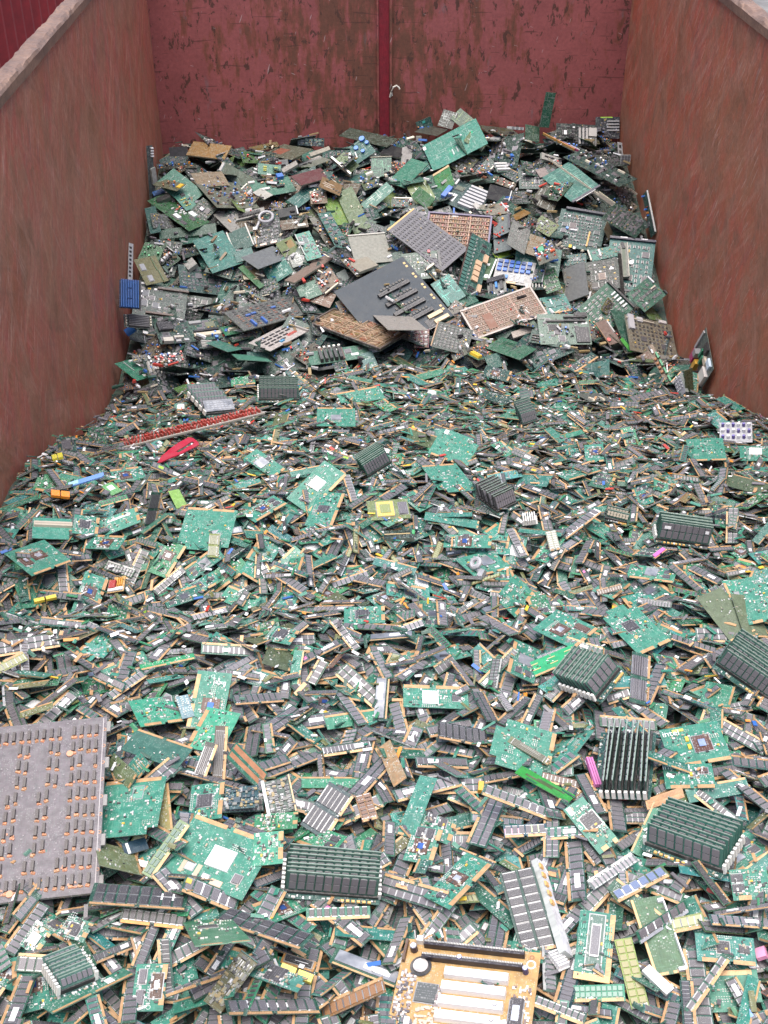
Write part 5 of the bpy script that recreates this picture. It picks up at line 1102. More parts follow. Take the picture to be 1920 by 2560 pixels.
B('J', (850, 870, 920, 815, 958, 965, 918, 1030), 'plain', 'small bright chrome box with glittering studs', 'chrome box', name='metal_box', cat='metal box', c=(.45, .46, .5), th=.015, pat=0, n0=(-.5, -.7, .5), x=[('metal', .2+.3*(i % 3), .12+.18*(i//3), .16, .08, 4, (.85, .86, .88), 7) for i in range(12)])
MM('J', (930, 790, 1003, 750, 1012, 950, 945, 972), 'solder', 'olive striped card standing upright by the side wall', 'olive striped card', c=(.12, .14, .055), n0=UPR, rows=22, sj=(.3, .3, .18))
B('J', (1062, 500, 1142, 490, 1225, 690, 1095, 1030), 'plain', 'colourful card of magenta, orange and green parts wedged upright by the side wall', 'colourful wedged card', c=(.10, .12, .11), n0=(-.75, -.6, .3), lam=.5,
  x=[('component', .12, .25, .4, .16, 22, (.38, .03, .13)), ('component', .3, .28, .22, .13, 24, (.25, .24, .24)), ('component', .0, .42, .35, .12, 18, (.62, .34, .04)), ('component', .55, .4, .35, .06, 14, (.02, .2, .10)), ('component', .45, .52, .35, .06, 14, (.02, .2, .10)), ('component', .85, .45, .3, .2, 10, (.012, .012, .015)), ('component', .62, .62, .18, .2, 10, (.6, .5, .38)), ('component', .3, .84, .5, .25, 14, (.66, .6, .55)), ('component', .82, .8, .2, .2, 10, (.6, .7, .78)), ('component', .5, .05, .8, .06, 6, (.35, .33, .32))])
# --- left side of the old pile
B('E', (300, 170, 380, 10, 530, 85, 480, 212), 'discrete', 'leaf green board of green cubes by the side wall', 'green cube board', c=(.02, .14, .035), n=14, pal=((.02, .22, .07), (.03, .28, .1), BLK))
B('E', (510, 180, 640, 60, 665, 110, 590, 215), 'discrete', 'power card with white fuses and a chrome side', 'white fuse card', c=(.05, .05, .045), n=12, pal=((.55, .28, .08), WHT, BLK, (.5, .12, .06)), x=[('component', .2+.2*i, .7, .14, .25, 8, WHT) for i in range(3)]+[('edge', .98, .5, .06, 1.0, 12, (.6, .6, .6))])
B('E', (500, 235, 570, 200, 640, 340, 600, 370), 'discrete', 'narrow gold and brown card below the white fuse card', None, c=(.15, .12, .06), n=14, pal=((.5, .4, .2), BLK, SIL))
B('E', (770, 200, 830, 182, 890, 200, 800, 290), 'plain', 'small white block with brown sides', None, name='connector_block', cat='connector', c=(.5, .48, .45), th=.02)
B('E', (280, 185, 420, 128, 572, 368, 330, 388), 'plain', 'olive card with two square grey chips', 'olive two chip card', c=(.22, .20, .085), pat=.5, lam=.6, x=[('chip', .22, .35, .2, .24, 5, (.30, .31, .33)), ('chip', .32, .8, .2, .22, 5, (.30, .31, .33)), ('slot', .75, .3, .05, .5, 4, (.08, .14, .06)), ('slot', .8, .78, .05, .4, 4, (.08, .14, .06))])
B('E', (244, 22, 290, 38, 278, 350, 246, 342), 'plain', 'silver card bracket with square openings upright against the side wall', 'upright silver bracket', name='metal_bracket', cat='bracket', c=(.62, .62, .62), n0=(.75, -.6, .2), pat=0, x=[('print', .4, .12+.11*i, .5, .06, 0, BLK) for i in range(8)])
MBD('E', (330, 372, 820, 430, 740, 700, 330, 640), 'mb', 'dark main board with white capacitors and brown slots', 'blue heat sink board', c=(.045, .062, .058), slots=1, slotcol=(.07, .035, .025), slen=.6, caps=0, pat=1,
  x=[('cyl', .06, .12+.12*i, .014, 0, 14, (.75, .75, .75)) for i in range(6)]+[('cyl', .12, .3+.16*i, .012, 0, 12, (.75, .75, .75)) for i in range(3)]+[('chip', .2, .3, .12, .18, 4, (.10, .11, .13)), ('chip', .2, .62, .12, .18, 4, (.10, .11, .13)), ('chip', .42, .65, .12, .18, 4, (.10, .11, .13)), ('slot', .55, .92, .6, .06, 11, (.09, .045, .03))]+[('edge', .1, .02, .26, .06, 9, (.5, .5, .5))])
B('E', (150, 345, 318, 360, 318, 600, 155, 585), 'heatsink', 'blue finned heat sink against the side wall', 'blue heat sink', name='heat_sink', cat='heat sink', n0=(.3, -.75, .55))
B('E', (165, 640, 425, 668, 420, 772, 185, 760), 'plain', 'bank of dark memory sockets with cream clips', 'socket bank', c=(.05, .05, .05), x=[('slot', .52, .12+.13*i, .72, .09, 10, (.075, .072, .075)) for i in range(7)]+[('component', .07+.86*(i % 2), .2+.2*(i//2), .05, .1, 12, CRM) for i in range(8)])
PL('E', (215, 750, 395, 770, 375, 905, 290, 860), 'plain', 'black plate with a bright rim behind the blue capacitor', None, c=(.02, .02, .022), n0=(.3, -.8, .5), x=[('edge', 1.0, .5, .03, 1.0, 2, (.55, .55, .58))])
B('E', (215, 800, 290, 760, 320, 800, 245, 860), 'bigcap', 'fat blue capacitor lying by the side wall', 'fat blue capacitor', name='capacitor', cat='capacitor')
MBD('E', (500, 730, 770, 720, 852, 880, 552, 910), 'mb', 'main board with cream ports along its lower edge', 'cream port main board', c=(.03, .07, .055), slots=0, caps=4, x=[('connector', .25, .9, .3, .2, 16, (.52, .49, .42)), ('connector', .6, .75, .3, .1, 10, (.52, .49, .42)), ('connector', .55, .95, .16, .1, 10, (.4, .4, .4)), ('connector', .8, .92, .14, .1, 10, (.45, .45, .45)), ('component', .3, .2, .45, .4, 14, BLK)])
MBD('E', (780, 705, 1040, 680, 1112, 845, 842, 885), 'mb', 'main board with a long cream socket', 'cream socket main board', c=(.04, .11, .08), slots=0, caps=2, x=[('connector', .5, .78, .86, .16, 11, (.56, .5, .38)), ('connector', .5, .58, .8, .09, 10, BLK), ('chip', .7, .3, .3, .25, 4, (.14, .16, .1)), ('connector', .25, .15, .4, .12, 9, (.3, .3, .3)), ('cyl', .75, .95, .016, 0, 10, BLU)])
B('E', (1080, 752, 1200, 738, 1255, 800, 1112, 838), 'plain', 'clean green board with one cream connector', 'cream connector board', c=(.012, .20, .085), x=[('connector', .6, .55, .5, .2, 12, CRM), ('connector', .3, .7, .06, .25, 12, CRM), ('connector', .92, .6, .06, .25, 12, CRM)])
MM('E', (1150, 850, 1320, 800, 1370, 838, 1175, 890), 'ics', 'dark module of flat chips resting below the cream connector board', None, c=DG, n=(6, 1))
B('E', (440, 1022, 740, 960, 770, 1058, 462, 1092), 'discrete', 'grey board of tiny white, red and blue parts', 'tiny part board', c=(.17, .155, .13), n=80, pal=(WHT, RED, BLU, BLK, SIL, (.3, .25, .2)))
B('E', (310, 1010, 440, 990, 460, 1050, 320, 1058), 'ics', 'grey dark card beside the tiny part board', None, c=(.09, .09, .08), n=(4, 2))
B('E', (970, 900, 1060, 862, 1325, 950, 1110, 965), 'solder', 'long pale teal card in front of the grey orange chip board', None, c=(.06, .25, .19), rows=12)
B('E', (1110, 985, 1490, 1010, 1480, 1055, 1280, 1040), 'plain', 'thin mint strip lying flat in front of the pile', None, c=(.08, .32, .22), pat=.7)
B('E', (150, 1082, 272, 1028, 492, 1190, 335, 1212), 'solder', 'clean bright green board at the pile foot by the side wall', 'pile foot green board', c=(.025, .24, .13), rows=6, x=[('edge', .45, .3, .06, .5, 4, (.3, .36, .33)), ('edge', .9, .1, .3, .05, 5, WHT), ('label', .7, .85, .2, .1, .6, WHT)])
MBD('F', (365, 1100, 885, 1055, 930, 1140, 400, 1240), 'plain', 'green board with five black modules under white clips', 'five clip board', c=(.07, .19, .13), x=[('component', .2+.08*i, .55, .05, .75, 22, (.03, .03, .032)) for i in range(5)]+[('component', .2+.08*i, .14, .04, .12, 30, (.76, .74, .66)) for i in range(5)]+[('slot', .56, .5, .04, .85, 9, (.09, .04, .03)), ('chip', .66, .35, .1, .3, 4, CHP), ('label', .76, .6, .12, .16, 3, WHT), ('chip', .87, .25, .06, .2, 4, BLK)])

# --- things of unusual shape
def C_cable(w, h, o, r):
    a = Asm(); m = a.mb('sheath'); n = 22
    pts = [(-w*.62, -h*.75, .004), (-w*.45, -h*.35, .006)]+[(w*.42*math.cos(t), h*.42*math.sin(t), .010+.0004*i) for i, t in enumerate(np.linspace(math.pi*1.15, -math.pi*.95, n))]
    m.tube(pts, .0065, CHIP, (.36, .36, .38)); a.piece('plug', -w*.66, -h*.8, .0, .02, .016, .012, SIL, MET)
    return a
def C_heatsink(w, h, o, r):
    a = Asm(); a.piece('base_plate', 0, 0, -.004, w, h, .006, (.008, .03, .09), CHIP)
    n = 11
    for i in range(n):
        for j, (y0, y1) in enumerate(((-.5, -.2), (-.17, .17), (.2, .5)) if 4 <= i <= 6 else ((-.5, .5),)):
            a.piece('fin', (i-(n-1)/2)*w*.96/n, (y0+y1)/2*h, .0021, w*.42/n, (y1-y0)*h, .022, (.035, .15, .46), CHIP)
    a.piece('frame', w*.56, 0, -.004, w*.1, h*1.02, .02, BLK, CHIP)
    return a
def C_bigcap(w, h, o, r):
    a = Asm(); L = max(w, h)*.95; R = min(w, h)*.42
    a.mb('body').cyl(0, 0, 0, R, L, CHIP, (.02, .20, .62), 16, 'x', (.05, .26, .6)); a.mb('end_cap').cyl(L/2+.0012, 0, R*.2, R*.8, .002, CHIP, (.03, .035, .04), 16, 'x')
    return a
def C_bezel(w, h, o, r):
    """thin curved plastic sheet with an open slot"""
    from mathutils.geometry import tessellate_polygon
    a = Asm(); m = a.mb('shell'); col = (.40, .014, .04, 0)
    out = [(.0, .98), (.10, .74), (.34, .46), (.50, .29), (.74, .03), (.85, .03), (.97, .16), (.98, .27), (.86, .42), (.62, .68), (.46, .80), (.30, .88), (.12, .97)]
    slot_ = [(.42, .66), (.64, .43), (.81, .19), (.87, .19), (.86, .25), (.70, .46), (.50, .68)]
    P2 = lambda q: ((q[0]-.5)*w, (.5-q[1])*h, .010*math.sin(q[0]*3.1))
    A, Bq = [P2(q) for q in out], [P2(q) for q in slot_]; V = A+Bq; th = .003
    for t in tessellate_polygon([[Vector(p) for p in A], [Vector(p) for p in Bq]]):
        T = [V[i] for i in t]
        nz = (T[1][0]-T[0][0])*(T[2][1]-T[0][1])-(T[1][1]-T[0][1])*(T[2][0]-T[0][0])
        if nz < 0: T = T[::-1]
        m.face([(p[0], p[1], p[2]+th) for p in T], CHIP, col, [(.01, .01)]*3); m.face([p for p in reversed(T)], CHIP, col, [(.01, .01)]*3)
    for L in (A, Bq):
        for i in range(len(L)):
            p, q = L[i], L[(i+1) % len(L)]; m.face([p, q, (q[0], q[1], q[2]+th), (p[0], p[1], p[2]+th)], CHIP, col, [(.01, .01)]*4)
    return a
def C_grid(w, h, o, r):
    """thick grey laminate, upright dark chips in rows, copper coloured solder blobs below them"""
    a = Asm(); board(a, w, h, (.150, .130, .143), .3, .006, None, (.33, .32, .30))
    nx, ny = 18, 10; m = a.mb('copper_blobs')
    for j in range(ny):
        for i in range(nx):
            x, y = -w*.475+w*.935*(i+.5)/nx, h*.47-h*.94*(j+.5)/ny
            if 0 < j < ny-1 and i < 14 and (i+j//4) % 4 in (1, 2): continue
            if r.random() < .05: continue
            x -= 0.0; y += h*.012 if i % 4 == 3 and 0 < j < ny-1 else 0
            a.piece('chip', x, y, .003, w*.0235, h*.056, .005, (.075, .062, .058), CHIP, 0)
            for q in range(r.choice((2, 2, 3))):
                m.box(x+r.uniform(-.0025, .0025), y-h*.034+r.uniform(-.0015, .001), .003, w*.028*r.uniform(.7, 1.1), h*.014*r.uniform(.7, 1.4), .0025, CHIP, (.60*r.uniform(.8, 1.1), .27, .14, 0), r.uniform(-.4, .4), taper=.001)
            if r.random() < .06: m.cyl(x+r.uniform(-.008, .008), y-h*.04, .003, .0062, .003, CHIP, (.60, .30, .18, 0), 10)
            elif r.random() < .07:
                for q in range(4): m.box(x+r.uniform(-.008, .008), y-h*.03+r.uniform(-.006, .006), .003, .004, .003, .0015, CHIP, (.5, .25, .16, 0), r.uniform(0, 3))
    for k in range(120):
        m.box(r.uniform(-.48, .48)*w, r.uniform(-.48, .48)*h, .003, .003, .0022, .0008, CHIP, (.26, .24, .25, 0), r.uniform(0, 3))
    for j in range(5): a.piece('tab', w*.505, h*(.44-.22*j), -.002, .012, .022, .004, (.22, .21, .20))
    a.mb('rim_strip').box(w*.478, 0, .003, w*.006, h*.98, .001, CHIP, (.40, .37, .37, 0))
    for j in range(9): ring(a.mb('hole_marks'), w*.487, h*(.42-.1*j), .0022, .0012, (.50, .27, .16))
    for q in a.joined['hole_marks'].v[:]: pass
    a.joined['hole_marks'].v = [(p[0], p[1], .0035) for p in a.joined['hole_marks'].v]
    return a
def C_redstrip(w, h, o, r):
    a = Asm(); board(a, w, h, (.20, .17, .15), .4, .004)
    n = 42
    for i in range(n):
        for j in range(2):
            x = (i+.5)/n*w*.96-w*.48
            a.piece('red_part', x+r.uniform(-.002, .002), h*(.12 if j else -.22)+r.uniform(-.003, .003), .002, w*.5/n, h*.24, .011, (.36*r.uniform(.7, 1.2), .045, .03), CHIP, r.uniform(-.5, .5))
    a.mb('edge_strip').box(0, -h*.46, .002, w, h*.07, .004, CHIP, (.42, .38, .33, 0)); scatter(a, -w*.48, w*.48, -h*.45, h*.45, 120, r, s=(.003, .006))
    return a
def C_goldmb(w, h, o, r):
    a = Asm(); col = (.46, .275, .10)
    board(a, w, h, col, .55, .0018, None, (.36, .2, .07)); sx, sy = w, h
    P = lambda u, v: ((u-.5)*sx, (.5-v)*sy)
    for i in range(2):
        x, y = P(.52, .05+.115*i); a.piece('memory_slot', x, y, Z0, w*.74, h*.045, .012, (.018, .014, .022))
        mm = a.mb('slot_pins')
        for k in range(64): mm.box(x-w*.36+w*.72*k/63, y+h*.010, Z0+.012, .0015, .003, .0012, MET, (.7, .68, .62))
    for i in range(6):
        x, y = P(.57-.004*i, .285+.125*i); slot(a, x, y, w*.46, h*.075, (.86, .86, .86), 0, .013)
    x, y = P(.155, .245); a.mb('battery').cyl(x, y, Z0, w*.055, .006, MET, (.62, .58, .55), 20, 'z'); ring(a.mb('battery_holder'), x, y, w*.056, .005, (.02, .02, .025), 20)
    a.joined['battery_holder'].v = [(p[0], p[1], Z0+.003) for p in a.joined['battery_holder'].v]
    x, y = P(.23, .47); a.piece('chip', x, y, Z0, w*.15, w*.145, .003, (.075, .085, .085), CHIP, -.03, 3)
    x, y = P(.88, .56); a.piece('socket', x, y, Z0, w*.095, h*.26, .006, (.05, .045, .05), CHIP, 0, 1); a.piece('sticker', x, y, Z0+.0063, w*.05, h*.13, .0004, (.55, .6, .7), STK)
    for u, v, k in ((.08, .1, .022), (.43, .155, .016), (.91, .19, .017), (.735, .53, .013), (.73, .66, .013), (.75, .78, .013), (.27, .86, .016), (.32, .85, .016), (.77, .83, .012)):
        x, y = P(u, v); a.piece('capacitor', x, y, Z0, k*.55, k*.55, .014, (.025, .018, .04) if u < .4 or v > .3 else (.05, .045, .14), CHIP, 0, 0, 'cyl')
        a.piece('can_top', x, y, Z0+.0141, k*.42, k*.42, .0006, (.75, .75, .8), MET, 0, 0, 'cyl')
    x, y = P(.115, .02); a.piece('connector', x, y, Z0, w*.05, h*.05, .012, (.8, .78, .74))
    x, y = P(.10, .85); a.piece('jumper_block', x, y, Z0, w*.06, h*.13, .009, (.12, .27, .62))
    x, y = P(.72, .86); a.piece('jack', x, y, Z0, w*.1, h*.09, .016, (.03, .02, .045))
    x, y = P(.02, .12); a.piece('header', x, y, Z0, w*.02, h*.2, .008, (.10, .05, .03))
    for (u0, u1, v0, v1, n, pal) in ((.02, .13, .3, .9, 190, ((.5, .45, .42), (.6, .58, .55), (.25, .2, .2), (.08, .07, .08))), (.28, .36, .4, .6, 40, ((.6, .58, .55), (.25, .2, .2))), (.84, .97, .32, .92, 110, ((.6, .55, .5), (.2, .14, .12), (.6, .58, .55))), (.18, .33, .58, .95, 110, ((.62, .5, .42), (.55, .42, .33)))):
        x0, y1 = P(u0, v0); x1, y0 = P(u1, v1); scatter(a, x0, x1, y0, y1, n, r, pal, (.0018, .0038))
    ring(a.mb('hole_marks'), *P(.94, .115), .005, .003, (.6, .55, .5)); ring(a.mb('hole_marks'), *P(.94, .05), .002, .002, (.3, .12, .05))
    return a
def C_caps(w, h, o, r):                    # blocks side by side: coloured caps, tags
    a = Asm(); n = o.get('n', 2)
    for i in range(n): a.piece('block', ((i+.5)/n-.5)*w, 0, 0, w/n*.9, h, o.get('hh', .008), o['c'], CHIP)
    return a
def C_strip(w, h, o, r):
    a = Asm(); c = o['c']; a.mb('strip').prism([(-w/2, -h/2), (w*.42, -h/2), (w/2, -h*.2), (w/2, h/2), (-w/2, h/2)], 0, .004, CHIP, (*c, 0), None, True); a.piece('end', -w*.35, 0, .004, w*.28, h*.8, .002, tuple(min(.85, q*1.7+.1) for q in c)); return a
def mods(w, h, o, r):
    a = module(w, h, o.get('n', 8), o.get('rows', 1), o.get('pcb', DG), o.get('chip', CHP), o.get('leads', 2), gold=o.get('gold', GLD), pat=o.get('pat', .5), cw=o.get('cw') and o['cw']*w, ch=o.get('chh') and o['chh']*h, gap=o.get('gap'))
    extras(a, w, h, o.get('x', ())); return a
def procs(w, h, o, r):
    a = proc(w, h, o.get('c', TG), o.get('core', 'none'), r, o.get('caches', 0), o.get('steps', 0), False, o.get('pat', .85)); extras(a, w, h, o.get('x', ()))
    for t in o.get('txt', ()): lettering(a, t[0], (t[1]-.5)*w, (.5-t[2])*h, t[3], t[4] if len(t) > 4 else 0)
    return a
def bares(w, h, o, r):
    a = bare(w, h, o.get('c', (.03, .165, .125)), o.get('pat', 1.0)); extras(a, w, h, o.get('x', ())); return a
CUSTOM = dict(cable=C_cable, heatsink=C_heatsink, bigcap=C_bigcap, bezel=C_bezel, grid=C_grid, redstrip=C_redstrip, goldmb=C_goldmb, caps=C_caps, strip=C_strip, mods=mods, procs=procs, bares=bares)
# quads of procs/mods/bares run from the corner left of the contact edge when the contacts face down: p0 p1 far edge, p3 p2 contact edge
def rot2(q): return q[4:]+q[:4]
def PRC(t, q, label, ref=None, **o): PR(t, q, 'procs', label, ref, **{'lam': .6, **o})
def MOD(t, q, label, ref=None, **o): MM(t, q, 'mods', label, ref, **{'lam': .9, **o})
def BARE(t, q, label, ref=None, **o): MM(t, q, 'bares', label, ref, **{'lam': .8, **o})
def TAGS(t, q, label, ref=None, **o): B(t, q, 'caps', label, ref, name='plastic_blocks', cat='plastic blocks', **o)
# --- far part of the module field
B('Q', (95, 1010, 880, 835, 920, 858, 150, 1065), 'redstrip', 'long tapering strip board lined with red parts', 'red lined strip board', lam=.6)
B('Q', (335, 1005, 568, 1005, 568, 1140, 335, 1140), 'bezel', 'red curved plastic cover with an open slot', 'red plastic cover', name='plastic_cover', cat='plastic cover', lam=.6)
RI('Q', (490, 745, 650, 735, 775, 868, 600, 890), 'riser card under a grey metal lid with cream clips', 'grey lidded riser', n=5, fh=.045, lean=1.0, lid=1, clips=(-1,), rows=2, pads=False)
RI('Q', (885, 720, 1105, 715, 1115, 805, 880, 800), 'black riser of upright modules near the grey lidded riser', 'upright black riser', n=7, fh=.045, nc=10, lean=.1, clips=(-1,))
PRC('Q', (1315, 765, 1530, 700, 1590, 790, 1340, 810)[4:]+(1315, 765, 1530, 700), 'green card with bare back and gold edge facing the pile', 'far bare backed card', steps=1)
PRC('Q', (1410, 935, 1205, 930, 1205, 832, 1420, 832), 'green card with a grey plate and its gold edge uphill', 'uphill gold card', core='plate')
B('I', (1060, 985, 1260, 1010, 1600, 1015, 1400, 1060), 'plain', 'grey rail with white feet and a barcode label', 'white footed rail', name='connector_rail', cat='connector', c=(.12, .12, .12), x=[('label', .4, .7, .12, .3, 3, WHT), ('component', .2, .8, .1, .3, 6, CRM), ('component', .62, .8, .1, .3, 6, CRM)])
RI('I', (700, 1060, 790, 1040, 830, 1230, 760, 1250), 'black folded riser seen from its edge', 'far edge riser', n=7, fh=.045, lean=.5, clips=(), pads=False)
PRC('I', (350, 1030, 395, 950, 650, 1035, 640, 1090), 'green card with gold edge below the copper grid panel', 'far green gold card', steps=2)
PRC('I', (1165, 805, 1100, 765, 1300, 625, 1378, 670)[2:]+(1165, 805), 'green card with a blue die near the white ended rail', 'far blue die card', core='die', caches=2)
PRC('I', (375, 830, 385, 745, 640, 790, 570, 890), 'green card with a silver die and a gold end', None, core='silver', caches=1)
MOD('I', (700, 960, 805, 950, 810, 1025, 700, 1030), 'module with a white barcode and gold end beside the far green gold card', None, n=4, x=[('label', .15, .5, .2, .6, 2, WHT)])
MOD('J', (460, 1020, 720, 940, 820, 1000, 480, 1060), 'grey module with a white square sticker beside the green clamp board', None, n=8, x=[('label', .85, .5, .1, .5, 2, WHT)])
B('L', (1450, 100, 1590, 100, 1592, 185, 1450, 187), 'plain', 'white board of silver and violet capacitors by the side wall', 'violet capacitor board', c=(.45, .45, .46), pat=.3, x=[('cyl', .1+.16*i, .2+.3*j, .010, 0, 12, ((.55, .55, .6) if (i+j) % 2 else (.07, .05, .22))) for i in range(6) for j in range(3)])
PRC('L', (1312, 268, 1310, 172, 1462, 168, 1482, 262)[2:]+(1312, 268), 'plain green card with bare back near the side wall', 'wall side green card', steps=0)
PRC('L', (1540, 262, 1535, 205, 1690, 200, 1690, 270), 'green card with a pale square chip at the field edge', None, core='white')
# --- middle of the module field
PRC('L', (250, 110, 412, 190, 362, 288, 190, 242), 'large green card with white paint spot and gold front edge', 'white spotted green card', steps=3, x=[('label', .15, .1, .1, .14, 2, WHT)])
PRC('L', (390, 390, 250, 408, 155, 285, 320, 280), 'green card showing its bare soldered back and gold edge', 'bare soldered green card', steps=1)
PRC('L', (865, 200, 945, 190, 955, 270, 870, 272), 'green square card with a brown chip', None, core='die')
RI('K', (1545, 300, 1660, 225, 1700, 285, 1600, 345), 'black riser of slanted modules beside the white spotted green card', 'slanted black riser', n=8, fh=.04, clips=(), pads=False, pcb=(.02, .09, .06))
RI('L', (400, 435, 490, 385, 590, 465, 500, 500), 'dark riser with ribbed modules leaning over', 'ribbed dark riser', n=8, fh=.04, lean=.6, clips=(), pads=False, pcb=(.03, .03, .03))
RI('L', (560, 60, 640, 25, 668, 110, 610, 120), 'small black riser at the edge of the far boards', None, n=6, fh=.04, lean=.4, clips=(), pads=False)
PRC('K', (1060, 250, 1105, 215, 1240, 298, 1170, 345), 'green card with a grey plate and gold upper edge', 'grey plated card', core='plate', caches=1)
PRC('K', (1235, 430, 1410, 255, 1492, 335, 1335, 490), 'green card with a white heat plate behind the olive module', 'white plated card', core='white', caches=1)
PRC('K', (1320, 545, 1372, 400, 1497, 405, 1428, 555), 'upright green card with a black square chip', 'black chip green card', core='black')
PRC('K', (1100, 528, 1045, 500, 1180, 410, 1245, 455)[2:]+(1100, 528), 'green card with a blue die and two black chips', 'blue die card', core='die', caches=2)
B('L', (-80, 440, 105, 430, 112, 512, -60, 525), 'plain', 'olive card with a golden square chip', 'golden square chip card', c=(.14, .17, .06), x=[('chip', .42, .5, .42, .75, 4, (.55, .42, .10)), ('chip', .42, .5, .26, .45, 5, (.22, .26, .09)), ('chip', .85, .5, .2, .6, 4, CHP)], name='processor_card', cat='processor card')
PRC('K', (980, 662, 755, 640, 815, 468, 1030, 478), 'notched green card standing with its gold edge uphill', 'notched uphill card', steps=3, core='none', lam=.5)
PRC('K', (15, 660, 190, 615, 312, 692, 140, 772), 'green card with two brown packages and silver dies', 'twin die card', core='silver', caches=0, x=[('chip', .2, .5, .2, .32, 3, (.085, .04, .025)), ('metal', .2, .5, .07, .12, 1, (.7, .7, .75), 5)])
PRC('K', (640, 342, 490, 362, 478, 305, 602, 290), 'green card with a brown chip under a gold edge', None, core='die')
PRC('K', (510, 655, 352, 640, 400, 590, 552, 588), 'green card with a brown package lying flat', None, core='die')
X('K', (145, 600, 135, 512, 322, 518, 312, 608)[2:]+(145, 600), 'plain', 'teal card with a long cream slot', 'cream slot card', c=(.05, .26, .19), pat=.9, x=[('slot', .5, .35, .95, .2, 7, (.52, .46, .36)), ('label', .55, .35, .2, .12, 9, WHT)])
MOD('K', (895, 680, 905, 580, 950, 582, 945, 685), 'yellowish module of pale square chips lying crosswise', 'yellowish crosswise module', n=2, rows=6, pcb=(.17, .20, .05), chip=(.32, .33, .20), gold=(.3, .3, .2))
MOD('K', (620, 548, 652, 402, 702, 392, 670, 540), 'black module standing on edge', 'standing black module', n=2, rows=6, chip=CH2, n0=(0.2, -.8, .4))
PRC('K', (310, 578, 322, 497, 432, 512, 420, 592), 'green card with a dark chip beside the cream slot card', None, core='black')
PRC('K', (440, 592, 430, 530, 592, 460, 612, 532), 'mint card crowded with tiny parts and a sticker', None, core='none', c=(.07, .27, .2), x=[('label', .75, .5, .12, .6, 2, WHT)])
B('K', (430, 372, 490, 360, 522, 392, 490, 420), 'plain', 'lime green card with white blotches', 'blotchy lime card', name='processor_card', cat='processor card', c=(.12, .33, .11), pat=.6, x=[('print', .5, .4, .5, .4, 0, WHT)])
B('K', (720, 400, 780, 385, 805, 465, 770, 470), 'plain', 'glowing lime plastic scrap beside the standing black module', None, name='plastic_strip', cat='plastic strip', c=(.2, .36, .08), pat=.4)
B('K', (295, 366, 450, 318, 452, 336, 300, 382), 'strip', 'pale blue plastic strip', 'pale blue strip', name='plastic_strip', cat='plastic strip', c=(.16, .32, .66))
TAGS('K', (215, 397, 302, 407, 300, 432, 218, 422), 'pair of bright orange plastic blocks', 'orange block pair', c=(.78, .26, .015))
TAGS('K', (225, 250, 272, 238, 278, 256, 228, 270), 'yellow plastic block with printing by the wall', None, c=(.62, .55, .03))
TAGS('K', (142, 870, 245, 848, 248, 862, 148, 886), 'pair of yellow plastic blocks lying low', 'yellow block pair', c=(.68, .52, .05))
B('K', (460, 838, 480, 772, 542, 762, 540, 828), 'plain', 'tan chip with orange fingers and a red top', 'orange fingered chip', name='component', cat='component', c=(.5, .30, .10), x=[('component', .45, .3, .5, .4, 8, (.35, .03, .03)), ('component', .15, .5, .2, .9, 5, WHT)]+[('component', .6, .6+.12*i, .5, .06, 6, (.7, .35, .06)) for i in range(3)])
MM('K', (390, 200, 380, 120, 462, 115, 460, 190)[2:]+(390, 200), 'ics', 'small dark green card standing by the side wall', 'standing green card', n0=UPR, c=(.02, .11, .06), n=(3, 4), p=.6)
MM('K', (255, 227, 246, 165, 325, 155, 332, 220)[2:]+(255, 227), 'ics', 'small dark card with two square chips by the side wall', 'two chip wall card', n0=UPR, c=(.015, .07, .055), n=(2, 2), p=1)
PRC('L', (258, 640, 262, 582, 470, 590, 460, 642), 'green card with a blue die in a white frame', 'framed blue die card', core='die', caches=1)
PRC('L', (410, 770, 290, 692, 480, 650, 542, 730)[2:]+(410, 770), 'green card with a pale grey square chip and chalky parts', 'chalky chip card', core='plate', caches=1)
PRC('L', (482, 850, 560, 760, 652, 832, 560, 950), 'plain green card with a ring mark', 'ring marked card', steps=2)
MOD('L', (748, 590, 905, 465, 942, 492, 790, 602), 'long module with two white labels', 'twin label module', n=8, x=[('label', .9, .5, .2, .7, 2, WHT), ('label', .3, .7, .4, .35, 2, WHT)])
MOD('L', (700, 575, 740, 562, 765, 650, 715, 655), 'pale striped module standing between dark modules', 'pale striped module', n=2, rows=8, pcb=(.3, .3, .24), chip=(.5, .5, .42), leads=0)
RI('L', (1160, 560, 1395, 590, 1405, 650, 1165, 615), 'tall black riser with dark modules, white clips and orange pads', 'orange padded riser', n=8, fh=.05, nc=8, lean=.25, tags=1, padl=1)
RI('L', (945, 480, 1055, 500, 1048, 548, 955, 520), 'short riser with a row of cream clips', 'cream clipped riser', n=2, fh=.02, nc=7, clips=(), chip=(.6, .52, .4))
B('L', (595, 510, 660, 500, 665, 540, 600, 545), 'plain', 'block of white comb teeth beside a black riser', 'white comb block', name='connector_block', cat='connector', c=(.5, .48, .45), x=[('component', .1+.15*i, .5, .09, 1.0, 14, (.74, .72, .68)) for i in range(6)])
MOD('L', (1148, 680, 1205, 635, 1225, 650, 1170, 690), 'module covered by a pink tag', 'pink tagged module', n=4, x=[('component', .5, .5, .8, .7, 3, (.62, .12, .42))])
BARE('L', (172, 520, 180, 482, 412, 530, 405, 560), 'long teal module showing its dotted back', 'dotted back module', c=(.03, .17, .13))
B('L', (0, 575, 130, 570, 130, 605, 0, 612), 'plain', 'long black slot connector with green ends', 'green ended slot', name='connector_block', cat='connector', c=(.015, .02, .017), th=.012, x=[('component', .98, .3, .1, .5, 6, (.03, .35, .1)), ('print', .45, .5, .85, .12, 0, (.4, .3, .15), 6.5)])
B('L', (380, 720, 400, 700, 440, 690, 420, 755), 'cable', 'short white cable end', None, name='cable', cat='cable')
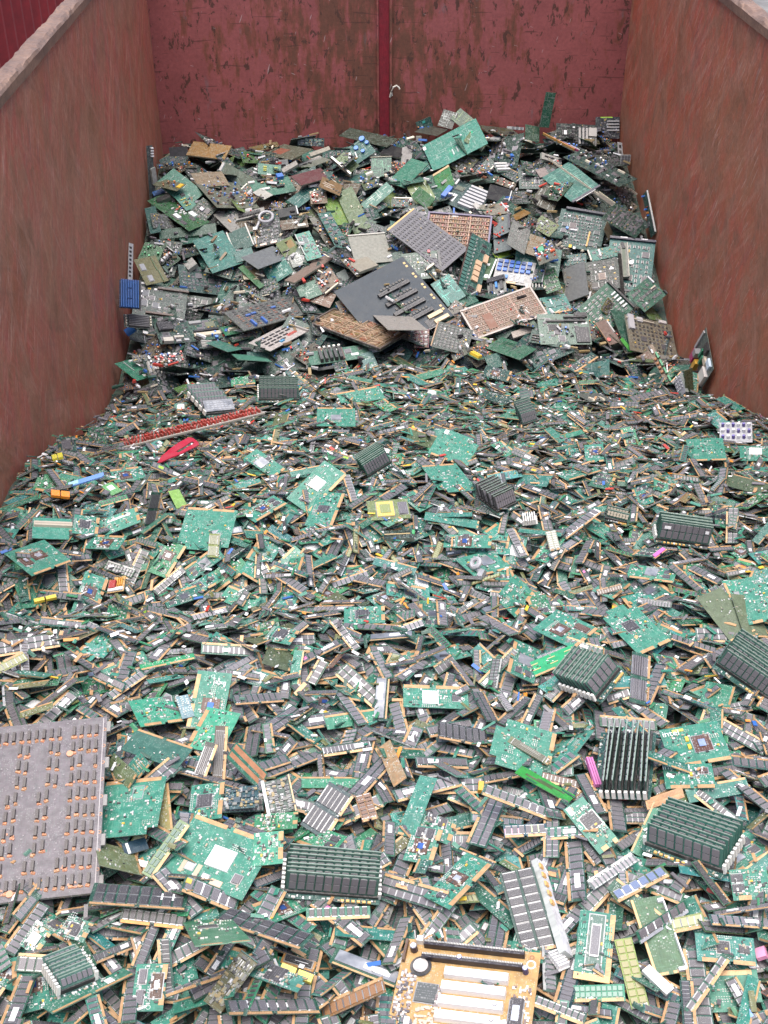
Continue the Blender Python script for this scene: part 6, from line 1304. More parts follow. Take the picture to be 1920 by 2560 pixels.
# --- nearer
PRC('L', (840, 1075, 622, 1000, 770, 900, 905, 1000)[2:]+(840, 1075), 'green card with a brown package, silver die and white label', 'silver die labelled card', core='silver', caches=0, x=[('label', .25, .35, .1, .18, 2, WHT), ('chip', .75, .75, .2, .3, 3, (.085, .04, .025))])
PRC('L', (930, 932, 1062, 870, 1245, 1045, 1100, 1105), 'large clean green card with a long gold edge', 'long gold edge card', steps=3, core='black')
B('L', (1345, 860, 1462, 808, 1602, 1002, 1500, 1045), 'bares', 'plain dark olive card with a gold side', 'plain olive card', name='processor_card', cat='processor card', c=(.085, .115, .06), pat=.25)
B('L', (1490, 850, 1592, 838, 1665, 1042, 1560, 1012), 'bares', 'second olive card tucked beneath the plain olive card', None, name='processor_card', cat='processor card', c=(.10, .13, .075), pat=.3)
PRC('L', (1498, 795, 1665, 742, 1680, 962, 1600, 962), 'bright green card with a ring mark at the picture edge', 'edge ring card', steps=1)
PRC('K', (1485, 972, 1488, 902, 1662, 890, 1665, 968), 'green card with a square chip and lower gold edge', 'lower gold card', core='black', caches=0)
PRC('K', (1140, 1040, 1182, 980, 1302, 1000, 1250, 1062), 'green card with one square chip tilted towards the pile', None, core='black')
MOD('M', (350, 20, 210, 110, 205, 72, 330, 120), 'olive', None) if False else None
HL[:] = [h for h in HL if h]
RI('N', (775, 195, 850, 100, 1065, 120, 930, 290), 'black riser of tall modules with a row of white clips', 'white clip riser', n=9, fh=.036, nc=5, lean=.3, clips=(-1,))
RI('N', (1490, 20, 1720, 150, 1655, 300, 1415, 110), 'dark riser at the picture edge with white clips and orange pads', 'edge riser', n=8, fh=.04, nc=9, lean=.3, clips=(1,))
MOD('N', (1058, 268, 1070, 52, 1152, 72, 1140, 290), 'black module with a lime and two white stickers', 'lime sticker module', n=2, rows=7, x=[('label', .25, .3, .35, .16, 2, (.35, .75, .2)), ('label', .7, .35, .25, .25, 2, WHT), ('label', .25, .92, .35, .12, 2, WHT)])
B('N', (600, 112, 820, 20, 852, 80, 652, 165), 'bares', 'vivid green card with tan dashes', 'tan dashed card', name='processor_card', cat='processor card', c=(.015, .30, .12), pat=.1, x=[('component', .15+.35*i, .25+.35*j, .16, .06, 1, (.5, .45, .2)) for i in range(3) for j in range(2)])
PRC('N', (365, 312, 85, 282, 80, 205, 362, 196), 'green card with a big grey heat plate and gold upper edge', 'big heat plate card', core='white', caches=1)
PRC('N', (700, 590, 450, 547, 490, 310, 750, 430)[2:]+(700, 590), 'big green card with a gold flank and broken corner', 'broken corner card', steps=3)
PRC('N', (1225, 395, 1405, 350, 1540, 520, 1205, 560), 'bright green card with a brown cut out and intel lettering', 'cut out lettered card', core='none', txt=[('intel', .17, .16, .019)], x=[('chip', .62, .5, .3, .4, .8, (.085, .035, .025)), ('metal', .62, .5, .12, .18, .6, (.4, .5, .75), 2), ('component', .3, .1, .2, .07, 2, (.5, .48, .1)), ('component', .4, .35, .06, .12, 3, YEL), ('component', .4, .55, .06, .12, 3, YEL)])
PRC('N', (1215, 540, 1400, 540, 1450, 640, 1205, 650), 'green card with intel lettering below the cut out lettered card', None, core='none', txt=[('intel', .16, .16, .018)], x=[('component', .45, .3, .06, .14, 3, YEL), ('component', .55, .45, .06, .14, 3, YEL), ('chip', .8, .3, .2, .25, .8, (.085, .035, .025))])
BARE('N', (1122, 475, 1332, 548, 1325, 585, 1138, 515), 'teal bare module over the lettered cards', 'teal bare module', c=(.02, .13, .10))
RI('N', (1165, 410, 1165, 690, 890, 690, 950, 400), 'tall black riser whose modules run towards the viewer', 'viewer facing riser', n=8, fh=.034, nc=10, lean=.15, clips=(1,), pads=False)
BARE('N', (60, 838, 152, 590, 236, 598, 128, 862)[2:]+(60, 838), 'long teal bare card with a tan edge', 'long teal bare card', c=(.035, .19, .145), lam=.5)
PRC('N', (775, 735, 862, 675, 1012, 872, 930, 932), 'green card with a dark square chip and white label', 'square chip label card', core='black', caches=0, x=[('label', .2, .1, .22, .16, 2, WHT)])
B('N', (568, 582, 590, 545, 832, 680, 790, 705), 'plain', 'torn vivid green strip with dark patches', 'torn green strip', name='plastic_strip', cat='plastic strip', c=(.03, .25, .04), pat=.05, x=[('print', .45, .4, .2, .5, 0, (.06, .09, .03)), ('print', .62, .6, .15, .5, 0, (.05, .08, .03)), ('print', .12, .3, .15, .2, 0, (.02, .1, .05))])
MOD('N', (515, 805, 700, 795, 705, 850, 520, 858), 'module with a pink and a pale lime sticker', 'pink and lime module', n=6, pcb=(.012, .06, .10), x=[('label', .2, .55, .36, .55, 2, (.80, .42, .52)), ('label', .72, .35, .38, .6, 2, (.60, .74, .38))])
PRC('N', (138, 832, 170, 738, 312, 800, 282, 892), 'green card with two square black chips and a gold end', 'twin chip card', core='none', caches=2)
TAGS('N', (868, 520, 893, 520, 942, 640, 905, 640), 'three pink plastic blocks in a row', 'pink block row', c=(.55, .17, .40), n=3)
TAGS('N', (405, 620, 432, 622, 430, 665, 402, 660), 'orange sticker tag on a module end', None, c=(.75, .36, .02), n=1)
MOD('N', (432, 622, 740, 740, 725, 790, 420, 670), 'long dark module with a white label at its end', 'white ended module', n=9, x=[('label', .75, .4, .2, .5, 2, WHT)])
MOD('N', (228, 355, 440, 392, 448, 470, 235, 428), 'black module of seven wide chips under clear film', 'clear film module', n=7, rows=1, pcb=(.02, .02, .02), chip=CH2)
MOD('N', (532, 440, 552, 418, 722, 520, 705, 548), 'narrow khaki module with a long white label', None, n=5, pcb=(.12, .13, .06), chip=(.14, .14, .1), x=[('label', .72, .5, .4, .5, 2, WHT)])
# --- foreground, far to near
MOD('M', (525, 318, 522, 290, 770, 235, 775, 268), 'dark module with a white label and a silver edge', 'silver edged module', n=8, gold=(.55, .55, .58), x=[('label', .14, .4, .26, .5, 2, WHT)])
BARE('M', (600, 112, 838, 60, 842, 86, 612, 135), 'vivid green bare module with a dark end', None, c=(.015, .24, .09))
PRC('M', (1000, 150, 960, 395, 800, 380, 860, 132), 'upright green card with a brown package and blue die', 'upright blue die card', core='die', caches=0, c=TG, txt=[('intel', .2, .3, .015, -math.pi/2)])
PRC('M', (895, 290, 1042, 325, 950, 495, 800, 470)[2:]+(895, 290), 'pale bright green card with fine tracks', None, core='none', c=(.05, .30, .18))
PRC('M', (560, 265, 730, 250, 800, 350, 600, 385), 'green card with outlines drawn in white', None, core='none', c=(.03, .25, .15))
BARE('M', (770, 555, 520, 480, 600, 385, 832, 475), 'dark bluish green bare card with a thick gold edge', 'bluish bare card', c=(.03, .10, .085), pat=.3) if False else B('M', (770, 558, 520, 482, 600, 382, 834, 474), 'bares', 'dark bluish green bare card with a thick gold edge', 'bluish bare card', name='processor_card', cat='processor card', c=(.035, .115, .09), pat=.25)
B('M', (470, 545, 490, 490, 605, 580, 550, 655), 'bares', 'olive striped card beside the grey laminate board', 'olive striped small card', name='processor_card', cat='processor card', c=(.12, .15, .07), pat=.8)
B('M', (555, 545, 605, 482, 655, 540, 600, 605), 'bares', 'small teal card with tan stripes', None, name='processor_card', cat='processor card', c=(.03, .17, .13), x=[('component', .3+.2*i, .5, .05, .6, .4, (.36, .27, .15)) for i in range(3)])
B('M', (985, 520, 1010, 430, 1160, 595, 1105, 640), 'plain', 'salmon orange contact card', 'salmon contact card', name='processor_card', cat='processor card', c=(.03, .15, .1), x=[('gold', .3, .5, .25, .95, 0, (.62, .30, .17)), ('gold', .75, .5, .3, .95, 0, (.62, .30, .17))])
MOD('M', (915, 612, 930, 372, 986, 376, 972, 612), 'brown module with four white edged chips', 'brown white chip module', n=1, rows=5, pcb=(.09, .06, .045), chip=(.16, .15, .14), leads=1)
MOD('M', (832, 605, 890, 432, 945, 462, 885, 602), 'dark brown module with a gold side', None, n=1, rows=5, pcb=(.05, .045, .04), chip=(.06, .05, .05))
B('M', (755, 250, 815, 238, 838, 332, 790, 345), 'solder', 'blue grey board of looping tracks', 'looping track board', c=(.16, .26, .30), rows=10)
B('M', (1130, 625, 1252, 588, 1282, 742, 1160, 758), 'ics', 'white framed card of small black chips', 'white framed chip card', c=(.05, .07, .06), n=(4, 7), p=.8, mix=0, chip=((.2, .2, .2), CH2, (.45, .45, .45)), x=[('edge', .03, .5, .12, 1.05, 3, (.82, .82, .82)), ('edge', .97, .5, .06, 1.1, 3, (.62, .44, .24))], name='processor_card', cat='processor card')
B('M', (970, 640, 1122, 634, 1112, 722, 976, 742), 'ics', 'dark navy card with white printed pads', 'navy pad card', c=(.012, .05, .07), n=(6, 3), chip=((.015, .05, .07),), noleads=1, st=0, name='processor_card', cat='processor card')
PRC('M', (960, 765, 810, 800, 832, 628, 972, 620)[2:]+(960, 765), 'green card with one dark chip and a gold flank', 'gold flank card', core='black', caches=0)
MOD('M', (1300, 800, 1420, 610, 1532, 682, 1400, 868), 'wide black module with two rows of big chips', 'wide two row module', n=2, rows=5, pcb=(.015, .04, .05), chip=(.045, .045, .055), leads=2, x=[('label', .35, .2, .16, .12, 2, WHT)])
MOD('M', (1530, 680, 1602, 660, 1632, 775, 1570, 790), 'small copper brown module', 'copper brown module', n=2, rows=6, pcb=(.25, .12, .05), chip=(.16, .075, .04))
PRC('M', (1090, 830, 1110, 770, 1285, 735, 1290, 820), 'green card with a brown window below the white framed chip card', None, core='none', c=BG)
B('N', (-20, 470, 30, 430, 100, 600, 40, 640), 'bares', 'tan card under the long teal bare card', None, name='processor_card', cat='processor card', c=(.35, .22, .12))
B('M', (-170, 404, 500, 330, 388, 1105, -250, 1165), 'grid', 'large grey laminate board with dark chips and copper blobs', 'grey laminate board', lam=.5, pct=5)
PRC('M', (735, 590, 660, 842, 410, 862, 455, 622)[2:4]+(0, 0, 0, 0, 0, 0) if False else (410, 862, 455, 622, 738, 588, 662, 842), 'green card with a stepped corner and gold upper edge', 'stepped green card', core='none', steps=0, poly=1) if False else PRC('M', (660, 842, 410, 862, 452, 622, 738, 588), 'green card with a stepped corner and gold upper edge', 'stepped green card', core='none', steps=2, x=[('chip', .42, .75, .16, .22, .6, (.10, .30, .22))])
MOD('O', (610, 215, 780, -20, 820, 10, 660, 240), 'pale olive module of many small chips beside the white plated large card', 'pale olive long module', n=7, rows=2, pcb=(.16, .23, .11), chip=(.10, .17, .13), leads=0)
TAGS('O', (522, 165, 540, 140, 640, 165, 632, 198), 'white blank label strip', 'white blank strip', c=(.82, .82, .82), n=1, hh=.002)
B('O', (400, 180, 430, 80, 560, 120, 640, 230), 'bares', 'olive card with tan stripes beneath the stepped green card', None, name='processor_card', cat='processor card', c=(.14, .16, .07), pat=.9)
B('O', (520, 90, 630, 60, 640, 110, 545, 140), 'plain', 'dark blue card with a white strip', None, name='processor_card', cat='processor card', c=(.01, .035, .06), pat=.1, x=[('label', .2, .5, .12, .9, 1, WHT)])
PRC('O', (1050, 312, 690, 222, 850, -60, 1186, 106), 'largest green card with a white heat plate and a comb of gold contacts', 'white plated large card', core='none', lam=.5, x=[('heat_plate', .45, .47, .28, .34, 3.4, (.82, .82, .82)), ('chip', .17, .26, .09, .14, 3, CHP), ('chip', .72, .2, .09, .1, 2, (.6, .6, .6)), ('chip', .5, .12, .08, .1, 2, (.6, .6, .6)), ('component', .36, .1, .14, .1, 1.2, (.62, .45, .33)), ('component', .62, .18, .06, .2, 1.2, (.42, .37, .26)), ('component', .8, .17, .05, .2, 1.2, (.42, .37, .26))])
PRC('O', (1090, 190, 1100, 45, 1225, 30, 1225, 170), 'green card with a gold edge behind the large riser', None, core='none', c=(.05, .27, .17))
RI('O', (1225, 165, 1640, 195, 1640, 355, 1210, 320), 'large black riser with many modules, white clips and orange pads', 'large black riser', n=7, fh=.040, nc=10, lean=.35, clips=(1, -1))
MOD('O', (1320, 370, 1600, 355, 1600, 412, 1325, 420), 'green module of eight framed chips below the large black riser', 'framed chip module', n=8, pcb=(.03, .15, .10), chip=(.05, .05, .055), cw=.08, chh=.6)
MOD('O', (790, 215, 1045, 325, 1005, 385, 790, 300), 'module with a big white printed label and yellow tags', 'big white label module', n=6, x=[('label', .7, .5, .36, .6, 2, WHT), ('label', .3, .4, .14, .7, 2, WHT), ('component', .08, .3, .1, .3, 2, YEL)])
MOD('O', (440, 262, 788, 286, 830, 380, 345, 348), 'long module with two rows of big black chips and barcode', 'barcode two row module', n=8, rows=2, chip=(.045, .042, .048), x=[('label', .78, .45, .2, .3, 2, WHT)])
MOD('O', (1000, 365, 1345, 482, 1312, 552, 905, 420), 'long slanting module with two rows of black chips', 'slanting two row module', n=7, rows=2, chip=(.045, .042, .048))
MOD('O', (530, 372, 802, 388, 800, 468, 512, 420), 'black module of close chips with an orange contact edge', 'orange edged black module', n=9, rows=1, chip=(.055, .05, .052), pcb=(.03, .04, .03), gold=(.7, .3, .08))
PRC('O', (810, 412, 905, 408, 1180, 500, 808, 542), 'green card with one square chip under the slanting module', 'chip and gold card', core='black', caches=0, c=BG)
PRC('O', (95, 515, 150, 432, 232, 470, 150, 582), 'green card with a silver plate', 'silver plated card', core='plate', caches=0)
PRC('O', (250, 480, 300, 400, 410, 430, 360, 520), 'green card with a square chip beside the silver plated card', None, core='black', caches=0, c=(.05, .17, .12))
RI('O', (185, 640, 340, 580, 425, 700, 275, 765), 'flat dark riser of tiny modules with cream ends', 'flat dark riser', n=8, fh=.018, nc=6, lean=.8, rows=1, pads=False)
BARE('O', (180, 800, 535, 630, 580, 655, 230, 825), 'long green bare module with a tan edge', 'long green bare module', c=(.03, .15, .10), x=[('label', .75, .5, .09, .5, 1, WHT)])
PRC('O', (575, 815, 580, 612, 742, 602, 692, 812), 'green card with two black chips and a brown package with silver die', 'two chip silver die card', core='none', caches=0, lam=.5, x=[('chip', .28, .25, .3, .22, 3, CHP), ('chip', .72, .25, .3, .22, 3, CHP), ('chip', .52, .72, .52, .36, 1.5, (.085, .045, .028)), ('metal', .52, .72, .2, .15, 1, (.75, .77, .82), 2.4)])
MOD('O', (700, 730, 985, 630, 1000, 655, 715, 755), 'module of seven square chips with a white label', 'seven square chip module', n=7, pcb=(.04, .09, .07))
B('O', (870, 752, 1050, 560, 1105, 592, 960, 835), 'ics', 'brown olive card with rows of silver parts', 'brown olive card', name='processor_card', cat='processor card', c=(.10, .085, .03), n=(5, 3), p=.9, mix=0, chip=((.25, .24, .16),), x=[('edge', 1.0, .5, .02, 1, 2, (.02, .12, .1))])
B('O', (1228, 560, 1372, 600, 1352, 645, 1212, 600), 'plain', 'orange backed chip card with a silver wire', None, name='component', cat='component', c=(.42, .20, .05), x=[('chip', .5, .45, .8, .6, 3, BLK), ('print', .6, .5, .4, .05, 0, WHT, 4)])
TAGS('O', (1215, 610, 1362, 662, 1345, 702, 1202, 640), 'pair of large pale yellow plastic blocks', 'pale yellow block pair', c=(.80, .66, .10), hh=.009)
PRC('O', (1065, 670, 1120, 590, 1330, 680, 1290, 720), 'teal module card with a square chip and clear border', None, core='black', caches=0, c=(.05, .21, .17))
MOD('O', (1385, 792, 1662, 648, 1665, 742, 1402, 838)[4:]+(1385, 792, 1662, 648), 'copper brown module with its gold edge uphill', 'copper uphill module', n=9, pcb=(.20, .10, .04), chip=(.26, .13, .055), leads=1)
MOD('O', (950, 775, 1372, 752, 1375, 832, 1000, 822), 'module with a white printed band and round sticker', 'white banded module', n=9, x=[('label', .55, .4, .3, .3, 2, WHT), ('label', .25, .3, .08, .5, 2, WHT)])
PRC('P', (85, 175, 130, -5, 262, 38, 205, 165), 'green card with a brown square and blue die beside a gold flank', 'gold flanked die card', core='die', caches=2)
PRC('P', (190, 330, 335, 118, 490, 190, 262, 362), 'green card with a brown square, silver die and one chip', 'brown square card', core='silver', caches=1)
B('P', (500, 222, 642, 182, 752, 542, 592, 565), 'mods', 'long two column riser module beside a white rail', 'two column long module', name='memory_module', cat='memory module', n=2, rows=9, pcb=(.02, .055, .045), chip=(.055, .053, .06), leads=2, pat=.4)
B('P', (640, 150, 672, 180, 805, 585, 768, 562), 'plain', 'white plastic rail with tan pads', 'white rail', name='connector_rail', cat='connector', c=(.72, .72, .74), th=.012, pat=0, x=[('component', .1, .1+.1*i, .4, .05, 3, (.7, .42, .15), 6) for i in range(5)])
B('P', (705, 570, 750, 555, 805, 620, 755, 645), 'plain', 'white comb clip at the end of the white rail', 'white comb clip', name='connector_block', cat='connector', c=(.7, .7, .7), x=[('component', .5, .1+.16*i, 1.0, .09, 9, (.75, .75, .75)) for i in range(6)])
RI('P', (1200, -30, 1580, 60, 1440, 260, 1130, 100), 'large riser of slanting green edged modules with white clips', 'green edged riser', n=8, fh=.036, nc=8, lean=.3, clips=(1, -1), padl=1, pcb=(.03, .12, .095))
B('N', (1130, 690, 1290, 640, 1300, 680, 1140, 740), 'plain', 'salmon contact strip with ribbed end above the green edged riser', 'salmon ribbed strip', name='processor_card', cat='processor card', c=(.55, .32, .17), pat=.2, x=[('gold', .5, .3, .9, .4, 0, (.62, .36, .2)), ('gold', .5, .8, .9, .2, 0, (.62, .36, .2))])
MOD('P', (985, 292, 1190, 188, 1248, 222, 1002, 352), 'module with a big printed barcode label and three blue chips', 'barcode module', n=6, pcb=(.07, .10, .04), chip=(.12, .17, .30), x=[('label', .35, .5, .5, .62, 2, WHT)])
B('P', (1165, 655, 1070, 342, 1195, 300, 1312, 650)[2:]+(1165, 655), 'bares', 'olive green card framed by white plastic brackets', 'white bracketed card', name='processor_card', cat='processor card', c=(.06, .13, .06), pat=.7, lam=.5, x=[('edge', .98, .25, .05, .3, 7, WHT), ('edge', .9, .08, .2, .05, 7, WHT), ('edge', .98, .75, .05, .45, 7, WHT), ('edge', .85, .97, .25, .05, 7, WHT), ('edge', .04, .5, .09, 1.0, 1, (.65, .42, .18))])
MOD('P', (1085, 460, 1295, 330, 1315, 375, 1100, 525), 'module with a white square sticker across the white bracketed card', 'white square module', n=6, pcb=(.02, .11, .07), gold=(.5, .52, .58), x=[('label', .25, .4, .25, .6, 2, WHT)])
PRC('P', (812, 672, 852, 372, 1000, 395, 978, 692), 'green card with a large framed square chip and a gold flank', 'framed square chip card', core='none', caches=0, lam=.5, c=(.02, .17, .12), x=[('chip', .55, .5, .8, .42, 1.4, (.08, .15, .12)), ('metal', .57, .5, .48, .26, 1.2, (.62, .62, .64), 2.2), ('chip', .57, .5, .42, .225, 1, (.16, .155, .17), 3.4)]+[('component', .4+.12*i, .8+.06*j, .08, .035, 2, (.12, .38, .28)) for i in range(4) for j in range(3)]+[('component', .4+.12*i, .08+.06*j, .08, .03, 2, (.12, .36, .28)) for i in range(4) for j in range(3)]+[('component', .05, .5, .1, 1.0, .6, (.65, .42, .18))])
MOD('P', (1000, 505, 1078, 488, 1138, 795, 1062, 802), 'yellow green module of pale chips lying lengthwise', 'yellow green module', n=2, rows=9, pcb=(.20, .27, .045), chip=(.27, .25, .10), leads=0, gold=(.45, .5, .4))
MOD('P', (815, 702, 1040, 692, 1042, 770, 820, 772), 'bright green module with rows of tiny pale chips', 'tiny chip module', n=9, rows=2, pcb=(.03, .22, .13), chip=(.2, .33, .26), leads=0)
PRC('P', (1480, 205, 1662, 190, 1665, 330, 1520, 332), 'green card with two stacked black chips at the picture edge', 'edge two chip card', core='none', caches=2)
TAGS('P', (1605, 560, 1660, 530, 1662, 590, 1622, 590), 'pink plastic block at the picture edge', None, c=(.85, .35, .55), n=1)
B('P', (1115, 640, 1140, 615, 1255, 715, 1215, 745), 'plain', 'long white plastic blade', 'white blade', name='plastic_strip', cat='plastic strip', c=(.78, .78, .78), th=.006, pat=0)
MOD('P', (1290, 800, 1462, 560, 1490, 590, 1330, 835), 'dark module with silver framed chips near the lower edge', None, n=6, pcb=(.02, .09, .06))
MOD('P', (660, 740, 880, 830, 860, 875, 640, 790), 'grey chip module beside the gold main board', 'gold board neighbour', n=8)
B('P', (108, 490, 692, 574, 600, 1060, -25, 1000), 'goldmb', 'gold coloured main board with white card slots and a coin battery', 'gold main board', name='main_board', cat='motherboard', lam=.5, pct=4)
HL[:] = [h for h in HL if h]

# ------------------------------------------------------------------ boards placed one by one: find the rectangle in space behind each seen outline
k_ = np.arange(700); ph = math.pi*(1+5**.5)*k_; zz_ = 1-(k_+.5)/700
CAND = np.stack([np.sqrt(1-zz_**2)*np.cos(ph), np.sqrt(1-zz_**2)*np.sin(ph), zz_], 1)      # upper half of the directions
def solve_quad(uv, lam=.30, n0=None, front_lim=.10):
    uv = np.asarray(uv, float).reshape(4, 2); c = uv.mean(0); rays = ray(uv[:, 0], uv[:, 1]); rc_ = ray(c[0], c[1])
    i, j = int(np.clip(c[1]/4, 0, BH-1)), int(np.clip(c[0]/4, 0, BW-1))
    d0 = float(np.median(DB[max(0, i-4):i+5, max(0, j-4):j+5]))
    C = CP+rc_*d0
    if n0 is None:
        n0 = np.array([-float(at(SGX, C[0], C[1])), -float(at(SGY, C[0], C[1])), 1.0]); n0 /= np.linalg.norm(n0)
        n0 = n0 - .35*CF; n0 /= np.linalg.norm(n0)
    n0 = np.asarray(n0, float); n0 /= np.linalg.norm(n0)
    cand = np.concatenate([CAND, n0[None]])
    cand = cand[(cand @ (rc_/np.linalg.norm(rc_))) < -front_lim]
    t = (cand @ rc_)[:, None]*d0/(cand @ rays.T)
    P = t[:, :, None]*rays[None]
    e0, e2 = P[:, 1]-P[:, 0], P[:, 2]-P[:, 3]; e1, e3 = P[:, 2]-P[:, 1], P[:, 3]-P[:, 0]
    X = (e0+e2)/2; Y = -(e1+e3)/2; lx = np.linalg.norm(X, axis=1); ly = np.linalg.norm(Y, axis=1)
    mis = (np.linalg.norm(e0-e2, axis=1)/lx)**2+(np.linalg.norm(e1-e3, axis=1)/ly)**2
    cs = (X*Y).sum(1)/(lx*ly); ang = np.arccos(np.clip(cand @ n0, -1, 1))
    cost = 3*cs**2+.15*mis+lam*.35*ang**2
    b = int(np.argmin(np.where((t > 0).all(1), cost, 1e9)))
    n = cand[b]
    Zs = np.cross(X[b], Y[b]); sg = 1.0 if Zs @ n > 0 else -1.0
    return CP+P[b].mean(0), X[b]/lx[b], n, float(lx[b]), float(ly[b]), sg
HEROES = []
def slide(P, pct, lim=(.93, 1.03)):
    r = raster(np.array(P))
    if r is None: return 1.0
    vv, uu, t = r
    s = np.percentile(DB[vv, uu]/t, pct)
    return float(np.clip(s, *lim))
for hi_, (name, cat, tile, q, style, o, label, ref) in enumerate(HL):
    ox, oy, sc_ = TILES[tile]
    uv = [(ox+q[i]*sc_, oy+q[i+1]*sc_) for i in range(0, 8, 2)]
    C, X, n, w, h, sg = solve_quad(uv, o.get('lam', .3), o.get('n0'))
    M = frame(C, X, n)
    s = slide(corners(M, w, h), o.get('pct', 8)) if not o.get('noslide') else 1.0
    M[:3, 3] = CP+(M[:3, 3]-CP)*s; w *= s; h *= s
    M[:3, 3] += M[:3, 2]*.002
    cs_ = corners(M, w, h)
    for c in cs_:                                  # keep clear of the steel walls
        if c[0] < XL+.006: M[0, 3] += min(.12, XL+.006-c[0])
        if c[0] > XR-.006: M[0, 3] -= min(.12, c[0]-XR+.006)
        if c[1] > YB-.022: M[1, 3] -= min(.12, c[1]-YB+.022)
    cs_ = corners(M, w, h)
    draw(np.array(cs_), 100000+hi_)
    HEROES.append((name, cat, M, w, h, style, o, label, ref))
    if DEBUG: print('HERO %-22s w %.3f h %.3f s %.3f tilt %.0f  y %.2f' % (label[:22], w, h, s, math.degrees(math.acos(min(1, M[2, 2]))), M[1, 3]))
cnt_h = np.bincount(IB[IB >= 100000]-100000, minlength=len(HEROES))
REFS = []
for hi_, (name, cat, M, w, h, style, o, label, ref) in enumerate(HEROES):
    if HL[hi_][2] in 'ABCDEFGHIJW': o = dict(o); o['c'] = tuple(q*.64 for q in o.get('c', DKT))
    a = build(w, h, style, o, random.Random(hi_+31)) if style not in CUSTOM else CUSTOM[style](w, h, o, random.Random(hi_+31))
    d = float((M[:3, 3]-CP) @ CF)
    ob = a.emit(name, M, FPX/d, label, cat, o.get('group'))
    for c in ob.children:
        if '#' in c.name: c.name = c.name.split('#')[0]; c.pop('kind', None) if 'kind' in c else None
    if ref and cnt_h[hi_] > 12:
        u, v, _ = project(M[:3, 3]); REFS.append((ref, float(u), float(v)))
    if DEBUG and cnt_h[hi_] < 4: print('HIDDEN', label, cnt_h[hi_])

# ------------------------------------------------------------------ which loose boards show largest: those become things of their own
vis = np.bincount(IB[(IB >= 0) & (IB < 100000)], minlength=len(PLATES))
KINDS = (('memory_module', 'memory module', 'memory modules lying on the heap', MODS, 262), ('processor_card', 'processor card', 'processor cards lying among the memory modules', PROCS, 222), ('circuit_board', 'circuit board', 'older boards in the pile at the back', CARDS, 145))
chosen = set()
for kd, kk in enumerate(KINDS):
    ids = [i for i, p in enumerate(PLATES) if p.kind == kd and vis[i] > 3]
    ids.sort(key=lambda i: -vis[i]); chosen |= set(ids[:kk[4]])
def lean_words(p):
    c = corners(p.M, p.w/p.sc, p.h/p.sc); a = (c[0]+c[3])/2; b = (c[1]+c[2])/2
    if p.w < p.h: a, b = (c[0]+c[1])/2, (c[2]+c[3])/2
    u, v, _ = project(np.array([a, b])); du, dv = u[1]-u[0], v[0]-v[1]
    if du < 0: du, dv = -du, -dv
    an = math.degrees(math.atan2(dv, du))
    if abs(an) < 14: return 'lying level'
    if an > 68 or an < -68: return 'pointing away'
    if an > 0: return 'slanting gently uphill' if an < 38 else 'slanting steeply uphill'
    return 'slanting gently downhill' if an > -38 else 'slanting steeply downhill'
SHORT = {}
used = {}
def make_label(p, words):
    u, v, _ = project(p.M[:3, 3]); u, v = float(u), float(v)
    ln = lean_words(p)
    near = sorted(REFS, key=lambda r: (r[1]-u)**2+((r[2]-v)*1.25)**2)[:7]
    def rel(r):
        du, dv = u-r[1], (v-r[2])*1.25
        if abs(du) > abs(dv): return 'left of' if du < 0 else 'right of'
        return 'above' if dv < 0 else 'below'
    tries = []
    for r in near[:4]: tries.append('%s %s the %s' % (words, rel(r), r[0]))
    for r in near[:4]: tries.append('%s, %s, %s the %s' % (words, ln, rel(r), r[0]))
    for i in range(4):
        for j in range(i+1, 7): tries.append('%s, between the %s and the %s' % (words, near[i][0], near[j][0]))
    for i in range(3):
        for j in range(i+1, 7): tries.append('%s %s the %s, %s the %s' % (words, rel(near[i]), near[i][0], rel(near[j]), near[j][0]))
    w8 = words.replace(' memory module', ' module').replace(' with a white sticker', ' with sticker')
    for i in range(5):
        for j in range(i+1, 7): tries.append('%s, %s, %s %s, %s %s' % (w8, ln, rel(near[i]), near[i][0], rel(near[j]), near[j][0]))
    for t in tries:
        if t not in used and 4 <= len(t.replace(',', ' ').split()) <= 16: used[t] = 1; return t
    return None
NL = 0
order = sorted(chosen, key=lambda i: -vis[i])
for i in order:
    p = PLATES[i]; nm, cat, grp, L, _ = KINDS[p.kind]; wt, words, a, w, h, th = L[p.var]
    lab = make_label(p, words)
    if lab is None: NL += 1; chosen.discard(i); continue
    d = float((p.M[:3, 3]-CP) @ CF)
    a.emit(nm, p.M, FPX*p.sc/d, lab, cat, grp, p.tint, 11, math.exp(rng.gauss(0, .22)))
if DEBUG: print('individuals', len(chosen), 'no label', NL, 'refs', len(REFS), 'rise', float((H-PROF).mean()))
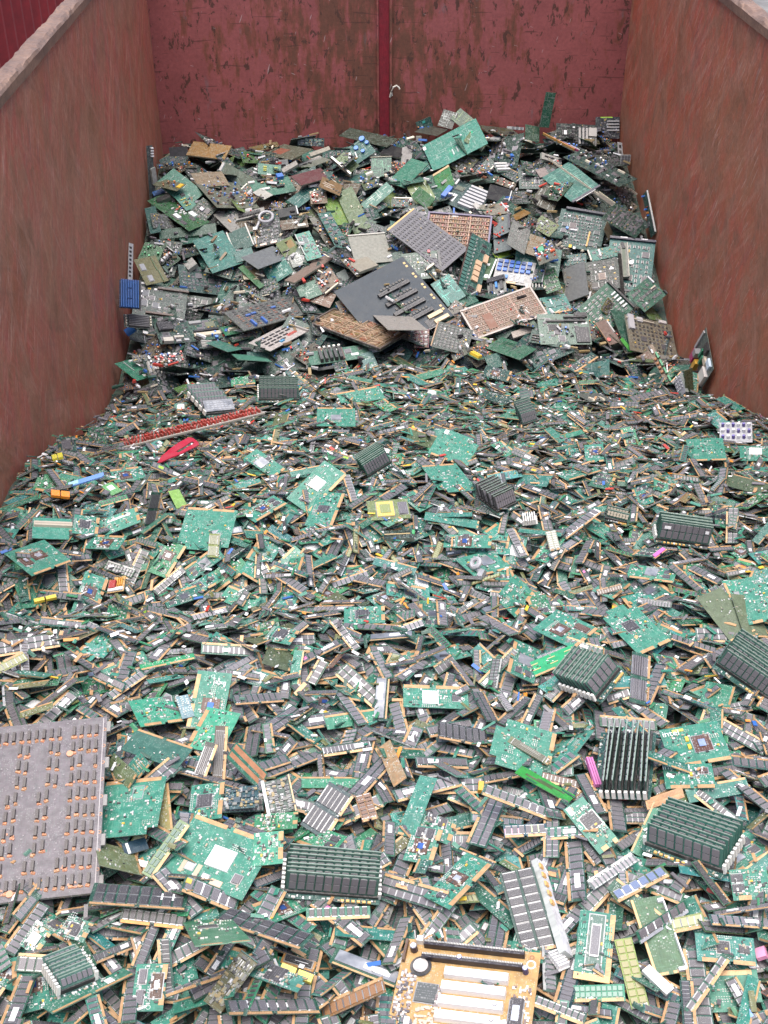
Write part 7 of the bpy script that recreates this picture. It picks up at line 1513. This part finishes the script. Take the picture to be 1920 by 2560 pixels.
for kd, (nm, cat, grp, L, _) in enumerate(KINDS):
    out = {k: [] for k in ('v', 'f', 'm', 'c', 'uv')}
    for i, p in enumerate(PLATES):
        if p.kind != kd or i in chosen: continue
        if vis[i] == 0 and float(np.min(at(H, [q[0] for q in corners(p.M, p.w/p.sc, p.h/p.sc)]+[p.M[0, 3]], [q[1] for q in corners(p.M, p.w/p.sc, p.h/p.sc)]+[p.M[1, 3]]))-p.M[2, 3]) > .012: continue
        A = L[p.var][2].flat(kd < 2 and p.M[1, 3] > 2.3); Mx = p.M
        out['v'].append((A['v'] @ Mx[:3, :3].T+Mx[:3, 3]).astype(np.float32)); out['f'].append(A['f']); out['m'].append(A['m'])
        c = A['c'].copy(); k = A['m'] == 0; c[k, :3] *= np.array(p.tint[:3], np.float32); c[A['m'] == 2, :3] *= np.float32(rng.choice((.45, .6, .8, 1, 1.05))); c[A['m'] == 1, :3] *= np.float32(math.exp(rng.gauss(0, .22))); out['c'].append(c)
        uv = A['uv'].copy(); fk = np.repeat(k, A['f']); uv[fk] += np.float32(rng.random()*9); out['uv'].append(uv)
    A = {k: np.concatenate(v) for k, v in out.items()}
    o = link(plural(nm), mesh_from(A, plural(nm)))
    tag(o, {0: 'countless smaller and half buried memory modules making up the front of the heap', 1: 'half buried processor cards showing only corners between memory modules', 2: 'half buried boards filling the gaps of the pile at the back'}[kd], None, None, 'stuff')
# broken bits lying on top: slivers of board, loose chips, torn labels
m = MB()
for _ in range(5200):
    while True:
        x, y = rng.uniform(XL+.02, XR-.02), rng.uniform(.6, YB-.1)
        if in_view(x, y, .2) and (y > 1.7 or rng.random() < .5) and (y < 4.5 or rng.random() < .6): break
    z = float(at(H, x, y)); t = rng.random(); l, wd = rng.uniform(.008, .034), rng.uniform(.003, .009)
    mat, c = (PCB, (*rng.choice((DG, TG, BG, (.02, .1, .07), OL)), .4)) if t < .5 else (CHIP, (*CHP, 1)) if t < .62 else (STK, (*WHT, .6)) if t < .82 else (GOLD, (*GLD, 0)) if t < .95 else (CHIP, (*rng.choice((RED, YEL, BLU, ORG)), 0))
    if y > foot_y(x)+.05:
        mat, c = CHIP, (*rng.choice((BLK, BLK, BLK, CHP, CHP, CRM, (.4, .4, .4), WHT, (.2, .14, .08), SIL, DG, DG, (.3, .22, .1), BLU if rng.random() < .5 else RED)), 0); l *= 1.5; wd *= 1.4
    b = MB(); b.box(0, 0, 0, l*(.6 if mat == STK else 1), wd, .0012 if mat != CHIP else .002 if y < foot_y(x) else wd*.8, mat, c)
    m.add(b, Matrix.Translation((x, y, z+.001)) @ Matrix.Rotation(rng.gauss(0, .25), 4, 'X') @ Matrix.Rotation(rng.gauss(0, .25), 4, 'Y') @ Matrix.Rotation(rng.uniform(0, 6.3), 4, 'Z'))
tag(link('board_fragments', mesh(m, 'board_fragments')), 'slivers of board, loose chips and torn labels strewn over the heap', None, None, 'stuff')
# ground of the heap below the boards that show
step = 2; xs = gx[::step]; ys = gy[::step]; Z = (PROF-.002)[::step, ::step]
V = [(float(x), float(y), float(Z[i, j])) for i, x in enumerate(xs) for j, y in enumerate(ys)]
n = len(ys); F = [(i*n+j, (i+1)*n+j, (i+1)*n+j+1, i*n+j+1) for i in range(len(xs)-1) for j in range(n-1)]
M_CORE = mat_noise('crushed_boards', (.03, .075, .052), (.085, .08, .07), 60, .7)
tag(link('board_debris', simple_mesh('board_debris', V, F, [M_CORE])), 'dark packed debris under the boards', None, None, 'stuff')
